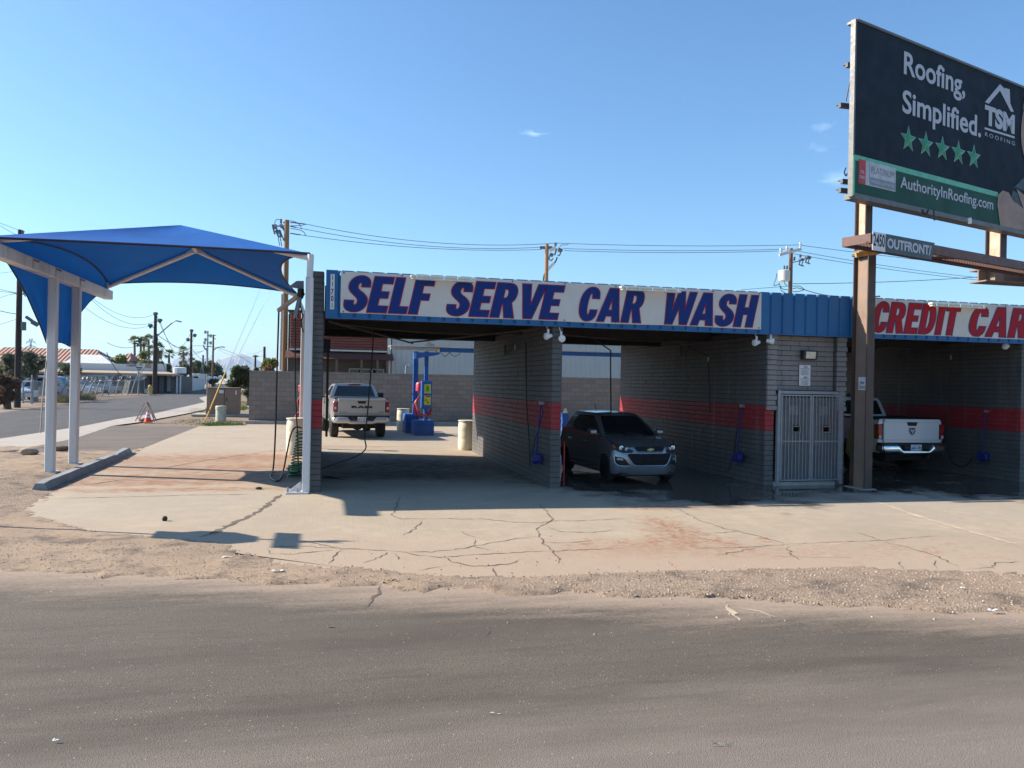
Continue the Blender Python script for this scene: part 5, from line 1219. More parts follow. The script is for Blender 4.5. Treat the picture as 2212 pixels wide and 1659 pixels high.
PB.poly(pr, [H(1325, 1520), H(1362, 1482), H(1412, 1500), H(1440, 1560), (hc+.2, zbm+.35), (hc+.4, zbm+.02), (a_e+.1, zbm+.0), H(1322, 1600)], .018); PB.poly(pr, [(hc-.5, zbm+.6), H(1470, 1470), (hc+.9, zbm+.45), (hc+.9, zbm+.1), (hc-.2, zbm+.25)], .020); pr.build('printed_skin', msk, face, fix=False)
pr = MB(); PB.poly(pr, [(hc+.60*math.cos(R(a)), fz+.12+.90*math.sin(R(a))) for a in range(15, 168, 9)]+[(hc-.46, fz+.42), (hc-.2, fz+.62), (hc+.3, fz+.6), (hc+.5, fz+.4)], .019); PB.poly(pr, [(hc-.42, fz+.26), (hc-.12, fz+.30), (hc-.14, fz+.24), (hc-.42, fz+.20)], .019); PB.poly(pr, blob(hc-.27, fz+.12, .09, .035, 12), .019); PB.poly(pr, [(hc-.25, fz-.38), (hc+.2, fz-.38), (hc+.12, fz-.44), (hc-.18, fz-.44)], .019); pr.build('printed_hair', mhr, face, fix=False)
# column, I section
pc = Vector((pb0.x, pb0.y, 0)); zj = DP(1880, 545, 15.35).z
def ibeam(mb, x, y, w_, d, z0, z1, t=.02):
    """flanges facing the road, web running back from it"""
    mb.box(x-w_/2, x+w_/2, y-d/2, y-d/2+t, z0, z1); mb.box(x-w_/2, x+w_/2, y+d/2-t, y+d/2, z0, z1); mb.box(x+.002, x+.014, y-d/2+t+.001, y+d/2-t-.001, z0, z1)
mb = MB(); X_, Y_ = pc.x+.13, pc.y+.26; ibeam(mb, X_, Y_, .17, .46, -.05, zj, .025)
col = mb.build('column', mbrown, bb_)
mb = MB(); mb.box(X_-.010, X_+.001, Y_-.204, Y_+.204, -.02, zj-.06); mb.build('column_web', mtan, col)
mb = MB(); mb.box(X_-.17, X_+.15, Y_-.28, Y_+.28, -.02, .012); mb.build('footing', mat('footing', (.34, .31, .28), .9, bmp=.6), col)
c6b = crop(3100, 1200, 740, 1754)
mb = MB(); zz = YP(*c6b(330, 570), Y_-.035).z; mb.box(X_-.016, X_-.011, Y_-.14, Y_+.10, zz-.12, zz+.14); mb.build('notice_plate', mat('sign_white', (.6, .6, .62), .4), col)
mb = MB(); P_ = Plane((X_-.017, Y_, 0), (0, -1, 0), (-1, 0, 0)); P_.text(mb, '94', -.04, .07, zz-.0, zz+.05, .002, bold=.03)
for i in range(3): P_.rect(mb, -.07, .11, zz-.05-.02*i, zz-.042-.02*i, .0005, .0015)
mb.build('lettering', MATS['ink_black'], col, fix=False)
mb = MB(); ibeam(mb, X_+.0, Y_+.06, .15, .34, zj+.12, zt-.4, .025); u1 = mb.build('upper_column', mbrown, bb_)
mb = MB(); mb.box(X_-.010, X_+.001, Y_-.084, Y_+.204, zj+.13, zt-.5); mb.build('column_web', mat('post_cream', (.45, .36, .27), .6, var=.15, dirt=(.4, .15, .04), dirtamt=.8), u1)
yb_ = mat('bracket_rust_yellow', (.50, .30, .09), .6, var=.3, dirt=(.2, .08, .03), dirtamt=.6)
q1 = DP(*c8(300, 708), 14.9); q2 = DP(*c8(720, 652), 15.3)
mb = MB(); mb.beam(q1, q2, .04, .09); mb.beam(q1+Vector((0, 0, .045)), q2+Vector((0, 0, .045)), .16, .015); mb.build('cross_bracket', yb_, bb_)
mb = MB(); mb.cbox(X_-.16, X_+.14, Y_-.2, Y_+.2, zj-.0, zj+.06, .01); mb.cbox(X_-.12, X_+.12, Y_-.16, Y_+.16, zj+.07, zj+.12, .01); mb.build('cap_plate', mfr, bb_)
# catwalk in front of the board's lower edge
fc = DP(*c8(455, 530), 13.95); bc = DP(*c8(150, 575), 14.75)
bc.z = fc.z; PW = Plane((fc.x, fc.y, 0), e_, n_b)
hz = .17; z1 = fc.z+hz/2; z0 = fc.z-hz/2; wd = .58; off = -wd
cat_ = MB(); PW.rect(cat_, 0, 10.5, z0, z1, -.03, 0); PW.rect(cat_, 0, 10.5, z0, z0+.03, -.09, -.031); PW.rect(cat_, 0, 10.5, z0, z1, -wd, -wd+.03); PW.rect(cat_, 0, .03, z0+.001, z1-.001, -wd+.031, -.031)
cw_ = cat_.build('catwalk', mat('catwalk_red', (.105, .042, .032), .55, var=.15, scale=3), bb_)
gr_ = MB()
for i in range(105): PW.rect(gr_, .06+i*.1, .075+i*.1, z0+.035, z0+.06, -wd+.04, -.10)
for i in range(8): PW.rect(gr_, .04, 10.4, z0+.061, z0+.07, -.12-i*.055-.008, -.12-i*.055)
gr_.build('grating', MATS['catwalk_red'], cw_)
Hc = lambda x, y: PW.hit(c8(x, y))
pa0, pa1, pa2 = Hc(466, 560)[0], Hc(602, 580)[0], Hc(1083, 640)[0]; pz1 = z1+.03; pz0 = z0-.13
mb = MB(); PW.rect(mb, pa0, pa1-.01, pz0+.0, pz1, .012, .02); mb.build('number_plate', mat('sign_white', (.6, .6, .62), .4), cw_)
mb = MB(); PW.poly(mb, [(pa1, pz0), (pa2-.02, pz0), (pa2+.08, pz1), (pa1, pz1)], .012, .022); mb.build('name_plate', mat('plate_dark', (.02, .028, .035), .4), cw_)
mb = MB(); PW.text(mb, '2450', pa0+.02, pa1-.03, pz0+.08, pz1-.03, .023, bold=.02); mb.build('lettering', MATS['ink_black'], cw_, fix=False)
mb = MB(); PW.text(mb, 'OUTFRONT/', pa1+.04, pa2-.03, pz0+.08, pz1-.07, .025, bold=.035); mb.build('lettering', mwt, cw_, fix=False)
# second stub column and arm at the right edge
s1_ = DP(*c8(1710, 600), 18.3)
ut, ub = DP(*c8(1710, 380), 18.3), DP(*c8(1700, 835), 18.3)
mb = MB(); ibeam(mb, s1_.x+.12, s1_.y, .17, .44, ub.z, zt-.4, .025); u2 = mb.build('upper_column', mbrown, bb_)
mb = MB(); mb.box(s1_.x+.11, s1_.x+.121, s1_.y-.194, s1_.y+.194, ub.z+.01, zt-.5); mb.build('column_web', MATS['post_cream'], u2)
a = DP(*c8(1608, 850), 18.1); b = DP(*c8(1608, 985), 18.1)
mb = MB(); mb.box(a.x, a.x+7, s1_.y-.25, s1_.y+.25, b.z, b.z+.03); mb.box(a.x, a.x+7, s1_.y-.25, s1_.y+.25, a.z-.03, a.z); mb.box(a.x+.01, a.x+7, s1_.y-.02, s1_.y+.02, b.z+.03, a.z-.03); mb.box(a.x+.25, a.x+.5, s1_.y-.24, s1_.y-.022, b.z+.03, a.z-.03); mb.build('cantilever_beam', mtan, bb_)
# brackets, cable loops behind the left edge
for (x, y) in ((165, 500), (110, 815), (125, 1408), (110, 1478)):
    p = DP(*cb7(x, y), 15.1); MB().box(p.x, p.x+.55, p.y, p.y+.08, p.z-.04, p.z+.03).box(p.x, p.x+.55, p.y, p.y+.16, p.z+.031, p.z+.045).build('bracket', mfr, bb_)
MB().tube([DP(*cb7(180, 640), 15.0), DP(*cb7(150, 790), 15.1)], .012, 5).build('stay_cable', mfr, bb_)
mb = MB(); mb.tube(smoothp([DP(*cb7(150, 1305), 15), DP(*cb7(138, 1340), 15), DP(*cb7(150, 1368), 15), DP(*cb7(160, 1350), 15)]), .012, 6)
mb.tube(smoothp([DP(*c8(992, 235), 15.6), DP(*c8(1005, 275), 15.6), DP(*c8(1035, 278), 15.6), DP(*c8(1055, 240), 15.6)]), .018, 6); mb.tube([DP(*c8(1110, 245), 15.6), DP(*c8(1118, 350), 15.6)], .018, 6)
mb.build('cable_loop', mhose, bb_, smooth=True)
mb = MB(); mb.tube([DP(*c8(1482, 325), 16), DP(*c8(1485, 385), 16)], .035, 8); mb.build('lamp_stub', mwht, bb_)
# ============================================================ VEHICLES
def mbx(nx, ny, nz, fn):
    """surface of a unit box grid mapped through fn(u in -1..1, v 0..1, w 0..1)"""
    idx = {}; vs = []; fs = []
    def V(i, j, k):
        if (i, j, k) not in idx: idx[(i, j, k)] = len(vs); vs.append(tuple(fn(-1+2*i/nx, j/ny, k/nz)))
        return idx[(i, j, k)]
    for i in range(nx):
        for j in range(ny):
            for k in (0, nz): fs.append((V(i, j, k), V(i+1, j, k), V(i+1, j+1, k), V(i, j+1, k)))
        for k in range(nz):
            for j in (0, ny): fs.append((V(i, j, k), V(i+1, j, k), V(i+1, j, k+1), V(i, j, k+1)))
    for j in range(ny):
        for k in range(nz):
            for i in (0, nx): fs.append((V(i, j, k), V(i, j+1, k), V(i, j+1, k+1), V(i, j, k+1)))
    m_ = MB(); m_.add(vs, fs); return m_
def conform(poly, f, off=.006, cuts=3, thick=0):
    """polygon in a 2-D parameter space laid onto surface f(a, b) -> point; f(a, b, off)"""
    bm = bmesh.new(); vs = [bm.verts.new((p[0], p[1], 0)) for p in poly]; bm.faces.new(vs)
    bmesh.ops.triangulate(bm, faces=bm.faces)
    for _ in range(cuts):
        es = [e for e in bm.edges if e.calc_length() > .06]
        if not es: break
        bmesh.ops.subdivide_edges(bm, edges=es, cuts=1); bmesh.ops.triangulate(bm, faces=bm.faces)
    bm.verts.index_update(); m_ = MB(); m_.add([tuple(f(v.co.x, v.co.y, off)) for v in bm.verts], [tuple(x.index for x in q.verts) for q in bm.faces]); bm.free(); return m_
def join(*ms):
    r = MB()
    for m_ in ms: r.add(m_.v, m_.f)
    return r
def cut_arches(mb, axles, r, half, rz):
    """boolean the wheel wells out of a body mesh, return MB"""
    me = bpy.data.meshes.new('x'); me.from_pydata([Vector(p) for p in mb.v], [], mb.f)
    bm = bmesh.new(); bm.from_mesh(me); bmesh.ops.recalc_face_normals(bm, faces=bm.faces); bm.to_mesh(me); bm.free()
    o = _link(bpy.data.objects.new('x', me)); cs = []
    for y in axles:
        for s in (-1, 1):
            c = MB(); c.lathe([(r, min(s*half*.62, s*(half+.3))), (r, max(s*half*.62, s*(half+.3)))], (0, y, rz), 28, 'x')
            m2 = bpy.data.meshes.new('c'); m2.from_pydata([Vector(p) for p in c.v], [], c.f)
            b2 = bmesh.new(); b2.from_mesh(m2); bmesh.ops.recalc_face_normals(b2, faces=b2.faces); b2.to_mesh(m2); b2.free()
            co = _link(bpy.data.objects.new('c', m2)); cs.append(co)
            md = o.modifiers.new('b', 'BOOLEAN'); md.object = co; md.operation = 'DIFFERENCE'; md.solver = 'EXACT'
    dg = bpy.context.evaluated_depsgraph_get(); ev = bpy.data.meshes.new_from_object(o.evaluated_get(dg))
    r_ = MB(); r_.add([tuple(v.co) for v in ev.vertices], [tuple(p.vertices) for p in ev.polygons])
    for x in [o]+cs: bpy.data.objects.remove(x)
    bpy.data.meshes.remove(ev); return r_
mtyre = mat('tyre', (.018, .017, .017), .8, bmp=.4, bscale=80); mrim = mat('rim_alloy', (.6, .6, .62), .25, .9); mrimd = mat('rim_dark', (.03, .03, .033), .35, .5)
mblk_ = mat('trim_black', (.008, .008, .009), .65); mglass = glassm('car_glass'); mchr = mat('chrome', (.75, .75, .75), .08, 1.0, var=.02); mund = mat('underbody', (.010, .009, .009), .9)
mtl = mat('tail_red', (.35, .006, .01), .2, coat=.5); mlens = glassm('lens_clear', (.45, .47, .50), .08); mplate = mat('plate_white', (.62, .66, .70), .4); mamb = mat('amber', (.6, .16, .01), .25)
def paint(name, c, metal=.6, rough=.28): return mat(name, c, rough, metal, var=.03, scale=2, coat=.8, even=True)
def wheel(root, x, y, r, w_, spokes=10, rim=None, side=1, two=False):
    wt = MB(); s = side
    wt.lathe([(r*.66, -w_/2), (r*.93, -w_/2), (r, -w_*.38), (r, w_*.38), (r*.93, w_/2), (r*.66, w_/2), (r*.64, 0), (r*.66, -w_/2)], (x, y, r), 40, 'x')
    whl = wt.build('wheel', mtyre, root, local=True, smooth=True); whl['label'] = 'tyre with alloy rim'
    rm = MB(); xo = x+s*w_*.42
    rm.lathe([(r*.68, x+s*w_*.48), (r*.64, xo), (r*.60, x+s*w_*.1), (r*.60, x-s*w_*.3)], (0, y, r), 36, 'x')
    rm.lathe([(0.0, x+s*w_*.46), (r*.13, x+s*w_*.45), (r*.15, x+s*w_*.3)], (0, y, r), 16, 'x')
    for k in range(spokes):
        a = 2*math.pi*k/spokes; c, q = math.cos(a), math.sin(a)
        rm.beam((x+s*w_*.40, y+c*r*.08, r+q*r*.08), (x+s*w_*.43, y+c*r*.64, r+q*r*.64), r*.09, r*.07, up=(1, 0, 0))
    rm.build('rim', rim or mrim, whl, local=True, smooth=True)
    dk = MB(); dk.lathe([(0, x-s*w_*.05), (r*.6, x-s*w_*.05)], (0, y, r), 24, 'x'); dk.build('brake', mrimd, whl, local=True)
def plate(root, pl, a0, a1, z0, z1, out, txt, top=None):
    mb = MB(); pl.rect(mb, a0, a1, z0, z1, out, out+.006); p = mb.build('licence_plate', mplate, root, local=True)
    if not txt: return
    mb = MB(); h = z1-z0; pl.text(mb, txt, a0+.02, a1-.02, z0+h*.2, z0+h*.68, out+.008, bold=.015)
    if top: pl.text(mb, top, a0+.06, a1-.06, z0+h*.78, z0+h*.92, out+.008, bold=.01)
    mb.build('lettering', mat('plate_ink', (.02, .03, .08), .5), p, local=True, fix=False)

def hatchback(label, loc, rz, body, scale=1.0, detail=True, group=None):
    t = thing('hatchback', label, 'car', loc, rz, group); t.scale = (scale,)*3
    Wd, Ln = .80, 3.62
    def F(x, z): return .02+.34*(abs(x)/Wd)**3.0+.10*max(0, (z-.50)/.35)**2+.05*max(0, (.45-z)/.25)**2
    def Rr(x, z): return Ln-.02-.22*(abs(x)/Wd)**3.4-.06*max(0, (z-.6)/.4)**2-.10*max(0, (.4-z)/.2)**2
    def ztop(v):
        y = v*Ln
        P = [(0, .76), (.18, .85), (.5, .925), (.9, .985), (1.1, 1.0), (2.4, 1.03), (3.2, 1.08), (3.62, 1.06)]
        for (a, b), (c, d) in zip(P, P[1:]):
            if a <= y <= c: return b+(d-b)*(y-a)/(c-a)
        return P[-1][1]
    def body_fn(u, v, w_):
        zt_ = ztop(v); z = .20+w_*(zt_-.20)
        rnd = 1-.05*abs(2*w_-1)**5-.05*max(0, w_-.55)**1.0
        vv = v
        x = Wd*u*rnd
        z += .035*(1-u*u)*(w_ if w_ == 1 else 0)
        cr = .012*math.exp(-((w_-.62)/.05)**2)
        x *= 1+cr
        y = F(x, z)*(1-v)+Rr(x, z)*v
        return (x, y, z)
    bm_ = mbx(20, 26, 14, body_fn); bm_ = cut_arches(bm_, (.70, 3.07), .325, Wd, .285)
    bo = bm_.build('body', body, t, local=True, smooth=32)
    # greenhouse
    def gh(u, v, w_):
        z = .94+w_*.52; k = (z-.94)/.52
        f_ = .86+k*.86; r_ = 3.50-k*.32; half = .715-.175*k-.02*k*k
        x = half*u; y0 = f_+.10*(abs(u))**2.2*1.0; y1 = r_-.08*abs(u)**2.5
        if w_ == 1: z += .05*(1-abs(u)**2.4)*math.sin(math.pi*(.12+.76*v))
        x *= 1-.10*max(0, (w_-.7)/.3)**2
        return (x, y0*(1-v)+y1*v, z)
    mbx(14, 16, 8, gh).build('cabin', body, t, local=True, smooth=32)
    def ws(a, b, o): # windshield: a -1..1, b 0..1
        p = Vector(gh(a, 0, b)); return p+Vector((0, -.85, .5)).normalized()*o
    g_ = conform([(-.90, .10), (.90, .10), (.88, .50), (.86, .88), (-.86, .88), (-.88, .50)], ws, .006, 5).build('windshield', mglass, t, local=True, smooth=True)
    mbw = MB()
    for s in (-1, 1): a_ = ws(s*.35, .12, .012); b_ = ws(s*.35-.55, .18, .012); mbw.beam(a_, b_, .02, .012)
    mbw.build('wiper', mblk_, t, local=True)
    def rw(a, b, o): p = Vector(gh(a, 1, b)); return p+Vector((0, 1, .3)).normalized()*o
    conform([(-.8, .25), (.8, .25), (.76, .88), (-.76, .88)], rw, .006, 4).build('rear_window', mglass, t, local=True, smooth=True)
    for s in (-1, 1):
        sd = lambda a, b, o, s=s: (Vector(gh(s, a, b))+Vector((s, 0, .25)).normalized()*o)
        def yv(y, b): k = b; f_ = .86+k*.86+.10; r_ = 3.50-k*.32-.08; return (y-f_)/(r_-f_)
        front = [(yv(1.20, .16), .16), (yv(1.98, .17), .17), (yv(1.98, .86), .86), (yv(1.86, .86), .86), (yv(1.62, .62), .62)]
        rear = [(yv(2.08, .17), .17), (yv(2.80, .24), .24), (yv(2.92, .45), .45), (yv(2.78, .86), .86), (yv(2.08, .86), .86)]
        conform(front, sd, .008, 4).build('side_window', mglass, t, local=True, smooth=True)
        conform(rear, sd, .008, 4).build('side_window', mglass, t, local=True, smooth=True)
        bp = [(yv(1.985, .16), .16), (yv(2.075, .16), .16), (yv(2.075, .87), .87), (yv(1.985, .87), .87)]
        conform(bp, sd, .007, 3).build('door_pillar', mblk_, t, local=True)
        mm = MB(); mm.cbox(s*.84-.10, s*.84+.10, 1.17, 1.33, .98, 1.12, .035); mm.box(min(s*.66, s*.78), max(s*.66, s*.78), 1.24, 1.30, .98, 1.01); bevel(mm.build('wing_mirror', body, t, local=True, smooth=True), .02, 3)
    # side panel lines
    def side(s):
        def f(y, z, o):
            w_ = (z-.2)/(ztop(y/Ln)-.2); x = body_fn(1, y/Ln, w_)[0]; return (s*(x+o), y, z)
        return f
    for s in (-1, 1):
        f = side(s)
        for y in (1.18, 2.02, 2.86):
            lm = MB(); lm.add([f(y-.004, z, .003) for z in (.3, .5, .7, .9)]+[f(y+.004, z, .003) for z in (.3, .5, .7, .9)], [(k, k+1, k+5, k+4) for k in range(3)])
            lm.build('door_seam', mblk_, t, local=True, fix=False)
        [MB().cbox(*sorted((s*.785, s*.825)), y-.09, y+.09, .80, .83, .008).build('door_handle', body, t, local=True) for y in (1.86, 2.70)]
        sk = MB(); a = f(1.1, .27, .002); b = f(2.7, .27, .002); sk.beam(a, b, .012, .018); sk.build('sill_trim', mchr, t, local=True)
    FF = lambda x, z, o: (x, F(x, z)-o, z)
    mgr = mat('grille_black', (.004, .004, .005), .85)
    conform([(-.37, .79), (-.30, .70), (.30, .70), (.37, .79), (.25, .81), (-.25, .81)], FF, .008).build('upper_grille', mgr, t, local=True, smooth=True)
    conform([(-.53, .63), (-.47, .655), (.47, .655), (.53, .63), (.42, .44), (.34, .40), (-.34, .40), (-.42, .44)], FF, .008).build('lower_grille', mgr, t, local=True, smooth=True)
    rg = MB(); P = [(-.53, .63), (-.47, .655), (.47, .655), (.53, .63), (.42, .44), (.34, .395), (-.34, .395), (-.42, .44), (-.53, .63)]
    PP = []
    for a, b in zip(P, P[1:]): PP += [FF(a[0]+(b[0]-a[0])*k/5, a[1]+(b[1]-a[1])*k/5, .010) for k in range(5)]
    rg.tube(PP+[PP[0]], .011, 6); rg.tube([FF(-.30+.6*k/10, .690, .01) for k in range(11)], .009, 6); rg.build('grille_surround', mat('satin_silver', (.5, .5, .52), .2, 1), t, local=True, smooth=True)
    sl_ = MB()
    for z in (.60, .56, .485, .455): sl_.tube([FF(-.40+.8*k/10, z, .010) for k in range(11)], .005, 4)
    sl_.build('grille_bar', mblk_, t, local=True)
    em = conform([(-.075, .748), (-.085, .728), (-.03, .728), (-.035, .712), (.03, .712), (.035, .728), (.085, .732), (.095, .755), (.04, .755), (.045, .772), (-.025, .772), (-.028, .755), (-.07, .755)], FF, .016, 1); em.build('emblem', mat('gold_emblem', (.62, .42, .12), .25, .8), t, local=True)
    for s in (-1, 1):
        hl = conform([(s*.385, .715), (s*.42, .675), (s*.60, .665), (s*.70, .70), (s*.765, .80), (s*.775, .90), (s*.70, .85), (s*.55, .79)], FF, .014, 4).build('headlight', mat('headlight_dark', (.006, .007, .008), .5), t, local=True, smooth=True)
        pr = MB(); c = FF(s*.60, .755, .022)
        for q, rr in ((s*.615, .052),):
            c = Vector(FF(q, .762, .018)); pr.lathe([(rr, -.004), (rr, -.012), (rr*.74, -.014), (rr*.7, -.004)], tuple(c), 20, 'y')
        pr.build('headlight_ring', mchr, hl, local=True, smooth=True)
        pr = MB(); c = Vector(FF(s*.615, .762, .018)); pr.lathe([(0, -.012), (rr*.5, -.01), (rr*.66, -.002)], tuple(c), 16, 'y'); c = Vector(FF(s*.52, .745, .016)); pr.lathe([(0, -.010), (.03, -.008), (.042, .002)], tuple(c), 14, 'y'); pr.build('headlight_lens', mlens, hl, local=True, smooth=True)
        conform([(s*.70, .755), (s*.735, .765), (s*.755, .83), (s*.73, .82)], FF, .016, 1).build('indicator', mamb, hl, local=True)
        fg = conform([(s*.735, .58), (s*.60, .565), (s*.56, .53), (s*.47, .41), (s*.66, .40), (s*.72, .44)], FF, .007, 4).build('fog_recess', mblk_, t, local=True, smooth=True)
        conform([(s*.70, .55), (s*.61, .545), (s*.585, .51), (s*.70, .51)], FF, .012, 1).build('fog_lamp', mlens, fg, local=True)
        E_ = MB(); E_.tube([FF(s*.745, .59, .008), FF(s*.73, .45, .008), FF(s*.67, .385, .008), FF(s*.48, .375, .008)], .010, 6); E_.build('bumper_trim', MATS['satin_silver'], t, local=True, smooth=True)
        RF = lambda x, z, o: (x, Rr(x, z)+o, z)
        conform([(s*.50, .78), (s*.74, .76), (s*.74, 1.02), (s*.60, 1.02)], RF, .008, 3).build('taillight', mtl, t, local=True, smooth=True)
    vb = MB(); vb.cbox(-.66, .66, F(.3, .2)+.04, .5, .165, .235, .02); vb.build('front_lip', mblk_, t, local=True)
    ub = MB(); ub.box(-.60, .60, .45, 3.35, .14, .5); ub.box(-.7, .7, .35, .9+.3, .3, .62); ub.build('underbody', mund, t, local=True)
    for y in (.70, 3.07):
        for s in (-1, 1): wheel(t, s*.70, y, .285, .17, 10, mrim, s)
    an = MB(); an.tube([(0, 2.95, 1.47), (0, 3.12, 1.66)], .006, 5); an.build('aerial', mblk_, t, local=True)
    if detail:
        ac = MB(); ac.cbox(.24, .40, 1.35, 1.45, .98, 1.10, .02); ac.build('dashboard_item', mat('pale_item', (.45, .5, .6), .5), t, local=True)
    return t

def pickup(name, label, loc, rz, body, scale, modern=True, plate_txt='', group=None):
    """rear bumper at y=0, nose at y=Ln; seen from behind"""
    t = thing(name, label, 'pickup truck', loc, rz, group); t.scale = (scale,)*3
    Wd, Ln = 1.0, 5.75
    zt_ = 1.40
    def R0(x, z): return .16+.05*(abs(x)/Wd)**6*4+.015*abs(z-1.0)
    def ztop(y): return zt_ if y < 3.6 else (zt_-.02 if y < 4.2 else zt_-.02-.14*(y-4.2)/1.55)
    def fn(u, v, w_):
        y = .16+v*(Ln-.16); z = .56+w_*(ztop(y)-.56)
        rnd = 1-.035*abs(2*w_-1)**6-.025*max(0, w_-.5)
        x = Wd*u*rnd
        if v < .04: x *= .985
        fl = max(math.exp(-((y-1.25)/.52)**4), math.exp(-((y-4.75)/.52)**4))*math.exp(-((z-.85)/.33)**2)
        x *= .955+.045*fl if abs(u) > .9 else .96
        if v == 1: y -= .25*abs(u)**3
        if v == 0: y += .03*abs(u)**8+.02*(w_ > .95)
        return (x, y, z)
    b_ = mbx(16, 44, 14, fn); b_ = cut_arches(b_, (1.25, 4.75), .46, Wd, .40); b_.build('body', body, t, local=True, smooth=30)
    bd = MB(); bd.box(-.80, .80, .30, 2.05, zt_-.01, zt_+.006); bd.build('bed_cover', mblk_, t, local=True)
    rb = MB(); [rb.cbox(s*.88-.05, s*.88+.05, .20, 2.1, zt_-.02, zt_+.022, .01) for s in (-1, 1)]; rb.build('bed_rail', mblk_, t, local=True)
    def cab(u, v, w_):
        z = zt_-.06+w_*.56; k = max(0, (z-zt_)/.5)
        r_ = 2.14+.10*k; f_ = 4.45-.80*k; half = .90-.155*k-.03*k*k; x = half*u
        y0 = r_+.03*abs(u)**3; y1 = f_-.12*abs(u)**2.2
        if w_ == 1: z += .045*(1-u*u)*math.sin(math.pi*(.1+.8*v))
        if w_ > .9: x *= .97; y0 += .03
        return (x, y0*(1-v)+y1*v, z)
    mbx(14, 14, 8, cab).build('cab', body, t, local=True, smooth=32)
    RW = lambda a, b, o: (Vector(cab(a, 0, b))+Vector((0, -1, .1))*o)
    conform([(-.86, .20), (.86, .20), (.84, .86), (.80, .91), (-.80, .91), (-.84, .86)], RW, .007, 4).build('rear_window', mglass, t, local=True, smooth=True)
    for s in (-1, 1):
        sd = lambda a, b, o, s=s: (Vector(cab(s, a, b))+Vector((s, 0, .25)).normalized()*o)
        for q in ([(.12, .24), (.40, .24), (.40, .86), (.14, .86)], [(.44, .24), (.84, .24), (.60, .86), (.44, .86)]): conform(q, sd, .008, 3).build('side_window', mglass, t, local=True)
        mm = MB(); mm.cbox(s*1.20-.14, s*1.20+.14, 3.72, 3.84, 1.34, 1.58, .03); mm.box(*sorted((s*.88, s*1.08)), 3.75, 3.81, 1.37, 1.41); bevel(mm.build('wing_mirror', mblk_, t, local=True, smooth=True), .02, 3)
        for y in (2.9, 3.75):
            h = MB(); h.cbox(*sorted((s*.935, s*.985)), y-.10, y+.10, 1.17, 1.20, .008); h.build('door_handle', mblk_, t, local=True)
        [MB().box(*sorted((s*.94, s*.966)), y-.005, y+.005, .62, 1.36).build('door_seam', mblk_, t, local=True) for y in (2.12, 3.02, 3.95)]
        # lamps wrap the rear corner
        lw = .115 if modern else .10; z0, z1 = (.94, 1.30) if modern else (.90, 1.27)
        l_ = MB(); l_.cbox(*sorted((s*(.965-lw-.01), s*.968)), .135, .30, z0, z1, .012); lp = l_.build('taillight', mtl, t, local=True, smooth=True)
        l_ = MB(); l_.cbox(*sorted((s*(.965-lw*.8), s*.945)), .128, .14, (z0+z1)/2-.09, (z0+z1)/2+.0, .004) if modern else l_.cbox(*sorted((s*(.965-lw*.85), s*.945)), .128, .14, z0+.01, z0+.09, .004)
        l_.build('reverse_lamp', mlens, lp, local=True)
        l_ = MB(); l_.cbox(*sorted((s*(.965-lw-.018), s*(.965-lw-.002))), .130, .3, z0-.01, z1+.01, .004); l_.build('lamp_bezel', mblk_, lp, local=True)
    # tailgate
    tw = .815; tg = MB(); tg.cbox(-tw, tw, .125, .20, .80, zt_+.005, .012)
    tgo = tg.build('tailgate', body, t, local=True); bevel(tgo, .012, 3)
    q = MB(); q.cbox(-tw+.01, tw-.01, .105, .13, zt_-.075, zt_-.0, .012); bevel(q.build('tailgate_spoiler', body, tgo, local=True), .008)
    q = MB(); q.prism([(-.16, .115, 1.335), (.16, .115, 1.335), (.12, .115, 1.235), (-.12, .115, 1.235)], (0, .01, 0)); q.build('tailgate_handle', mblk_, tgo, local=True)
    q = MB(); q.box(-tw+.01, tw-.01, .119, .124, .875, .885)
    q.build('crease', mblk_ if modern else mat('crease_grey', (.3, .3, .33), .5), tgo, local=True)
    PT = Plane((0, .12, 0), (1, 0, 0), (0, -1, 0))
    if modern:
        q = MB(); PT.text(q, 'RAM', -.36, .36, 1.075, 1.155, .010, bold=.075, space=1.15); q.build('lettering', mblk_, tgo, local=True, fix=False)
        q = MB(); PT.text(q, '4x4', .56, .76, .925, .955, .008, bold=.03, shear=.2); PT.text(q, 'BIG HORN', -.77, -.52, .925, .947, .008, bold=.02); q.build('lettering', mblk_, tgo, local=True, fix=False)
    else:
        q = MB(); PT.poly(q, [(-.085, 1.19), (.085, 1.19), (.09, 1.10), (.05, 1.03), (0, .995), (-.05, 1.03), (-.09, 1.10)], .002, .016); em = q.build('emblem', mat('emblem_grey', (.3, .3, .31), .4), tgo, local=True)
        q = MB(); PT.poly(q, [(-.072, 1.178), (.072, 1.178), (.076, 1.10), (.042, 1.04), (0, 1.012), (-.042, 1.04), (-.076, 1.10)], .0175); q.build('emblem_field', mblk_, em, local=True, fix=False)
        q = MB(); PT.poly(q, [(0, 1.03), (.022, 1.06), (.016, 1.10), (.05, 1.09), (.062, 1.13), (.05, 1.16), (.022, 1.155), (.03, 1.135), (.04, 1.12), (.012, 1.13), (0, 1.15), (-.012, 1.13), (-.04, 1.12), (-.03, 1.135), (-.022, 1.155), (-.05, 1.16), (-.062, 1.13), (-.05, 1.09), (-.016, 1.10), (-.022, 1.06)], .0195); q.build('emblem_figure', mat('emblem_pale', (.5, .5, .51), .4), em, local=True, fix=False)
    # bumper
    bmat = body if modern else mchr; bp = MB(); vs = []; fs = []; NXX = 60
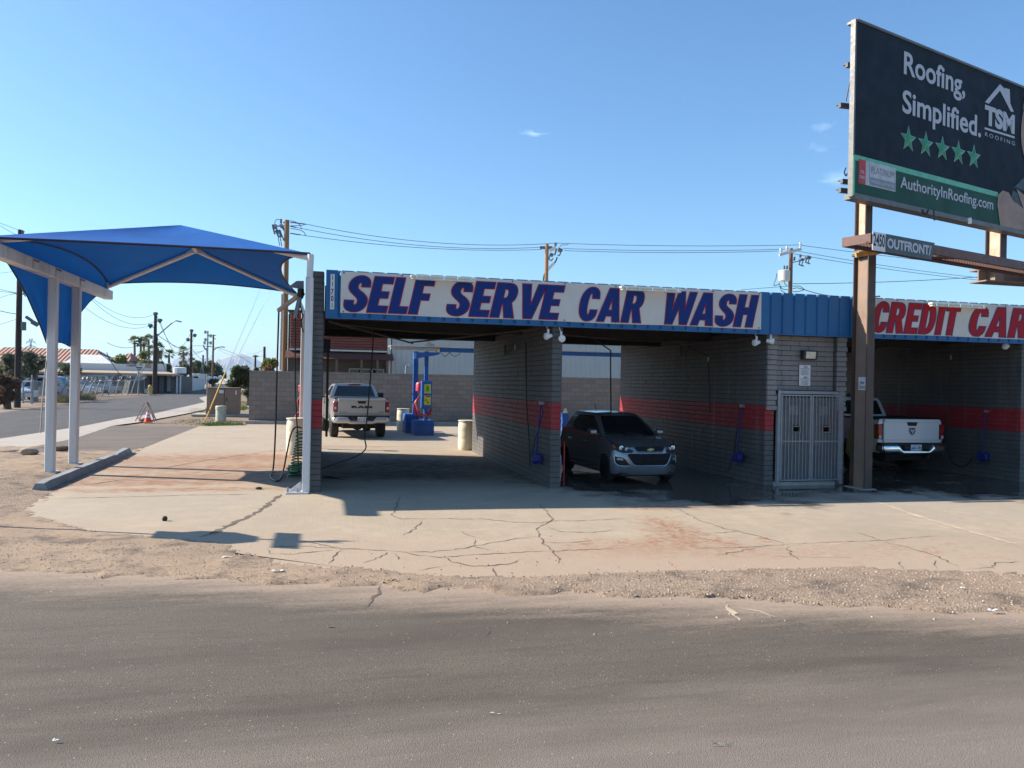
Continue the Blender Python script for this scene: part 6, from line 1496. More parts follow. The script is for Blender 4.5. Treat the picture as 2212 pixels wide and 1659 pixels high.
    for i in range(NXX+1):
        x = -1.0+2.0*i/NXX; ax = abs(x); dp = .13*min(1, max(0, (.50-ax)/.11)); zt2 = .775-dp-.02*max(0, (ax-.9)/.1); zb2 = .555-.03*min(1, max(0, (.50-ax)/.11))+.05*max(0, (ax-.86)/.14)
        yb2 = -.03+.17*max(0, (ax-.78)/.22)**2
        for k in range(9):
            t_ = k/8; z = zt2+(zb2-zt2)*t_; vs.append((x, yb2-.035*math.sin(math.pi*t_)**.6+(.03 if k in (0, 8) else 0), z))
        vs.append((x, .15, zb2)); vs.append((x, .15, zt2))
    for i in range(NXX):
        for k in range(11): a_ = i*11+k; b_ = i*11+(k+1) % 11; fs.append((a_, b_, b_+11, a_+11))
    fs += [tuple(range(11)), tuple(NXX*11+k for k in range(11))]
    bp.add(vs, fs); bp.build('bumper', bmat, t, local=True, smooth=45)
    q = MB(); q.box(-.955, .955, .02, .2, .66, .815); q.box(-.34, .34, -.028, .0, .665, .755); q.build('bumper_step', mblk_, t, local=True)
    pl = Plane((0, -.03, 0), (1, 0, 0), (0, -1, 0)); plate(t, Plane((0, .015, 0), (1, 0, 0), (0, -1, 0)), -.155, .155, .625, .775, .045, plate_txt, 'ARIZONA')
    q = MB(); q.box(-.62, .62, .30, 5.2, .36, .6); q.box(-.9, .9, .7, 5.3, .5, .62); q.build('underbody', mund, t, local=True)
    q = MB(); q.lathe([(0, -.16), (.12, -.14), (.17, 0), (.12, .14), (0, .16)], (0, 1.25, .40), 14, 'x'); q.tube([(-.8, 1.25, .40), (.8, 1.25, .40)], .05, 8); q.tube([(.5, .12, .45), (.5, .9, .46)], .04, 10); q.build('axle', mat('axle_dark', (.03, .028, .026), .7), t, local=True, smooth=True)
    for y in (1.25, 4.75):
        for s in (-1, 1): wheel(t, s*.83, y, .40, .27, 6, mrim, s)
    q = MB(); q.cbox(-.22, .22, 2.19, 2.23, zt_+.475, zt_+.515, .01); br = q.build('brake_lamp', mat('brake_dark', (.12, .01, .01), .3), t, local=True)
    q = MB(); q.prism([(-.015, 2.6, 1.93), (.015, 2.6, 1.93), (.0, 2.5, 2.03)], (0, .1, 0)); q.build('aerial', mblk_, t, local=True)
    return t
silver = paint('paint_silver', (.42, .41, .40), .3, .28); white = paint('paint_white', (.62, .63, .66), 0, .3); grey = paint('paint_grey', (.24, .245, .26), .6, .2)
# silver pickup behind the first bay: rear tyre contact seen at 740,944 / 835,942
a = G(740, 944); b = G(834, 942); c = (a+b)/2; sc = .965
yr = (a.y+b.y)/2-.0
pickup('pickup_truck', 'silver pickup seen from behind through the first wash bay, beside the blue vacuum island', (1.30, yr-1.25*sc-.1, 0), R(5.0), silver, sc, True, '1RA 291')
pickup('pickup_truck', 'white pickup with chrome bumper parked inside the dark third bay', (13.42, 1.45, -.0), R(0), white, .93, False, '68A 491')  # whole truck shrunk to fit its image pixel width, like silver pickup and hatchback
# grey hatchback in the second bay: tyres touch at 1306,1038 and 1235,1017 and 1446,1040
f1 = G(1306, 1038.5); f2 = G(1446, 1040); r1 = G(1238, 1017)
print('HATCH', f1, f2, r1)
ang = math.atan2(-(r1.x-f1.x), r1.y-f1.y); sc = .93
print('ang', math.degrees(ang))
HANG = R(4)
cx = (f1.x+f2.x)/2+.03; yy = f1.y
hb = hatchback('dark silver hatchback facing the road inside the wet second bay', (cx+math.sin(HANG)*.70*sc, yy-.70*sc*math.cos(HANG), 0), HANG, grey, sc)
# yellow green cover glimpsed left of the brown post
p = DP(1841, 960, 18.6); mb = MB(); mb.lathe([(0, 1.16), (.12, 1.12), (.19, 1.0), (.22, .8), (.2, .5), (.12, .3), (0, .02)], (p.x+.10, p.y, 0), 14); mb.map(lambda x, y, z: (x+.03*math.sin(z*9), y, z))
tag(mb.build('hose_bundle', mat('yellow_green', (.30, .30, .02), .6, bmp=.6, bscale=12), smooth=True), 'yellow green bundle beside the white pickup, glimpsed left of the brown post', 'bundle')
# ============================================================ BACKGROUND
def mat_cmu():
    m, nt, b = mk('block_fence'); uv = N(nt, 'ShaderNodeTexCoord').outputs['UV']; p = pos(nt)
    br = N(nt, 'ShaderNodeTexBrick'); nt.links.new(uv, br.inputs['Vector']); br.offset = .5
    setin(br, Scale=1.0, Mortar_Size=.01, Brick_Width=.406, Row_Height=.203, Color1=(.175, .145, .125, 1), Color2=(.235, .20, .17, 1), Mortar=(.12, .10, .085, 1))
    n1 = noise(nt, p, 1.2, 6, .65); n2 = noise(nt, p, 25, 4, .7)
    col = mix(nt, mrange(nt, n1, .35, .7, 0, .35), br.outputs['Color'], (.17, .145, .13)); col = mix(nt, mrange(nt, n2, .4, .7, 0, .25), col, (.34, .30, .26))
    nt.links.new(col, b.inputs['Base Color']); setin(b, Roughness=.9); bump(nt, b, math_(nt, 'SUBTRACT', math_(nt, 'MULTIPLY', n2, .3), br.outputs['Fac']), .6, .01); return m
mcmu = mat_cmu(); wy = 21.9; ztw = YP(540, 800, wy).z; xl = YP(538, 860, wy).x
t = thing('block_wall', 'long tan concrete block wall closing the yard behind the car wash', 'wall', (8, wy, 0))
mb = MB(); mb.box(xl, 23, wy, wy+.2, 0, ztw); mb.build('wall_face', mcmu, t)
xm = YP(641, 860, wy).x
for a, b in ((xm-.02, xm+.38), (7.9, 8.2), (14.1, 14.4)):
    mb = MB(); mb.box(a, b, wy-.06, wy-.001, 0, ztw+.0); mb.build('pilaster', mcmu, t)
mb = MB(); mb.box(xl-.1, 23, wy-.35, wy-.07, .0, .14); mb.build('kerb', MATS['gutter_concrete'], t)
# ------------- neighbouring buildings behind the wall
def mat_corr(name, col, pitch=.3):
    m, nt, b = mk(name); uv = N(nt, 'ShaderNodeTexCoord').outputs['UV']; u = sep(nt, uv)[0]; p = pos(nt)
    f = math_(nt, 'FRACT', math_(nt, 'DIVIDE', u, pitch)); rib = math_(nt, 'LESS_THAN', f, .14)
    n1 = noise(nt, p, .8, 5); c = ramp(nt, n1, [(.3, tuple(x*.93 for x in col)), (.7, col)]); nt.links.new(c, b.inputs['Base Color']); setin(b, Roughness=.5)
    bump(nt, b, rib, .8, .03); return m
mcor = mat('metal_siding', (.50, .50, .47), .5, var=.05, scale=1); mtrim = mat('trim_cream', (.66, .60, .50), .6, var=.05)
yb = 30.0; P_ = lambda u, v, y=yb: YP(*c8b(u, v), y)
t = thing('warehouse', 'pale ribbed metal warehouse behind the tan block wall', 'building', (14, yb, 0))
a = P_(922, 500); mb = MB(); x = a.x; xe = 34; pr = []
while x < xe: pr += [(x, 0), (x+.22, 0), (x+.235, -.03), (x+.285, -.03)]; x += .30
vs = []; fs = []
for px, dy in pr: vs += [(px, yb+dy, 0), (px, yb+dy, 6.2)]
for i in range(len(pr)-1): fs.append((2*i, 2*i+2, 2*i+3, 2*i+1))
mb.add(vs, fs); mb.box(a.x, xe, yb+.05, yb+14, 0, 6.2); mb.build('wall', mcor, t)
mb = MB(); mb.add([(a.x-.2, yb-.3, 6.22), (xe, yb-.3, 6.22), (xe, yb+7, 7.4), (a.x-.2, yb+7, 7.4), (xe, yb+14.2, 6.22), (a.x-.2, yb+14.2, 6.22), (a.x-.2, yb-.3, 6.0), (xe, yb-.3, 6.0)], [(0, 1, 2, 3), (3, 2, 4, 5), (0, 1, 7, 6), (0, 3, 5)]); mb.build('roof', mtrim, t)
for u in (1085, 1185):
    q = P_(u, 680, yb-.2); mb = MB(); mb.tube([(q.x, q.y, 2.0), (q.x, q.y, q.z+.3), (q.x+.12, q.y, q.z+.42), (q.x+.22, q.y, q.z+.3)], .05, 8); mb.build('vent_pipe', mchr, t, smooth=True)
t = thing('shop_building', 'shop with rust brown rolling shutter and dark awning behind the tan block wall', 'building', (1.5, yb, 0))
mbr = mat('shutter_brown', (.20, .05, .03), .6, var=.15); mbr2 = mat('awning_brown', (.10, .036, .026), .7); mst_ = mat('stucco_dark', (.10, .085, .072), .9)
xa = YP(*c5(978, 600), yb).x; xb = P_(868, 400).x; xc2 = P_(908, 500).x; z0 = P_(500, 445).z; ztp = YP(*c5(980, 495), yb).z
mb = MB(); mb.box(xa, xb, yb-.02, yb+.1, z0+.1, ztp); sh = mb.build('wall', mat('shutter_back', (.07, .025, .02), .8), t)
mb = MB(); z = z0+.12; 
while z < ztp-.05: mb.cbox(xa+.02, xb-.02, yb-.10, yb-.03, z, z+.13, .02); z += .15
mb.build('shutter_slats', mbr, t)
mb = MB(); mb.box(xb+.005, xc2, yb-.15, yb+9, 0, ztp+.1); mb.build('corner_trim', mtrim, t)
mb = MB(); mb.box(xa-.02, xb, yb-.25, yb+.0, z0, z0+.09); mb.build('sill', mtrim, t)
z1 = P_(500, 540).z; mb = MB(); mb.prism([(xa-.2, yb-.0, z0-.02), (xa-.2, yb-1.0, z1), (xa-.2, yb-.95, z1-.02), (xa-.2, yb, z1-.0)], (xc2-xa+.3, 0, 0)); mb.build('awning', mbr2, t)
mb = MB(); mb.box(xa-.1, xb, yb+.12, yb+9, 0, ztp-.02); mb.build('wall', mst_, t)
mb = MB(); mb.box(xa-.12, xc2+.1, yb-.12, yb+9, ztp+.12, ztp+.2); mb.build('roof', mat('roof_dark_edge', (.05, .06, .05), .7), t)
for u in (262, 560, 752, 870):
    q = P_(u, 600, yb-.9); mb = MB(); mb.box(q.x-.06, q.x+.06, yb-.95, yb-.85, 0, z1); mb.build('awning_post', mat('post_brown', (.14, .09, .07), .7), t)
a, b = P_(415, 650, yb-.05), P_(825, 700, yb-.05); mb = MB(); mb.box(a.x, b.x, yb-.03, yb+.0, 1.2, a.z)
wn2 = mb.build('window', mglass, t)
mb = MB(); 
for k in range(4): x = a.x+(b.x-a.x)*k/3; mb.box(x-.03, x+.03, yb-.06, yb-.031, 1.2, a.z+.03)
mb.box(a.x, b.x, yb-.06, yb-.031, a.z-.02, a.z+.04); mb.build('frame', mat('frame_pale', (.35, .33, .3), .5), wn2)
# ------------- poles and wires
mwood = mat('pole_wood', (.30, .165, .085), .85, var=.3, scale=1.5, streak=True, bmp=.6, bscale=20); mwoodd = mat('pole_wood_dark', (.045, .03, .025), .9, var=.3, scale=2, streak=True)
mins = mat('insulator', (.10, .12, .13), .3); mwire = mat('wire', (.02, .022, .026), .6); mgalv = mat('galvanised', (.30, .33, .35), .5, .3)
def pole(base, h, r, label, m_, extra=None, name='utility_pole'):
    t = thing(name, label, 'utility pole', base); mb = MB(); mb.tube([(0, 0, -.1), (0, 0, h)], r*1.12, 12, r2=r*.85); mb.build('pole_shaft', m_, t, local=True, smooth=True); return t
def at_h(uv, dep): p = DP(*uv, dep); return p
# pole A, behind the left end of the wall
dA = 46; top = DP(620, 475.5, dA); bx, by = DP(611, 800, dA).x, DP(611, 800, dA).y
tA = pole((top.x, top.y, 0), top.z, .165, 'brown wooden utility pole with cutouts rising behind the canopy and the wall end', mwood)
c4q = crop(900, 780, 500, 2183); q = lambda u, v: DP(*c4q(u, v), dA)-Vector((top.x, top.y, 0))
mb = MB(); mb.beam(q(560, 300), q(750, 290), .08, .08); mb.build('crossarm', mgalv, tA, local=True)
for pts in ([(520, 270), (600, 265), (610, 330), (530, 335)], [(645, 265), (700, 265), (712, 310), (660, 318)]):
    mb = MB(); mb.prism([q(*p) for p in pts], (0, .3, 0)); mb.build('cutout', mins, tA, local=True)
mb = MB(); mb.tube([q(545, 340), q(570, 430)], .05, 6); mb.tube([q(595, 330), q(620, 430)], .06, 6); mb.tube([q(640, 360), q(680, 470)], .08, 8); mb.tube([q(700, 320), q(740, 380)], .07, 6); mb.tube([q(690, 470), q(735, 550)], .05, 6); mb.tube([q(580, 370), q(640, 480)], .05, 6)
mb.tube([q(672, 180), q(672, 255)], .06, 8); mb.tube([q(735, 230), q(735, 250)], .10, 8); mb.build('cutout_arm', mins, tA, local=True)
mb = MB(); mb.tube(smoothp([q(570, 262), q(575, 215), q(600, 190), q(650, 188)]), .02, 5); mb.tube([q(620, 440), q(650, 625)], .025, 5); mb.tube([q(650, 430), q(685, 630)], .025, 5); mb.tube(smoothp([q(820, 210), q(900, 225), q(980, 280), q(1010, 350)]), .02, 5); mb.tube(smoothp([q(825, 340), q(940, 350), q(1040, 390), q(1078, 460)]), .02, 5); mb.tube(smoothp([q(825, 290), q(960, 290), q(1080, 270)]), .018, 5); mb.build('jumper_wire', mwire, tA, local=True, smooth=True)
mb = MB()
for p0, p1 in (((825, 235), (1050, 260)), ((825, 300), (920, 318)), ((825, 415), (990, 440))): mb.tube([q(*p0), q(*p1)], .035, 6)
mb.build('insulator_string', mins, tA, local=True)
mb = MB(); cc5 = lambda u, v: DP(*c5(u, v), dA)-Vector((top.x, top.y, 0)); mb.tube([cc5(835, 120), cc5(800, 1600)], .12, 8); mb.build('riser_conduit', mgalv, tA, local=True, smooth=True)
# pole B
dB = 52; cB2 = crop(1980, 880, 200, 1659); qb = lambda u, v: DP(*cB2(u, v), dB); topB = qb(590, 300); tB = pole((topB.x, topB.y, 0), topB.z, .15, 'light brown wooden utility pole standing above the words CAR', mwood)
o_ = Vector((topB.x, topB.y, 0)); q = lambda u, v: qb(u, v)-o_
mb = MB(); mb.beam(q(670, 500), q(870, 400), .12, .22); mb.build('crossarm', mat('arm_white', (.6, .6, .58), .5), tB, local=True); mb = MB(); mb.beam(q(370, 405), q(760, 405), .10, .18); mb.build('crossarm', mins, tB, local=True)
for pts in ([(955, 395), (1090, 450), (1060, 540), (940, 500)], [(700, 565), (805, 590), (780, 680), (700, 640)]): mb = MB(); mb.prism([q(*p) for p in pts], (0, .3, 0)); mb.build('cutout', mins, tB, local=True)
mb = MB(); mb.tube([q(860, 250), q(850, 350)], .09, 8); mb.tube([q(890, 430), q(830, 640)], .06, 6); mb.tube([q(1020, 540), q(980, 650), q(920, 640)], .05, 6); mb.tube([q(700, 600), q(650, 760), q(720, 810), q(780, 740)], .05, 6); mb.build('cutout_arm', mins, tB, local=True)
mb = MB(); mb.beam(q(815, 880), q(600, 1110), .12, .18); mb.build('riser_guard', mat('arm_white', (.6, .6, .58), .5), tB, local=True)
mb = MB(); mb.tube(smoothp([q(910, 700), q(880, 790), q(820, 890)]), .05, 6); mb.tube(smoothp([q(600, 1110), q(520, 1210), q(490, 1320), q(475, 1440), q(480, 1700)]), .05, 6); mb.tube(smoothp([q(990, 380), q(1050, 320), q(1180, 320), q(1260, 290)]), .02, 5); mb.build('riser_cable', mwire, tB, local=True, smooth=True)
# pole C with transformer
cC = crop(2840, 880, 460, 2212); dC = 50; qc = lambda u, v: DP(*cC(u, v), dC); topC = qc(608, 250); tC = pole((topC.x, topC.y, 0), topC.z, .14, 'brown utility pole with white crossarm and transformer above the blue fascia', mat('pole_wood_mid', (.16, .09, .055), .9, var=.3, streak=True))
o_ = Vector((topC.x, topC.y, 0)); q = lambda u, v: qc(u, v)-o_
mb = MB(); mb.beam(q(355, 378)-Vector((0, .25, 0)), q(750, 270)-Vector((0, .25, 0)), .12, .17); mb.build('crossarm', mat('arm_white', (.6, .6, .58), .5), tC, local=True)
for u, v in ((383, 300), (493, 268), (733, 195)):
    p = q(u, v); mb = MB(); mb.lathe([(0, .18), (.07, .16), (.06, .05), (.12, .02), (.05, 0), (.12, -.06), (.05, -.08), (.05, -.2)], (p.x, p.y-.25, p.z), 10); mb.build('insulator', mat('insulator_pale', (.6, .62, .65), .3), tC, local=True, smooth=True)
a, b = q(375, 650), q(580, 850); mb = MB(); mb.lathe([(0, a.z+.05), ((b.x-a.x)*.42, a.z+.03), ((b.x-a.x)*.5, a.z), ((b.x-a.x)*.5, b.z+.06), ((b.x-a.x)*.42, b.z), (0, b.z)], ((a.x+b.x)/2+.02, a.y-.1, 0), 24)
tr = mb.build('transformer', mat('transformer_white', (.6, .6, .57), .4, var=.06), tC, local=True, smooth=True)
mb = MB()
for u in (470, 520): p = q(u, 600); mb.lathe([(.03, .14), (.07, .1), (.04, .04), (.07, 0), (.05, -.1)], (p.x, p.y-.1, p.z), 8)
mb.build('bushing', mins, tr, local=True)
for pts in ([(905, 370), (978, 395), (965, 440), (900, 430)], [(790, 425), (850, 430), (850, 465), (800, 470)]): mb = MB(); mb.prism([q(*p) for p in pts], (0, .3, 0)); mb.build('cutout', mins, tC, local=True)
mb = MB(); mb.tube([q(890, 420), q(870, 500), q(950, 525)], .045, 6); mb.tube([q(935, 440), q(915, 515)], .03, 6); mb.tube([q(770, 480), q(750, 540), q(835, 568)], .045, 6); mb.tube([q(825, 470), q(800, 555)], .03, 6); mb.tube(smoothp([q(640, 500), q(740, 478), q(860, 430)]), .03, 6); mb.tube([q(780, 360), q(775, 410)], .07, 6); mb.tube([q(672, 400), q(665, 470)], .06, 6); mb.build('cutout_arm', mins, tC, local=True)
mb = MB(); 
for pts in ([(390, 870), (420, 940), (470, 985), (545, 990)], [(480, 840), (500, 890), (545, 930)], [(400, 890), (430, 1000), (500, 1050)], [(640, 930), (760, 930), (850, 990)], [(640, 975), (720, 960), (820, 985), (850, 990)], [(640, 1030), (760, 1020), (850, 990)], [(350, 700), (335, 800), (298, 915), (390, 895)], [(430, 690), (460, 665), (490, 690), (495, 760)]): mb.tube(smoothp([q(*p) for p in pts]), .022, 5)
mb.build('service_wire', mwire, tC, local=True, smooth=True)
# wires between them
def wire(a, b, drop, r, label, n=24, group=None): return tag(MB().tube(sag(a, b, n, drop), r, 5).build('power_line', mwire, fix=False, uv=False), label, 'power line', group)
G1 = 'overhead lines between the wooden poles'
rw_ = .016
wire(DP(*c4q(1050, 258), dA), qb(860, 262), .55, rw_, 'top overhead line from the pole behind the canopy to the pole above CAR', group=G1)
wire(DP(*c4q(920, 318), dA), qb(400, 390), .5, rw_, 'middle overhead line from the pole behind the canopy to the pole above CAR', group=G1)
wire(DP(*c4q(990, 440), dA), qb(420, 460), .35, rw_, 'lowest overhead line from the pole behind the canopy to the pole above CAR', group=G1)
wire(qb(860, 262), qc(733, 185), .12, rw_, 'top overhead line from the pole above CAR to the transformer pole', group=G1)
wire(qb(1100, 430), qc(493, 262), .12, rw_, 'middle overhead line from the pole above CAR to the transformer pole', group=G1)
wire(qb(1110, 495), qc(383, 295), .12, rw_, 'lowest overhead line from the pole above CAR to the transformer pole', group=G1)
wire(qc(733, 185), DP(2290, 592, 58), .1, rw_, 'top overhead line running right from the transformer pole behind the billboard', group=G1)
wire(qc(640, 280), DP(2290, 614, 58), .3, rw_, 'second overhead line running right from the transformer pole', group=G1)
wire(qc(650, 345), DP(2290, 618, 58), .3, rw_, 'third overhead line running right from the transformer pole', group=G1)
wire(qc(640, 885), DP(2290, 582, 60), .25, .02, 'twisted service cable rising right from the transformer pole', group=G1)
wire(qc(855, 992), DP(1900, 640, 30), .2, .03, 'thick service cable dropping from the transformer pole to the blue fascia')
wire(qc(-300, 995), qc(530, 930), .0, .014, 'thin cable coming from the left to the transformer pole', group=G1)
# small grey stub pole 653 behind canopy corner: conduit lines by the post handled above
# guys from pole A with yellow guard
c3 = crop(400, 1150, 600, 2118)
g0 = G(*c3(1315, 1490)); dg_ = (g0-CAM).dot(FW)
t = thing('guy_wire', 'steel guy wire with yellow guard anchored in front of the tan cabinet', 'guy wire', g0)
g1 = g0; p1 = DP(*c3(1575, 860), dg_+.7); 
mb = MB(); mb.tube([g1, p1], .035, 8); mb.build('guy_guard', mat('guard_yellow', (.65, .38, .02), .5), t, smooth=True)
mb = MB(); mb.tube([p1, DP(*c3(1940, 0), dA-2.5), DP(560, 629, dA-2), DP(617, 500, dA)], .012, 5); mb.build('wire_strand', mgalv, t)
t2 = tag(MB().tube([DP(*c3(1590, 950), dg_+1.5), DP(*c3(2065, 0), dA-2.5), DP(582, 631, dA-2), DP(619, 540, dA)], .014, 5).build('guy_wire', mgalv), 'thin pale guy wire right of the yellow guarded one', 'guy wire')
# ------------- left street poles
def street_pole(u, v, dep, r, label, m_=mwoodd): top = DP(u, v, dep); return top, pole((top.x, top.y, 0), top.z, r, label, m_)
c1 = crop(0, 780, 700, 2212)
dL1 = 48; top, t = street_pole(44.5, 497, dL1, .17, 'dark wooden utility pole at far left behind the canopy posts'); o_ = Vector((top.x, top.y, 0))
q = lambda u, v: DP(*c1(u, v), dL1)-o_
for z9 in ((228, 270, 275, 290, .2), (190, 1015, 290, 1020, .08), (265, 960, 300, 1050, .05)): MB().beam(q(z9[0], z9[1]), q(z9[2], z9[3]), z9[4], z9[4]).build('bracket', mins, t, local=True)
mb = MB(); mb.tube([q(278, 1350), q(278, 1450)], .16, 8); mb.tube([q(310, 1290), q(375, 1335)], .10, 8); mb.tube([q(380, 1350), q(445, 1385)], .14, 8); mb.build('splice_box', mins, t, local=True, smooth=True)
mb = MB(); mb.tube([q(-20, 170), q(230, 265)], .012, 4); mb.tube([q(-20, 200), q(165, 305), q(270, 330)], .012, 4); mb.tube([q(-20, 960), q(190, 1005)], .015, 4); mb.tube([q(-20, 985), q(190, 1010)], .015, 4); mb.tube([q(-20, 1068), q(100, 1030), q(190, 1015)], .015, 4); mb.tube([q(-20, 1215), q(120, 1245), q(215, 1258)], .022, 4); mb.tube([q(-20, 1385), q(205, 1315)], .015, 4); mb.tube([q(-20, 775), q(180, 750)], .012, 4); mb.build('power_line', mwire, t, local=True)
dL2 = 92; top, t = street_pole(*c3(647, 118), dL2, .20, 'tall dark pole with street lamp arm beside the side street'); o_ = Vector((top.x, top.y, 0)); q = lambda u, v: DP(*c3(u, v), dL2)-o_
mb = MB(); mb.tube([q(650, 205), q(700, 190)], .05, 6); mb.tube([q(640, 285), q(590, 262)], .05, 6); mb.build('bracket', mins, t, local=True)
for u, v in ((647, 98), (705, 185), (578, 254)): p = q(u, v); mb = MB(); mb.lathe([(0, .25), (.25, .2), (.3, 0), (.15, -.15), (.1, -.3)], tuple(p), 8); mb.build('insulator', mins, t, local=True)
mb = MB(); mb.tube(smoothp([q(660, 395), q(780, 290), q(895, 195), q(940, 190)]), .07, 6); mb.build('lamp_arm', mgalv, t, local=True, smooth=True)
mb = MB(); mb.beam(q(935, 190), q(985, 200), .35, .16); mb.build('lamp_head', mgalv, t, local=True)
pB2 = DP(*c3(665, 360), 95); tt = pole((pB2.x, pB2.y, 0), pB2.z, .14, 'shorter dark pole directly behind the pole with the lamp arm', mwoodd)
dL3 = 127; top3, t = street_pole(*c3(1122, 335), dL3, .2, 'second dark pole along the left of the side street'); o_ = Vector((top3.x, top3.y, 0)); q = lambda u, v: DP(*c3(u, v), dL3)-o_
mb = MB(); mb.tube([q(1125, 395), q(1165, 382)], .06, 6); mb.tube([q(1118, 460), q(1078, 438)], .06, 6); mb.build('bracket', mins, t, local=True)
for u, v in ((1124, 320), (1167, 380), (1075, 436)): p = q(u, v); mb = MB(); mb.lathe([(0, .3), (.3, .2), (.3, 0), (.15, -.3)], tuple(p), 8); mb.build('insulator', mins, t, local=True)
dL4 = 170; top4, t = street_pole(*c3(1340, 320), dL4, .18, 'slim grey steel pole with switchgear at the end of the side street', mgalv); o_ = Vector((top4.x, top4.y, 0)); q = lambda u, v: DP(*c3(u, v), dL4)-o_
mb = MB(); 
for v, u2 in ((335, 1300), (435, 1300), (385, 1385), (475, 1385), (525, 1385)): mb.beam(q(1340, v+5), q(u2, v-5), .18, .18)
for u, v in ((1305, 335), (1305, 435), (1377, 385), (1295, 478), (1377, 478)): mb.tube([q(u, v-18), q(u, v+22)], .28, 6)
mb.tube(smoothp([q(1280, 510), q(1300, 560), q(1325, 600), q(1325, 1050)]), .16, 6); mb.build('switchgear', mgalv, t, local=True)
dL5 = 175; top5, t = street_pole(*c3(1413, 370), dL5, .22, 'brown pole with curved lamp arm at the end of the side street', mat('pole_wood_mid', (.16, .09, .055), .9)); o_ = Vector((top5.x, top5.y, 0)); q = lambda u, v: DP(*c3(u, v), dL5)-o_
mb = MB(); mb.tube(smoothp([q(1420, 572), q(1470, 540), q(1550, 533)]), .12, 6); mb.build('lamp_arm', mgalv, t, local=True, smooth=True); mb = MB(); mb.beam(q(1530, 533), q(1560, 537), .5, .25); mb.build('lamp_head', mgalv, t, local=True)
mb = MB(); mb.beam(q(1350, 380), q(1448, 380), .15, .15); mb.beam(q(1413, 425), q(1448, 427), .15, .15); mb.build('crossarm', mins, t, local=True)
pX = DP(*c3(1277, 640), 150); pole((pX.x, pX.y, 0), pX.z, .2, 'short leaning green grey pole left of the steel pole', mat('pole_green', (.12, .14, .11), .8))
pX = DP(*c3(2090, 530), 70); pole((pX.x, pX.y, 0), pX.z, .12, 'thin brown pole rising from the bushes above the wall end', mwoodd)
pX = DP(*c3(1970, 640), 150); tt = pole((pX.x, pX.y, 0), pX.z, .2, 'small distant pole with crossarm before the mountain', mwoodd); o_ = Vector((pX.x, pX.y, 0)); mb = MB(); mb.beam(DP(*c3(1935, 655), 150)-o_, DP(*c3(2005, 655), 150)-o_, .3, .25); mb.build('crossarm', mins, tt, local=True)
G2 = 'sagging overhead lines along the side street'
dd = lambda u, v, d: DP(*c3(u, v), d)
for i, (a, da, b, db, s_, r_, lb) in enumerate([
    ((1000, 985), 71, (640, 100), dL2, 1.2, .02, 'top line coming from the left to the pole with the lamp arm'), ((980, 975), 71, (660, 185), dL2, 1.5, .02, 'second line coming from the left to the pole with the lamp arm'),
    ((930, 1115), 71, (575, 250), dL2, 1.1, .02, 'third line coming from the left to the pole with the lamp arm'), ((660, 105), dL2, (1120, 325), dL3, 3.2, .025, 'top line between the first two side street poles'),
    ((710, 190), dL2, (1165, 382), dL3, 3.6, .025, 'second line between the first two side street poles'), ((690, 385), dL2, (1270, 590), 150, .8, .035, 'thick cable from the lamp arm pole past the second pole'),
    ((680, 430), dL2, (940, 600), 120, .8, .03, 'drooping cable below the lamp arm pole'), ((940, 600), 120, (1290, 575), 160, .6, .03, 'level cable continuing right behind the palm'),
    ((0, 605), 80, (640, 530), dL2, 3.2, .035, 'thick drooping cable over the numbered building'), ((0, 475), 80, (620, 390), dL2, .9, .022, 'thin cable rising to the lamp arm pole'),
    ((680, 545), dL2, (1100, 615), dL3, 4.2, .035, 'thick drooping cable between the first two side street poles'), ((1130, 600), dL3, (1275, 670), 150, 4.0, .03, 'drooping cable between the second pole and the short leaning pole'),
    ((1130, 520), dL3, (1920, 755), 150, -1, .03, 'long cable crossing in front of the mountain'), ((1480, 570), 170, (2118, 640), 150, 1.0, .03, 'thin line running right from the brown lamp pole'),
    ((1125, 545), dL3, (1400, 640), dL5, 1.5, .03, 'cable from the second pole to the brown lamp pole'), ((1860, 620), 100, (2085, 565), 70, .2, .012, 'faint line reaching the thin brown pole')]):
    wire(DP(*(c1(*a) if da == 71 else c3(*a)), da), DP(*c3(*b), db), s_, r_, lb, group=G2)
# ------------- trees
mtrunk = mat('bark', (.10, .075, .055), .9, bmp=.5)
def leafmat(name, c):
    m, nt, b = mk(name); n_ = noise(nt, objc(nt), .8, 5); col = ramp(nt, n_, [(.3, tuple(x*.6 for x in c)), (.7, tuple(x*1.35 for x in c))]); nt.links.new(col, b.inputs['Base Color']); setin(b, Roughness=.6)
    t = N(nt, 'ShaderNodeBsdfTranslucent'); nt.links.new(col, t.inputs[0]); mx = N(nt, 'ShaderNodeMixShader'); mx.inputs[0].default_value = .4
    nt.links.new(b.outputs[0], mx.inputs[1]); nt.links.new(t.outputs[0], mx.inputs[2]); nt.links.new(mx.outputs[0], nt.nodes['Material Output'].inputs[0]); return m
LG = [leafmat('leaf_dark', (.06, .085, .032)), leafmat('leaf_mid', (.10, .135, .045)), leafmat('leaf_light', (.17, .20, .055)), leafmat('leaf_grey', (.13, .14, .085)), leafmat('leaf_brown', (.16, .09, .05))]
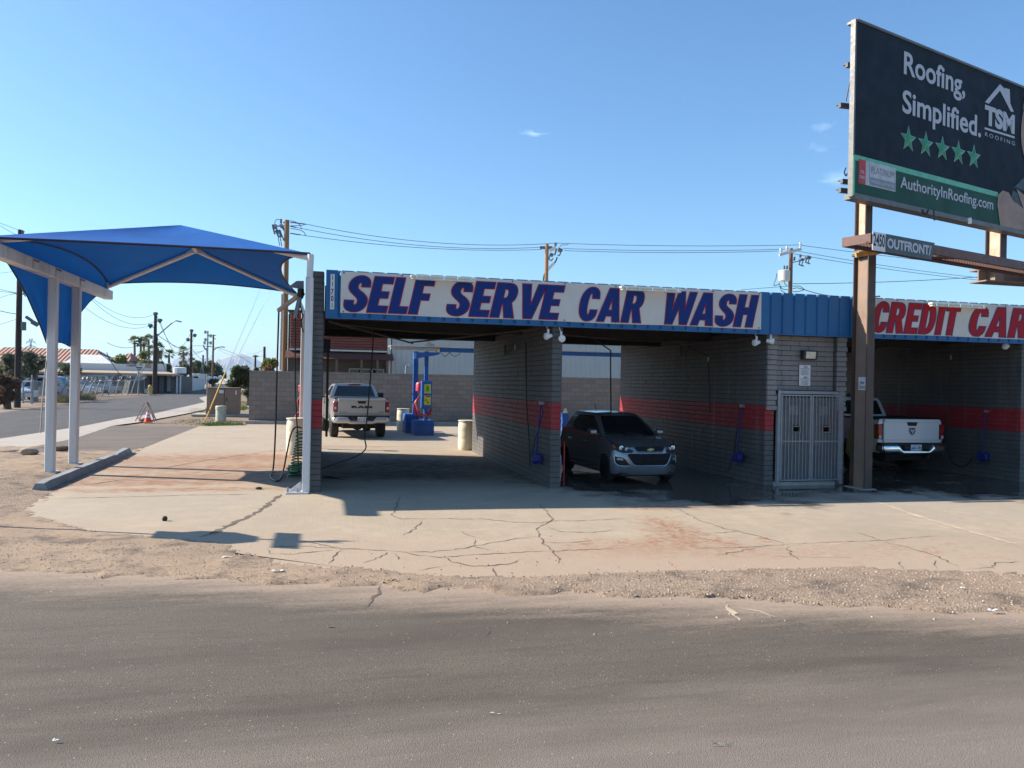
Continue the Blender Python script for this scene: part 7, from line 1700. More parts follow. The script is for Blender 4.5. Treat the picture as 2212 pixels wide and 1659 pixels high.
def tree(x, y, z0, h, w_, label, m_=0, n=1600, lf=.16, trunk=.3, blobs=7, name='tree', cat='tree', group=None, seed=1, low=.3):
    rnd = random.Random(seed); t = thing(name, label, cat, (x, y, z0), 0, group)
    cs = [(rnd.uniform(-.32, .32)*w_, rnd.uniform(-.3, .3)*w_, h*(low+(1-low)*rnd.uniform(.22, .8)), w_*rnd.uniform(.16, .30)) for _ in range(blobs)]
    mb = MB(); mb.tube([(0, 0, -.1), (.03*w_, 0, h*low), (0, .02*w_, h*.6)], trunk, 8, r2=trunk*.4)
    for c in cs: mb.tube([(0, 0, h*low*.8), (c[0]*.5, c[1]*.5, (h*low+c[2])/2), (c[0], c[1], c[2])], trunk*.4, 5, r2=trunk*.1)
    mb.build('trunk', mtrunk, t, local=True, smooth=True)
    mb = MB()
    for i in range(n):
        c = cs[i % len(cs)]; d = Vector((rnd.gauss(0, 1), rnd.gauss(0, 1), rnd.gauss(0, .8))).normalized()*c[3]*rnd.uniform(.35, 1.12)
        p = Vector(c[:3])+d; 
        if p.z < h*low*.5 or p.z > h: p.z = min(max(p.z, h*low*.5), h*rnd.uniform(.9, 1))
        a = Vector((rnd.gauss(0, 1), rnd.gauss(0, 1), rnd.gauss(0, 1))).normalized(); b = a.cross(Vector((rnd.gauss(0, 1), rnd.gauss(0, 1), 1))).normalized(); s = lf*rnd.uniform(.5, 1.2)
        mb.add([p-a*s, p+b*s*.45, p+a*s, p-b*s*.45], [(0, 1, 2, 3)])
    mb.build('crown', LG[m_], t, local=True, fix=False, uv=False); return t
def at_g(u, v, dep): p = DP(u, v, dep); return p
def tree_px(ul, ur, vt, dep, label, m_, vb=None, **k):
    a = DP(ul, 820, dep); b = DP(ur, 820, dep); tp = DP((ul+ur)/2, vt, dep); w_ = (b-a).length; return tree((a.x+b.x)/2, (a.y+b.y)/2, 0, tp.z, w_, label, m_, **k)
c2 = crop(0, 1200, 600, 2212); X2_ = lambda u: c2(u, 0)[0]; Y2_ = lambda v: c2(0, v)[1]; X3_ = lambda u: c3(u, 0)[0]; Y3_ = lambda v: c3(0, v)[1]
tree_px(X2_(40), X2_(330), Y2_(440), 62, 'grey green tree left of the dark pole, before the tiled roofs', 3, n=2400, lf=.22, seed=3, low=.35)
tree_px(X2_(310), X2_(640), Y2_(405), 60, 'bushy grey green tree between the dark pole and the white posts', 3, n=2600, lf=.22, seed=4, low=.35)
tree_px(X2_(-60), X2_(60), Y2_(560), 66, 'small green tree at the left frame edge', 1, n=900, lf=.2, seed=5)
tree_px(X2_(850), X2_(1130), Y2_(600), 92, 'thin dark branches of a tree in front of the brown eave', 0, n=700, lf=.25, seed=6, low=.5)
tree_px(X2_(1420), X2_(1740), Y2_(450), 118, 'rounded light green tree behind the numbered building', 2, n=2200, lf=.4, seed=7)
tree_px(X3_(440), X3_(640), Y3_(570), 118, 'yellow green tree below the palms, left of the lamp pole', 2, n=2000, lf=.4, seed=8)
tree_px(X3_(680), X3_(880), Y3_(670), 122, 'green tree just right of the lamp pole, behind the white parapet', 1, n=2000, lf=.4, seed=9, low=.15)
tree_px(X3_(850), X3_(1080), Y3_(720), 128, 'wide dark green tree between the two side street poles', 1, n=2200, lf=.42, seed=10, low=.15)
tree_px(X3_(1085), X3_(1330), Y3_(690), 165, 'broad green tree right of the second pole', 1, n=2400, lf=.5, seed=11, low=.1)
tree_px(X3_(1230), X3_(1550), Y3_(672), 178, 'large rounded tree around the steel poles at the street end', 0, n=3600, lf=.55, seed=12, low=.1, blobs=10)
tree_px(X3_(1620), X3_(1900), Y3_(715), 47, 'leafy young tree standing between the tan cabinet and the wall end', 0, n=2600, lf=.13, seed=13, low=.3, blobs=9, trunk=.07)
tree_px(X3_(1700), X3_(1840), Y3_(705), 49, 'upper sprig of foliage above the young tree', 1, n=500, lf=.12, seed=14, low=.45, trunk=.05)
tree_px(X3_(1900), X3_(2000), Y3_(760), 120, 'small palm like shrub before the distant crossarm pole', 1, n=500, lf=.35, seed=15, low=.3)
def cx5(u): return c5(u, 0)[0]
def cy5(v): return c5(0, v)[1]
tree_px(cx5(420), cx5(730), cy5(1210), 52, 'light green tree above the block wall, left of the tall pole', 2, n=2200, lf=.20, seed=16, low=.3)
tree_px(cx5(350), cx5(740), cy5(1370), 44, 'bare brown twiggy bush above the block wall end', 4, n=2400, lf=.12, seed=17, low=.15, name='bush', cat='bush')
tree_px(cx5(60), cx5(300), cy5(1480), 60, 'low green bushes left of the brown twiggy bush', 1, n=900, lf=.18, seed=18, low=.1, name='bush', cat='bush')
tree_px(cx5(960), cx5(1170), cy5(1400), 40, 'dark bush growing in front of the shop behind the wall', 0, n=900, lf=.12, seed=19, low=.1, name='bush', cat='bush')
tree_px(X2_(-40), X2_(240), Y2_(710), 46, 'brown dried hedge at the far left beside the dark pole', 4, n=3600, lf=.17, seed=20, low=.02, blobs=12, name='hedge', cat='hedge')
tree_px(X2_(1610), X2_(1740), Y2_(725), 95, 'small rusty brown bush above the slanting fence', 4, n=500, lf=.15, seed=21, low=.3, name='bush', cat='bush')
tree_px(X3_(1350), X3_(1480), Y3_(950), 150, 'dark roadside shrub at the street end', 0, n=600, lf=.3, seed=22, low=.02, name='bush', cat='bush')
# palms
mfrond = leafmat('palm_frond', (.13, .16, .06)); mpt = mat('palm_trunk', (.16, .12, .09), .9, var=.2); mskirt = mat('palm_skirt', (.17, .11, .06), .9, var=.2)
def palm(u, vt, dep, label, rad=1.7, skirt=False, seed=1, shag=False):
    rad *= .55; skirt = skirt*.6 if skirt else 0
    rnd = random.Random(seed); tp = DP(u, vt, dep); H_ = tp.z-rad*.35; t = thing('palm_tree', label, 'palm tree', (tp.x, tp.y, 0), 0, 'fan palms beyond the side street')
    mb = MB(); mb.tube([(0, 0, -.1), (.1, 0, H_*.5), (.0, 0, H_)], .30, 8, r2=.18); mb.build('trunk', mpt, t, local=True, smooth=True)
    mb = MB()
    for k in range(30):
        a = rnd.uniform(0, 6.283); el = rnd.uniform(-.75, 1.35); L_ = rad*rnd.uniform(.8, 1.1); d = Vector((math.cos(a)*math.cos(el), math.sin(a)*math.cos(el), math.sin(el)))
        c = Vector((0, 0, H_))+d*L_*.45; side = d.cross(Vector((0, 0, 1))).normalized(); up = side.cross(d)
        for j in range(9):
            f = -1.1+2.2*j/8; dr = (d*math.cos(f)+side*math.sin(f)).normalized(); tip = c+dr*L_*.55*rnd.uniform(.85, 1.1)-Vector((0, 0, .22*L_*rnd.uniform(.5, 1.2)*(1-max(0, el)/1.5))); w1 = (dr.cross(up)).normalized()*.045*rad
            mb.add([c-w1*.3, c+dr*L_*.28-w1, tip, c+dr*L_*.28+w1], [(0, 1, 2, 3)])
        mb.add([Vector((0, 0, H_)), Vector((.04, 0, H_)), c], [(0, 1, 2)])
    mb.build('crown', mfrond, t, local=True, fix=False, uv=False)
    if skirt:
        mb = MB()
        for k in range(160):
            a = rnd.uniform(0, 6.283); z = rnd.uniform(.3, skirt); r_ = rnd.uniform(.25, .75); p = Vector((math.cos(a)*r_, math.sin(a)*r_, H_-z)); mb.add([p, p+Vector((.1, .05, .1)), p+Vector((.02, 0, -.5))], [(0, 1, 2)])
        mb.build('dead_fronds', mskirt, t, local=True, fix=False, uv=False)
for (u, v, d, r_, sk, lb) in [(370, 425, 150, 2.6, 0, 'leftmost tall fan palm above the tiled roofs'), (452, 455, 150, 2.4, 0, 'fan palm second from the left, lower than its neighbours'), (492, 430, 155, 2.3, 0, 'fan palm third from the left with slim trunk'), (557, 408, 152, 2.5, 0, 'tallest fan palm just left of the lamp pole'),
                          (560, 545, 140, 2.4, 0, 'low fan palm partly hidden by the yellow green tree'), (680, 520, 135, 2.6, 2.6, 'shaggy fan palm with brown skirt right of the lamp pole'), (825, 600, 150, 2.4, 0, 'fan palm with drooping crown midway to the second pole'), (1015, 563, 140, 2.3, 0, 'fan palm just left of the second pole'),
                          (1008, 678, 150, 1.7, 1.0, 'short fan palm below the one left of the second pole'), (1130, 705, 160, 2.0, 0, 'fan palm crown peeking behind the second pole')]:
    palm(*c3(u, v), d, lb, r_, sk, seed=int(u))
# ------------- houses with tile roofs, numbered building
mtile = None
def mat_tile():
    m, nt, b = mk('roof_tile'); uv = N(nt, 'ShaderNodeTexCoord').outputs['UV']; u, v, _ = sep(nt, uv); p = pos(nt)
    s_ = math_(nt, 'SINE', math_(nt, 'MULTIPLY', u, 2*math.pi/.62)); n1 = noise(nt, p, .6, 4)
    col = mix(nt, mrange(nt, s_, -.6, .9), (.20, .085, .055), (.47, .27, .19)); col = mix(nt, mrange(nt, n1, .35, .7, 0, .4), col, (.32, .16, .11)); nt.links.new(col, b.inputs['Base Color']); setin(b, Roughness=.8)
    bump(nt, b, s_, .6, .1); return m
mtile = mat_tile(); mstuc = mat('stucco_tan', (.40, .32, .24), .9, var=.06); mstw = mat('stucco_white', (.60, .60, .60), .8, var=.05); mdkw = mat('dark_facade', (.035, .037, .045), .7, var=.2)
def gable(label, ul, ur, vr, ve, dep, depth=9, hipl=0, hipr=0):
    a = DP(ul, ve, dep); b = DP(ur, ve, dep); ez = min(a.z, b.z); rz_ = DP((ul+ur)/2, vr, dep+depth/2).z; y0 = (a.y+b.y)/2
    t = thing('tile_roof_house', label, 'house', ((a.x+b.x)/2, y0, 0)); mb = MB(); mb.box(a.x+.4, b.x-.4, y0+.5, y0+depth-.5, 0, ez-.05); mb.build('wall', mstuc, t)
    mb = MB(); mb.add([(a.x, y0, ez), (b.x, y0, ez), (b.x-hipr, y0+depth/2, rz_), (a.x+hipl, y0+depth/2, rz_), (a.x, y0+depth, ez), (b.x, y0+depth, ez)], [(0, 1, 2, 3), (3, 2, 5, 4), (0, 3, 4), (1, 5, 2)]); mb.build('roof', mtile, t); 
    mb = MB(); mb.box(a.x, b.x, y0-.02, y0+.1, ez-.25, ez-.01); mb.build('fascia_board', mstuc, t); return t
gable('long low house with a long red tiled roof at the far left', c2(-120, 0)[0], c2(1400, 0)[0], Y2_(392), Y2_(560), 130, 14, 0, 3)
gable('house with tan gable and tiled roof behind the light green tree', X2_(1400), X2_(1790), Y2_(448), Y2_(560), 140, 10, 4, 1)
gable('small tiled roof house below the palms', X2_(1790), X2_(2060), Y2_(500), Y2_(590), 145, 9, 0, 2)
t = thing('white_roof_building', 'building with a white shingled hip roof behind the numbered parapet', 'building', (-50, 112, 0))
a, b = DP(X2_(840), Y2_(600), 112), DP(X2_(1520), Y2_(600), 112); r0, r1 = DP(X2_(1080), Y2_(472), 116), DP(X2_(1350), Y2_(472), 116)
mb = MB(); y0 = a.y; mb.add([(a.x, y0, a.z), (b.x, y0, a.z), (r1.x, y0+5, r0.z), (r0.x, y0+5, r0.z), (a.x, y0+10, a.z), (b.x, y0+10, a.z)], [(0, 1, 2, 3), (3, 2, 5, 4), (0, 3, 4), (1, 5, 2)]); mb.build('roof', mat('white_shingle', (.55, .57, .62), .8, var=.2, scale=3), t)
mb = MB(); mb.box(a.x+.3, b.x-.3, y0+.3, y0+9.7, 0, a.z-.03); mb.build('wall', mstw, t)
# numbered building: low, dark glazed front, tan eave, white parapet
dN = 97; t = thing('office_building', 'low building with white parapet numbered 13609 and tan eave over a dark front', 'building', (-40, 92, 0))
pa, pb_ = DP(X2_(770), Y2_(660), dN), DP(X3_(785), Y3_(840), dN); y0 = (pa.y+pb_.y)/2+1.5
zp1 = DP(X2_(1100), Y2_(592), dN).z; zp0 = DP(X2_(1100), Y2_(668), dN).z
xl_ = YP(X2_(768), 780, y0).x; xr_ = YP(X3_(782), 800, y0).x; xs_ = YP(X3_(405), 800, y0).x
mb = MB(); mb.box(xl_, xr_, y0, y0+.4, zp0-.3, zp1); mb.box(xs_+.01, xr_+.01, y0-.05, y0+.42, zp0-.29, zp1+.12); mb.build('parapet', mstw, t)
P9 = Plane((0, y0, 0), (1, 0, 0), (0, -1, 0)); hh = lambda u, v: P9.hit(c2(u, v))
mb = MB(); P9.text(mb, '13609', hh(1752, 640)[0], hh(1888, 640)[0], hh(1800, 645)[1], hh(1800, 612)[1], .08, bold=.01)
P9.text(mb, '13609', hh(1922, 620)[0], hh(1972, 620)[0], hh(1950, 632)[1], hh(1950, 605)[1], .10, bold=.0); mb.build('lettering', MATS['ink_black'], t, fix=False)
mb = MB(); a0, z0 = hh(2008, 662); a1, z1 = hh(2092, 605); P9.rect(mb, a0, a1, z0, z1, .06, .12); mb.build('parapet_panel', mat('olive_panel', (.25, .25, .18), .6), t)
mb = MB(); a0, z0 = hh(795, 655); a1, z1 = hh(955, 598); P9.rect(mb, a0, a1, z0, z1, .06, .12); mb.build('parapet_panel', mat('olive_dark', (.13, .14, .07), .6), t)
ye = y0-4.5; ze0 = DP(X3_(600), Y3_(885), dN-4).z; zt9 = zp0-.15; xle = YP(X2_(60), 780, ye).x; xre = YP(X3_(960), 800, ye).x
mb = MB(); mb.add([(xle, ye, ze0), (xre, ye, ze0), (xr_, y0, zt9), (xle, y0, zt9), (xle, ye, ze0-.22), (xre, ye, ze0-.22), (xre, y0, ze0-.22), (xle, y0, ze0-.22)], [(0, 1, 2, 3), (0, 4, 5, 1), (1, 5, 6, 2), (4, 7, 6, 5)]); mb.build('eave_roof', mat('eave_tan', (.36, .27, .20), .85, var=.08), t)
mb = MB(); mb.box(xle+.3, YP(X3_(955), 820, y0-1.5).x, y0-1.5, y0+9, 0, ze0-.25); mb.build('wall', mdkw, t)
for u in (510, 700, 850, 900):
    x = YP(X3_(u), 830, y0-1.5).x; mb = MB(); mb.box(x, x+.5, y0-1.62, y0-1.51, 0, ze0-.3); mb.build('pilaster', mat('grey_panel', (.13, .14, .16), .6), t)
x0_, x1_ = YP(X3_(800), 830, y0-1.6).x, YP(X3_(845), 830, y0-1.6).x; mb = MB(); mb.box(x0_, x1_, y0-1.6, y0-1.52, .2, 2.3); mb.build('door', mat('door_grey', (.30, .30, .32), .5), t)
mb = MB(); mb.box(YP(X3_(500), 840, ye-.3).x, YP(X3_(640), 840, ye-.3).x, ye-.3, ye, 0, .5); mb.build('planter', mstw, t)
for u in (920, 965): x = YP(X3_(u), 840, ye+.3).x; mb = MB(); mb.box(x, x+.15, ye+.3, ye+.45, 0, ze0-.2); mb.build('eave_post', mstw, t)
q_ = DP(X3_(965), Y3_(850), 105); mb = MB(); mb.lathe([(.5, 0), (.85, .1), (.85, .8), (.5, .9)], (q_.x, q_.y, q_.z-.4), 14); mb.build('roof_vent', mwht, t)
# white slatted fence and trailer beyond
t = thing('metal_fence', 'white corrugated metal fence beyond the numbered building', 'fence', (-30, 105, 0)); mcw = mat_corr('fence_corr', (.40, .42, .46), .8)
a, b = DP(X3_(960), Y3_(1075), 105), DP(X3_(1290), Y3_(1060), 140); za = DP(X3_(960), Y3_(925), 105).z; zb_ = DP(X3_(1290), Y3_(955), 140).z
mb = MB(); mb.add([(a.x, a.y, 0), (b.x, b.y, 0), (b.x, b.y, zb_), (a.x, a.y, za), (a.x, a.y+.1, 0), (b.x, b.y+.1, 0), (b.x, b.y+.1, zb_), (a.x, a.y+.1, za)], [(0, 1, 2, 3), (7, 6, 5, 4), (3, 2, 6, 7)]); mb.build('fence_panel', mcw, t)
a = DP(X3_(1090), Y3_(960), 135); b = DP(X3_(1215), Y3_(885), 135); mb = MB(); mb.cbox(a.x, b.x, a.y+2, a.y+8, .6, b.z, .1); tr_ = thing('trailer', 'white trailer showing above the corrugated metal fence', 'trailer', ((a.x+b.x)/2, a.y+5, 0)); mb.build('trailer_body', mstw, tr_)
mb = MB(); mb.box(a.x+.4, b.x-.4, a.y+1.9, a.y+1.98, b.z-1.3, b.z-.5); mb.build('window', mglass, tr_)
# ------------- chain link fence leaning over parked cars
def mat_link():
    m, nt, b = mk('chain_link'); uv = N(nt, 'ShaderNodeTexCoord').outputs['UV']; u, v, _ = sep(nt, uv)
    s1 = math_(nt, 'ABSOLUTE', math_(nt, 'SUBTRACT', math_(nt, 'FRACT', math_(nt, 'MULTIPLY', math_(nt, 'ADD', u, v), 9)), .5)); s2 = math_(nt, 'ABSOLUTE', math_(nt, 'SUBTRACT', math_(nt, 'FRACT', math_(nt, 'MULTIPLY', math_(nt, 'SUBTRACT', u, v), 9)), .5))
    k = math_(nt, 'LESS_THAN', math_(nt, 'MINIMUM', s1, s2), .11); setin(b, Base_Color=(.33, .34, .33, 1), Roughness=.5, Metallic=.3); nt.links.new(k, b.inputs['Alpha']); return m
mlink = mat_link()
t = thing('chain_link_fence', 'leaning chain link fence with coiled razor wire in front of the parked cars', 'fence', (-21, 62, 0))
base = [c2(440, 1160), c2(770, 1120), c2(950, 1100), c2(1080, 1090), c2(1200, 1060), c2(1310, 1050), c2(1410, 1045), c2(1500, 1040), c2(1600, 1035), c2(1690, 1030), c2(1760, 1035), c2(1810, 1030), c2(1905, 1025), c2(1998, 1010)]
topp = [c2(445, 840), c2(920, 880), c2(1060, 880), c2(1185, 870), c2(1290, 855), c2(1380, 850), c2(1465, 845), c2(1550, 845), c2(1640, 845), c2(1745, 842), c2(1805, 842), c2(1870, 840), c2(1920, 838), c2(1995, 815)]
B_ = [G(*p) for p in base]; T_ = []
for p, q in zip(base, topp):
    g = G(*p); T_.append(DP(*q, (g-CAM).dot(FW)))
for i, (a, b) in enumerate(zip(B_, T_)): mb = MB(); mb.tube([a, b+(b-a)*.06], .065 if i else .09, 6); mb.build('fence_post', mgalv, t)
mb = MB(); mb.tube(T_, .03, 5); mb.build('top_rail', mgalv, t)
mb = MB(); k = len(mb.v)
for a, b in zip(zip(B_, T_), zip(B_[1:], T_[1:])): mb.add([a[0], b[0], b[1], a[1]], [(0, 1, 2, 3)])
ms2 = mb.build('chain_mesh', mlink, t, fix=False)
mb = MB(); pts = []
for i, (a, b) in enumerate(zip(T_[1:], T_[2:])):
    L_ = (b-a).length; n_ = max(4, int(L_/.55))*10; e = (b-a).normalized(); 
    for k in range(n_): f_ = k/n_; an = 6.283*k/10; pts.append(a.lerp(b, f_)+Vector((0, 0, .32+.30*math.sin(an)))+Vector((-e.y, e.x, 0))*.30*math.cos(an))
mb.tube(pts, .018, 3, cap=False); mb.build('razor_coil', mgalv, t, fix=False, uv=False)
mb = MB(); P5 = lambda u, v: DP(*c2(u, v), 49)
for a, b in (((100, 970), (105, 1130)), ((320, 850), (320, 1150)), ((105, 1010), (440, 1000)), ((105, 1130), (440, 1130)), ((320, 850), (440, 850)), ((445, 760), (440, 1160))): mb.tube([P5(*a), P5(*b)], .05, 6)
tag(mb.build('pipe_gate', mgalv), 'grey pipe rail gate behind the dark wooden pole', 'gate')
# parked cars behind the fence
cars = [('white', (420, 1090), 52, R(75), 'white car nose showing low behind the pipe gate'), ]
wpa = paint('paint_white2', (.6, .6, .6), 0, .3); spa = paint('paint_light_blue', (.32, .36, .42), .3, .3); dpa = paint('paint_black', (.02, .02, .025), .3, .25)
def simple_car(label, loc, rz, m_, L_=4.6, W_=1.85, H_=1.45, van=False):
    t = thing('parked_car', label, 'car', loc, rz, 'cars parked behind the chain link fence'); Wd = W_/2
    def bf(u, v, w_):
        y = v*L_; z = .28+w_*((.80 if y < L_*.27 else .90)-.28)+(.08*(w_ == 1) if L_*.2 < y < L_*.9 else 0); x = Wd*u*(1-.05*abs(2*w_-1)**4); y2 = y+(.25*abs(u)**3 if v == 0 else 0)-(.2*abs(u)**3 if v == 1 else 0); return (x, y2, z)
    b = cut_arches(mbx(10, 22, 6, bf), (.17*L_, .80*L_), .36, Wd, .33); b.build('body', m_, t, local=True, smooth=30)
    def ch(u, v, w_): k = w_; f = L_*(.24 if not van else .16)+k*L_*.16; r_ = L_*.95-k*L_*(.12 if not van else .02); x = (Wd*.93-k*.18)*u; return (x, f*(1-v)+r_*v, .86+k*(H_-.86)+(.04*(1-u*u) if w_ == 1 else 0))
    mbx(8, 10, 5, ch).build('cabin', m_, t, local=True, smooth=32)
    ws = lambda a, b, o: Vector(ch(a, 0, b))+Vector((0, -.8, .5))*o
    conform([(-.88, .12), (.88, .12), (.85, .88), (-.85, .88)], ws, .01, 2).build('windshield', mglass, t, local=True)
    conform([(-.88, .15), (.88, .15), (.85, .88), (-.85, .88)], lambda a, b, o: Vector(ch(a, 1, b))+Vector((0, .9, .3))*o, .01, 2).build('rear_window', mglass, t, local=True)
    for s in (-1, 1):
        for q in ([(.12, .15), (.48, .15), (.48, .85), (.10, .85)], [(.52, .15), (.90, .2), (.88, .85), (.52, .85)]): conform(q, lambda a, b, o, s=s: Vector(ch(s, a, b))+Vector((s, 0, .2))*o, .01, 2).build('side_window', mglass, t, local=True)
        h = MB(); h.cbox(*sorted((s*(Wd-.30), s*(Wd-.04))), .02, .3, .62, .74, .02); h.build('headlight', mlens, t, local=True)
        h = MB(); h.cbox(*sorted((s*(Wd-.22), s*(Wd-.03))), L_-.28, L_-.0, .66, .86, .02); h.build('taillight', mtl, t, local=True)
        for y in (.17*L_, .80*L_):
            w2_ = MB(); w2_.lathe([(0, -.02), (.20, 0), (.31, -.02), (.33, .04), (.33, .16)], (s*(Wd-.02), y, .33), 20, 'x'); w2_.map(lambda x, y_, z, s=s: (x if s < 0 else x-.14, y_, z)); wh_ = w2_.build('wheel', mtyre, t, local=True, smooth=True)
            w3_ = MB(); w3_.lathe([(0, 0), (.20, 0), (.20, .02), (0, .02)], (s*(Wd+.005)-(.01), y, .33), 16, 'x'); w3_.build('rim', mrim, wh_, local=True)
    return t
def car_at(u, v, lab, rz, m_, **k): g = G(*c2(u, v)); return simple_car(lab, (g.x, g.y, 0), rz, m_, **k)
car_at(480, 1120, 'white car seen low behind the pipe gate, nose to the right', R(78), wpa, L_=4.2, H_=1.3)
car_at(1380, 1040, 'white sedan with its nose by the slanting fence posts', R(82), wpa, L_=4.7)
car_at(60, 1078, 'light blue pickup like car with a red rear lamp left of the white posts', R(-96), spa, L_=5.4, H_=1.85)
car_at(1230, 1010, 'black car standing behind the white sedan', R(85), dpa, L_=4.6, H_=1.6)
car_at(1700, 1005, 'white van with dark blotches near the end of the fence', R(80), wpa, L_=5.2, H_=2.1, van=True)
car_at(640, 1040, 'white suv behind the left white post', R(88), wpa, L_=4.8, H_=1.9, van=True)
# white pickup coming down the street and far things
g = G(*c3(1500, 1052)); g = DP(*c3(1560, 1050), 105); pickup('pickup_truck', 'pale pickup far down the side street beyond the yellow guard', (g.x+.6, g.y+5.7, 0), R(170), mat('paint_cream', (.55, .5, .4), .4), 1.0, False, '')
# ------------- corner furniture
g = G(*c3(1525, 1440)); t = thing('utility_cabinet', 'large tan transformer cabinet on a concrete slab by the side street', 'cabinet', (g.x, g.y, 0))
a, b = YP(*c3(1318, 1440), g.y), YP(*c3(1732, 1440), g.y); zt9 = YP(*c3(1525, 1083), g.y).z; mcab = mat('cabinet_tan', (.23, .155, .11), .6, var=.08)
mb = MB(); mb.cbox(a.x, b.x, g.y, g.y+1.5, .06, zt9, .02); cb = mb.build('cabinet_body', mcab, t)
zs = YP(*c3(1525, 1368), g.y).z; mb = MB(); mb.box(a.x-.02, b.x+.02, g.y-.03, g.y-.001, .07, zs); mb.box(a.x-.03, b.x+.03, g.y-.04, g.y+1.55, zt9-.0+.005, zt9+.05); mb.build('cabinet_base', mcab, cb)
xm_ = YP(*c3(1558, 1200), g.y).x; mb = MB(); mb.box(xm_-.012, xm_+.012, g.y-.006, g.y-.001, zs, zt9-.02); mb.box(xm_+.1, xm_+.14, g.y-.03, g.y-.001, (zs+zt9)/2-.08, (zs+zt9)/2+.08); mb.build('door_seam', mblk_, cb)
mb = MB(); p, q = YP(*c3(1490, 1145), g.y), YP(*c3(1550, 1105), g.y); mb.box(p.x, q.x, g.y-.006, g.y-.002, p.z, q.z); p, q = YP(*c3(1704, 1165), g.y), YP(*c3(1722, 1110), g.y); mb.box(p.x, q.x, g.y-.006, g.y-.002, p.z, q.z); mb.build('notice_label', mplate, cb)
mb = MB(); mb.box(a.x-.7, b.x+.8, g.y-.25, g.y+1.9, -.05, .055); mb.build('slab', MATS['gutter_concrete'], t)
g = G(*c3(1510, 1500)); t = thing('pedestal', 'pale green plastic utility pedestal in front of the tan cabinet', 'pedestal', (g.x, g.y, -.05)); r_ = .25; hz_ = YP(*c3(1510, 1308), g.y).z
mb = MB(); mb.lathe([(r_*.97, 0), (r_*.95, hz_*.2), (r_*.92, hz_*.82)], n=20); mb.build('pedestal_base', mat('pale_green', (.42, .45, .36), .5), t, local=True, smooth=True); mb = MB(); mb.lathe([(r_*1.0, hz_*.80), (r_*1.0, hz_), (r_*.9, hz_+.03), (0, hz_+.05)], n=20); mb.build('cap', MATS['pale_green'], t, local=True, smooth=True)
g = G(*c3(1358, 1490)); tag(MB().beam(g, YP(*c3(1357, 1160), g.y), .05, .03).build('marker_stake', mat('stake_tan', (.33, .24, .16), .8)), 'thin tan marker stake beside the yellow guy guard', 'stake')
# traffic cone
g = G(*c3(545, 1525)); hc_ = YP(*c3(547, 1372), g.y).z; t = thing('traffic_cone', 'orange traffic cone with white bands between the barricade legs', 'traffic cone', (g.x, g.y, -.02)); mor = mat('cone_orange', (.75, .06, .015), .5, var=.05)
mb = MB(); mb.lathe([(.16, .03), (.15, .06), (.035, hc_-.01), (.03, hc_)], n=18); mb.build('cone_body', mor, t, local=True, smooth=True); mb = MB(); mb.cbox(-.19, .19, -.19, .19, 0, .035, .01); mb.build('cone_base', mor, t, local=True)
for z0, z1 in ((.42, .58), (.66, .86)): r0_, r1_ = .155-(.12)*(z0*hc_-.03)/hc_+.004, .155-.12*(z1*hc_-.03)/hc_+.004; mb = MB(); mb.lathe([(r0_, z0*hc_), (r1_, z1*hc_)], n=18); mb.build('reflective_band', mwht, t, local=True, smooth=True)
# folding barricade
g = G(*c3(520, 1520)); t = thing('barricade', 'folding A frame barricade straddling the traffic cone', 'barricade', (g.x, g.y, 0)); Q = lambda u, v, dy=0: YP(*c3(u, v), g.y+dy)
mfrm = mat('barricade_grey', (.40, .33, .28), .6)
for pts in (((505, 1275), (380, 1515), .0), ((530, 1300), (428, 1505), .35), ((535, 1262), (635, 1520), .35), ((560, 1285), (660, 1515), .0)): mb = MB(); mb.beam(Q(pts[0][0], pts[0][1], pts[2]), Q(pts[1][0], pts[1][1], pts[2]), .05, .04); mb.build('leg', mfrm, t)
for (a, b, c, d), mm_ in (((500, 1330), (480, 1345), (515, 1285), (535, 1300)), mwht), (((525, 1275), (545, 1262), (580, 1310), (560, 1330)), mat('barricade_red', (.5, .08, .04), .5)), (((395, 1480), (408, 1455), (450, 1462), (437, 1488)), mwht), (((590, 1420), (620, 1415), (645, 1470), (615, 1475)), mfrm):
    mb = MB(); mb.prism([Q(*a), Q(*b), Q(*c), Q(*d)], (0, .03, 0)); mb.build('board', mm_, t)
# hydrant, street sign
g = G(*c2(2072, 1025)); t = thing('fire_hydrant', 'small yellow fire hydrant at the end of the chain link fence', 'fire hydrant', (g.x, g.y, -.05)); mhy = mat('hydrant_yellow', (.55, .40, .10), .5)
mb = MB(); mb.lathe([(.28, 0), (.28, .1), (.18, .12), (.18, .75), (.24, .8), (.22, .95), (.08, 1.1), (0, 1.15)], n=14); hy = mb.build('barrel', mhy, t, local=True, smooth=True); mb = MB(); mb.lathe([(.10, -.32), (.10, .32)], (0, 0, .62), 10, 'x'); mb.build('nozzle', mhy, hy, local=True)
dS = 84; t = thing('street_sign', 'stop sign edge with green street blades in front of the numbered building', 'street sign', DP(*c2(1918, 1000), dS)); Q = lambda u, v: DP(*c2(u, v), dS)
mb = MB(); mb.beam(Q(1918, 660), (Q(1918, 1000).x, Q(1918, 1000).y, 0), .08, .08); mb.build('post', mgalv, t)
mb = MB(); mb.prism([Q(1880, 645), Q(1970, 652), Q(1970, 672), Q(1880, 665)], (0, .03, 0)); mb.prism([Q(1897, 675), Q(1948, 677), Q(1948, 692), Q(1897, 692)], (0, .03, 0)); mb.build('street_blade', mgrn, t)
mb = MB(); mb.prism([Q(1905, 705), Q(1928, 700), Q(1940, 735), Q(1928, 780), Q(1905, 785), Q(1895, 745)], (0, .05, 0)); mb.build('stop_plate', mwht, t)
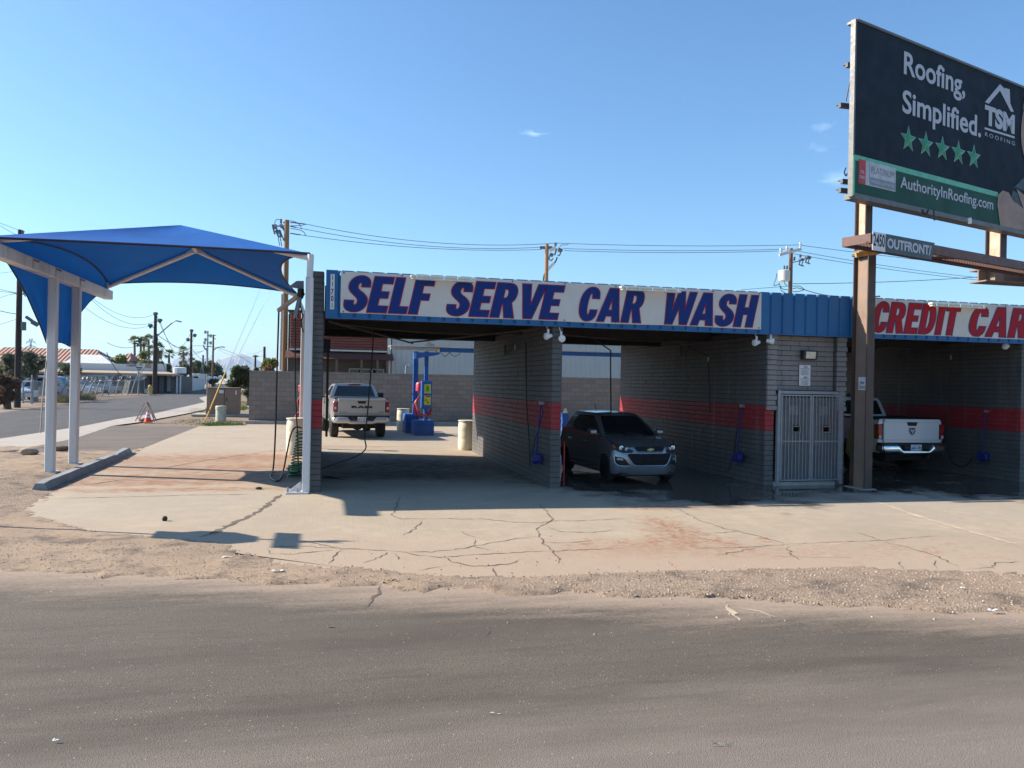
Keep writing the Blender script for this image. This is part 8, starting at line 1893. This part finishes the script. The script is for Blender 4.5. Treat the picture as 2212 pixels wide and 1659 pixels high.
for i, (u, v) in enumerate(((1358, 950), (1433, 955), (1510, 945))):
    p = DP(*c3(u, v), 150); t = thing('yard_lamp', ['globe lamp left of the brown lamp pole at the street end', 'globe lamp right of the brown lamp pole at the street end', 'globe lamp near the distant pale pickup'][i], 'lamp', (p.x, p.y, 0), group='globe lamps at the street end'); mb = MB(); mb.tube([(0, 0, 0), (0, 0, p.z-.3)], .08, 6); mb.build('post', mgalv, t, local=True); mb = MB(); mb.lathe([(0, .5), (.4, .35), (.5, 0), (.35, -.35), (0, -.45)], (0, 0, p.z), 12); mb.build('globe', mwht, t, local=True, smooth=True)
# transmission tower far away
dT = 900; t = thing('transmission_tower', 'distant lattice transmission tower above the tiled roofs', 'tower', DP(*c2(425, 410), dT)); Q = lambda u, v: DP(*c2(u, v), dT); tw_ = MB()
for a, b in (((415, 410), (418, 280)), ((435, 410), (433, 280)), ((418, 280), (400, 262)), ((433, 280), (458, 262)), ((400, 262), (458, 262)), ((370, 305), (485, 305)), ((370, 305), (418, 280)), ((485, 305), (433, 280)), ((355, 375), (500, 375)), ((355, 375), (416, 350)), ((500, 375), (434, 350)), ((415, 410), (435, 370)), ((435, 410), (416, 370)), ((416, 370), (434, 330)), ((434, 370), (416, 330)), ((370, 305), (370, 330)), ((485, 305), (485, 330)), ((355, 375), (355, 400)), ((500, 375), (500, 400))): tw_.beam(Q(*a), Q(*b), .55, .55)
for u in (415, 435): p = Q(u, 410); tw_.beam(p, (p.x, p.y, 0), .6, .6)
tw_.build('lattice', mgalv, t)
# mountains
def ridge(name, pts, dep, m_, thick=900):
    mb = MB(); P = [DP(*c3(*p), dep) for p in pts]; vs = []; n = len(P)
    for p in P: vs += [(p.x, p.y-thick, -5), (p.x, p.y, p.z), (p.x, p.y+thick, -5)]
    out = []; 
    import itertools
    R_ = []
    for a, b in zip(P, P[1:]):
        for k in range(6): q = a.lerp(b, k/6); R_.append((q.x, q.y, q.z+mnoise.noise((q.x/300, 1, 2))*25*(q.z > 60)))
    R_.append(tuple(P[-1])); vs = []; fs = []; nv = 8
    for i, p in enumerate(R_):
        for j in range(nv+1):
            s = j/nv; h = p[2]*(1-s)**1.2; nz_ = mnoise.noise((i*.5, j*.9, 3))*p[2]*.18*math.sin(math.pi*s); vs.append((p[0]+mnoise.noise((i*.3, j, 7))*60*s, p[1]-thick*s, h+nz_-5*s))
        vs.append((p[0], p[1]+thick, -5))
    w_ = nv+2
    for i in range(len(R_)-1):
        for j in range(nv): a = i*w_+j; fs.append((a, a+1, a+w_+1, a+w_))
        a = i*w_; fs.append((a, a+w_, a+w_+nv+1, a+nv+1))
    mb.add(vs, fs); return struct(name, mb, m_, smooth=50)
mmt = mat('mountain_rock', (.20, .15, .12), .95, var=.2, scale=.002)
ridge('mountain', [(1350, 830), (1480, 690), (1520, 700), (1590, 665), (1660, 645), (1720, 640), (1780, 620), (1830, 640), (1870, 650), (1920, 680), (1990, 700), (2050, 740), (2200, 850)], 9000, mmt)
ridge('mountain', [(800, 850), (900, 690), (960, 670), (1040, 658), (1090, 672), (1130, 720), (1180, 725), (1260, 700), (1330, 690), (1400, 720), (1500, 850)], 9800, mmt)
# grass tufts and gravel bed by the corner
def grass(name, regs, n, hgt, label, m_, z=-.06):
    mb = MB()
    for _ in range(n):
        (u0, u1, v0, v1) = random.choice(regs); 
        while True:
            a1, a2 = random.uniform(-1, 1), random.uniform(-1, 1)
            if a1*a1+a2*a2 < random.uniform(.35, 1): break
        g = G((u0+u1)/2+a1*(u1-u0)*.55, (v0+v1)/2+a2*(v1-v0)*.55); a = random.random()*6.28; h = hgt*random.uniform(.4, 1.2); w_ = .02
        dx, dy = math.cos(a)*w_, math.sin(a)*w_; lx, ly = random.uniform(-.5, .5)*h, random.uniform(-.5, .5)*h
        mb.add([(g.x-dx, g.y-dy, z), (g.x+dx, g.y+dy, z), (g.x+lx, g.y+ly, z+h)], [(0, 1, 2)])
    return tag(mb.build(name, m_, fix=False, uv=False), label, 'grass', kind='stuff')
def R3(u0, u1, v0, v1): a = c3(u0, v0); b = c3(u1, v1); return (a[0], b[0], a[1], b[1])
mgs = mat('grass_green', (.09, .17, .02), .7, var=.3); mgd = mat('grass_dry', (.30, .24, .11), .8, var=.3)
grass('grass', [R3(1240, 1850, 1515, 1568), R3(1290, 1700, 1530, 1568), R3(1080, 1300, 1335, 1385), R3(1735, 1875, 1310, 1360)], 5000, .055, 'short green grass growing by the cabinet and the wall foot', mgs)
grass('dry_grass', [R3(850, 1860, 1465, 1560), R3(1735, 1875, 1240, 1330)], 2600, .04, 'dry straw coloured grass on the gravel bed around the pedestal', mgd)
mb = MB(); q2 = [G(*c2(u, v)) for u, v in [(1060, 1085), (1140, 1100), (1250, 1090), (1330, 1075)]]
grass('dry_weeds', [(c2(1050, 0)[0], c2(1330, 0)[0], c2(0, 1070)[1], c2(0, 1100)[1]), (c2(760, 0)[0], c2(960, 0)[0], c2(0, 1110)[1], c2(0, 1135)[1])], 2500, .5, 'dry weeds growing along the foot of the chain link fence', mgd)
g = G(*c3(490, 1512)); rock('clod', c3(490, 1512), .16, (.17, .13, .10), 'small heap of dirt at the left foot of the traffic cone', 'clod', sc=(1.3, 1, .6), z=-.05)
# ============================================================ haze
HAZE = True
if HAZE:
    mh = bpy.data.materials.new('haze'); mh.use_nodes = True; nt = mh.node_tree; nt.nodes.clear()
    o = nt.nodes.new('ShaderNodeOutputMaterial'); v = nt.nodes.new('ShaderNodeVolumePrincipled'); v.inputs['Color'].default_value = (.60, .78, 1, 1); v.inputs['Density'].default_value = .00010; v.inputs['Anisotropy'].default_value = .2
    nt.links.new(v.outputs[0], o.inputs['Volume'])
    mb = MB(); mb.box(-13000, 15000, -500, 15500, -8, 280); hz = mb.build('haze', mh, uv=False); tag(hz, 'thin pale desert haze filling the air out to the mountains', 'haze', kind='stuff')
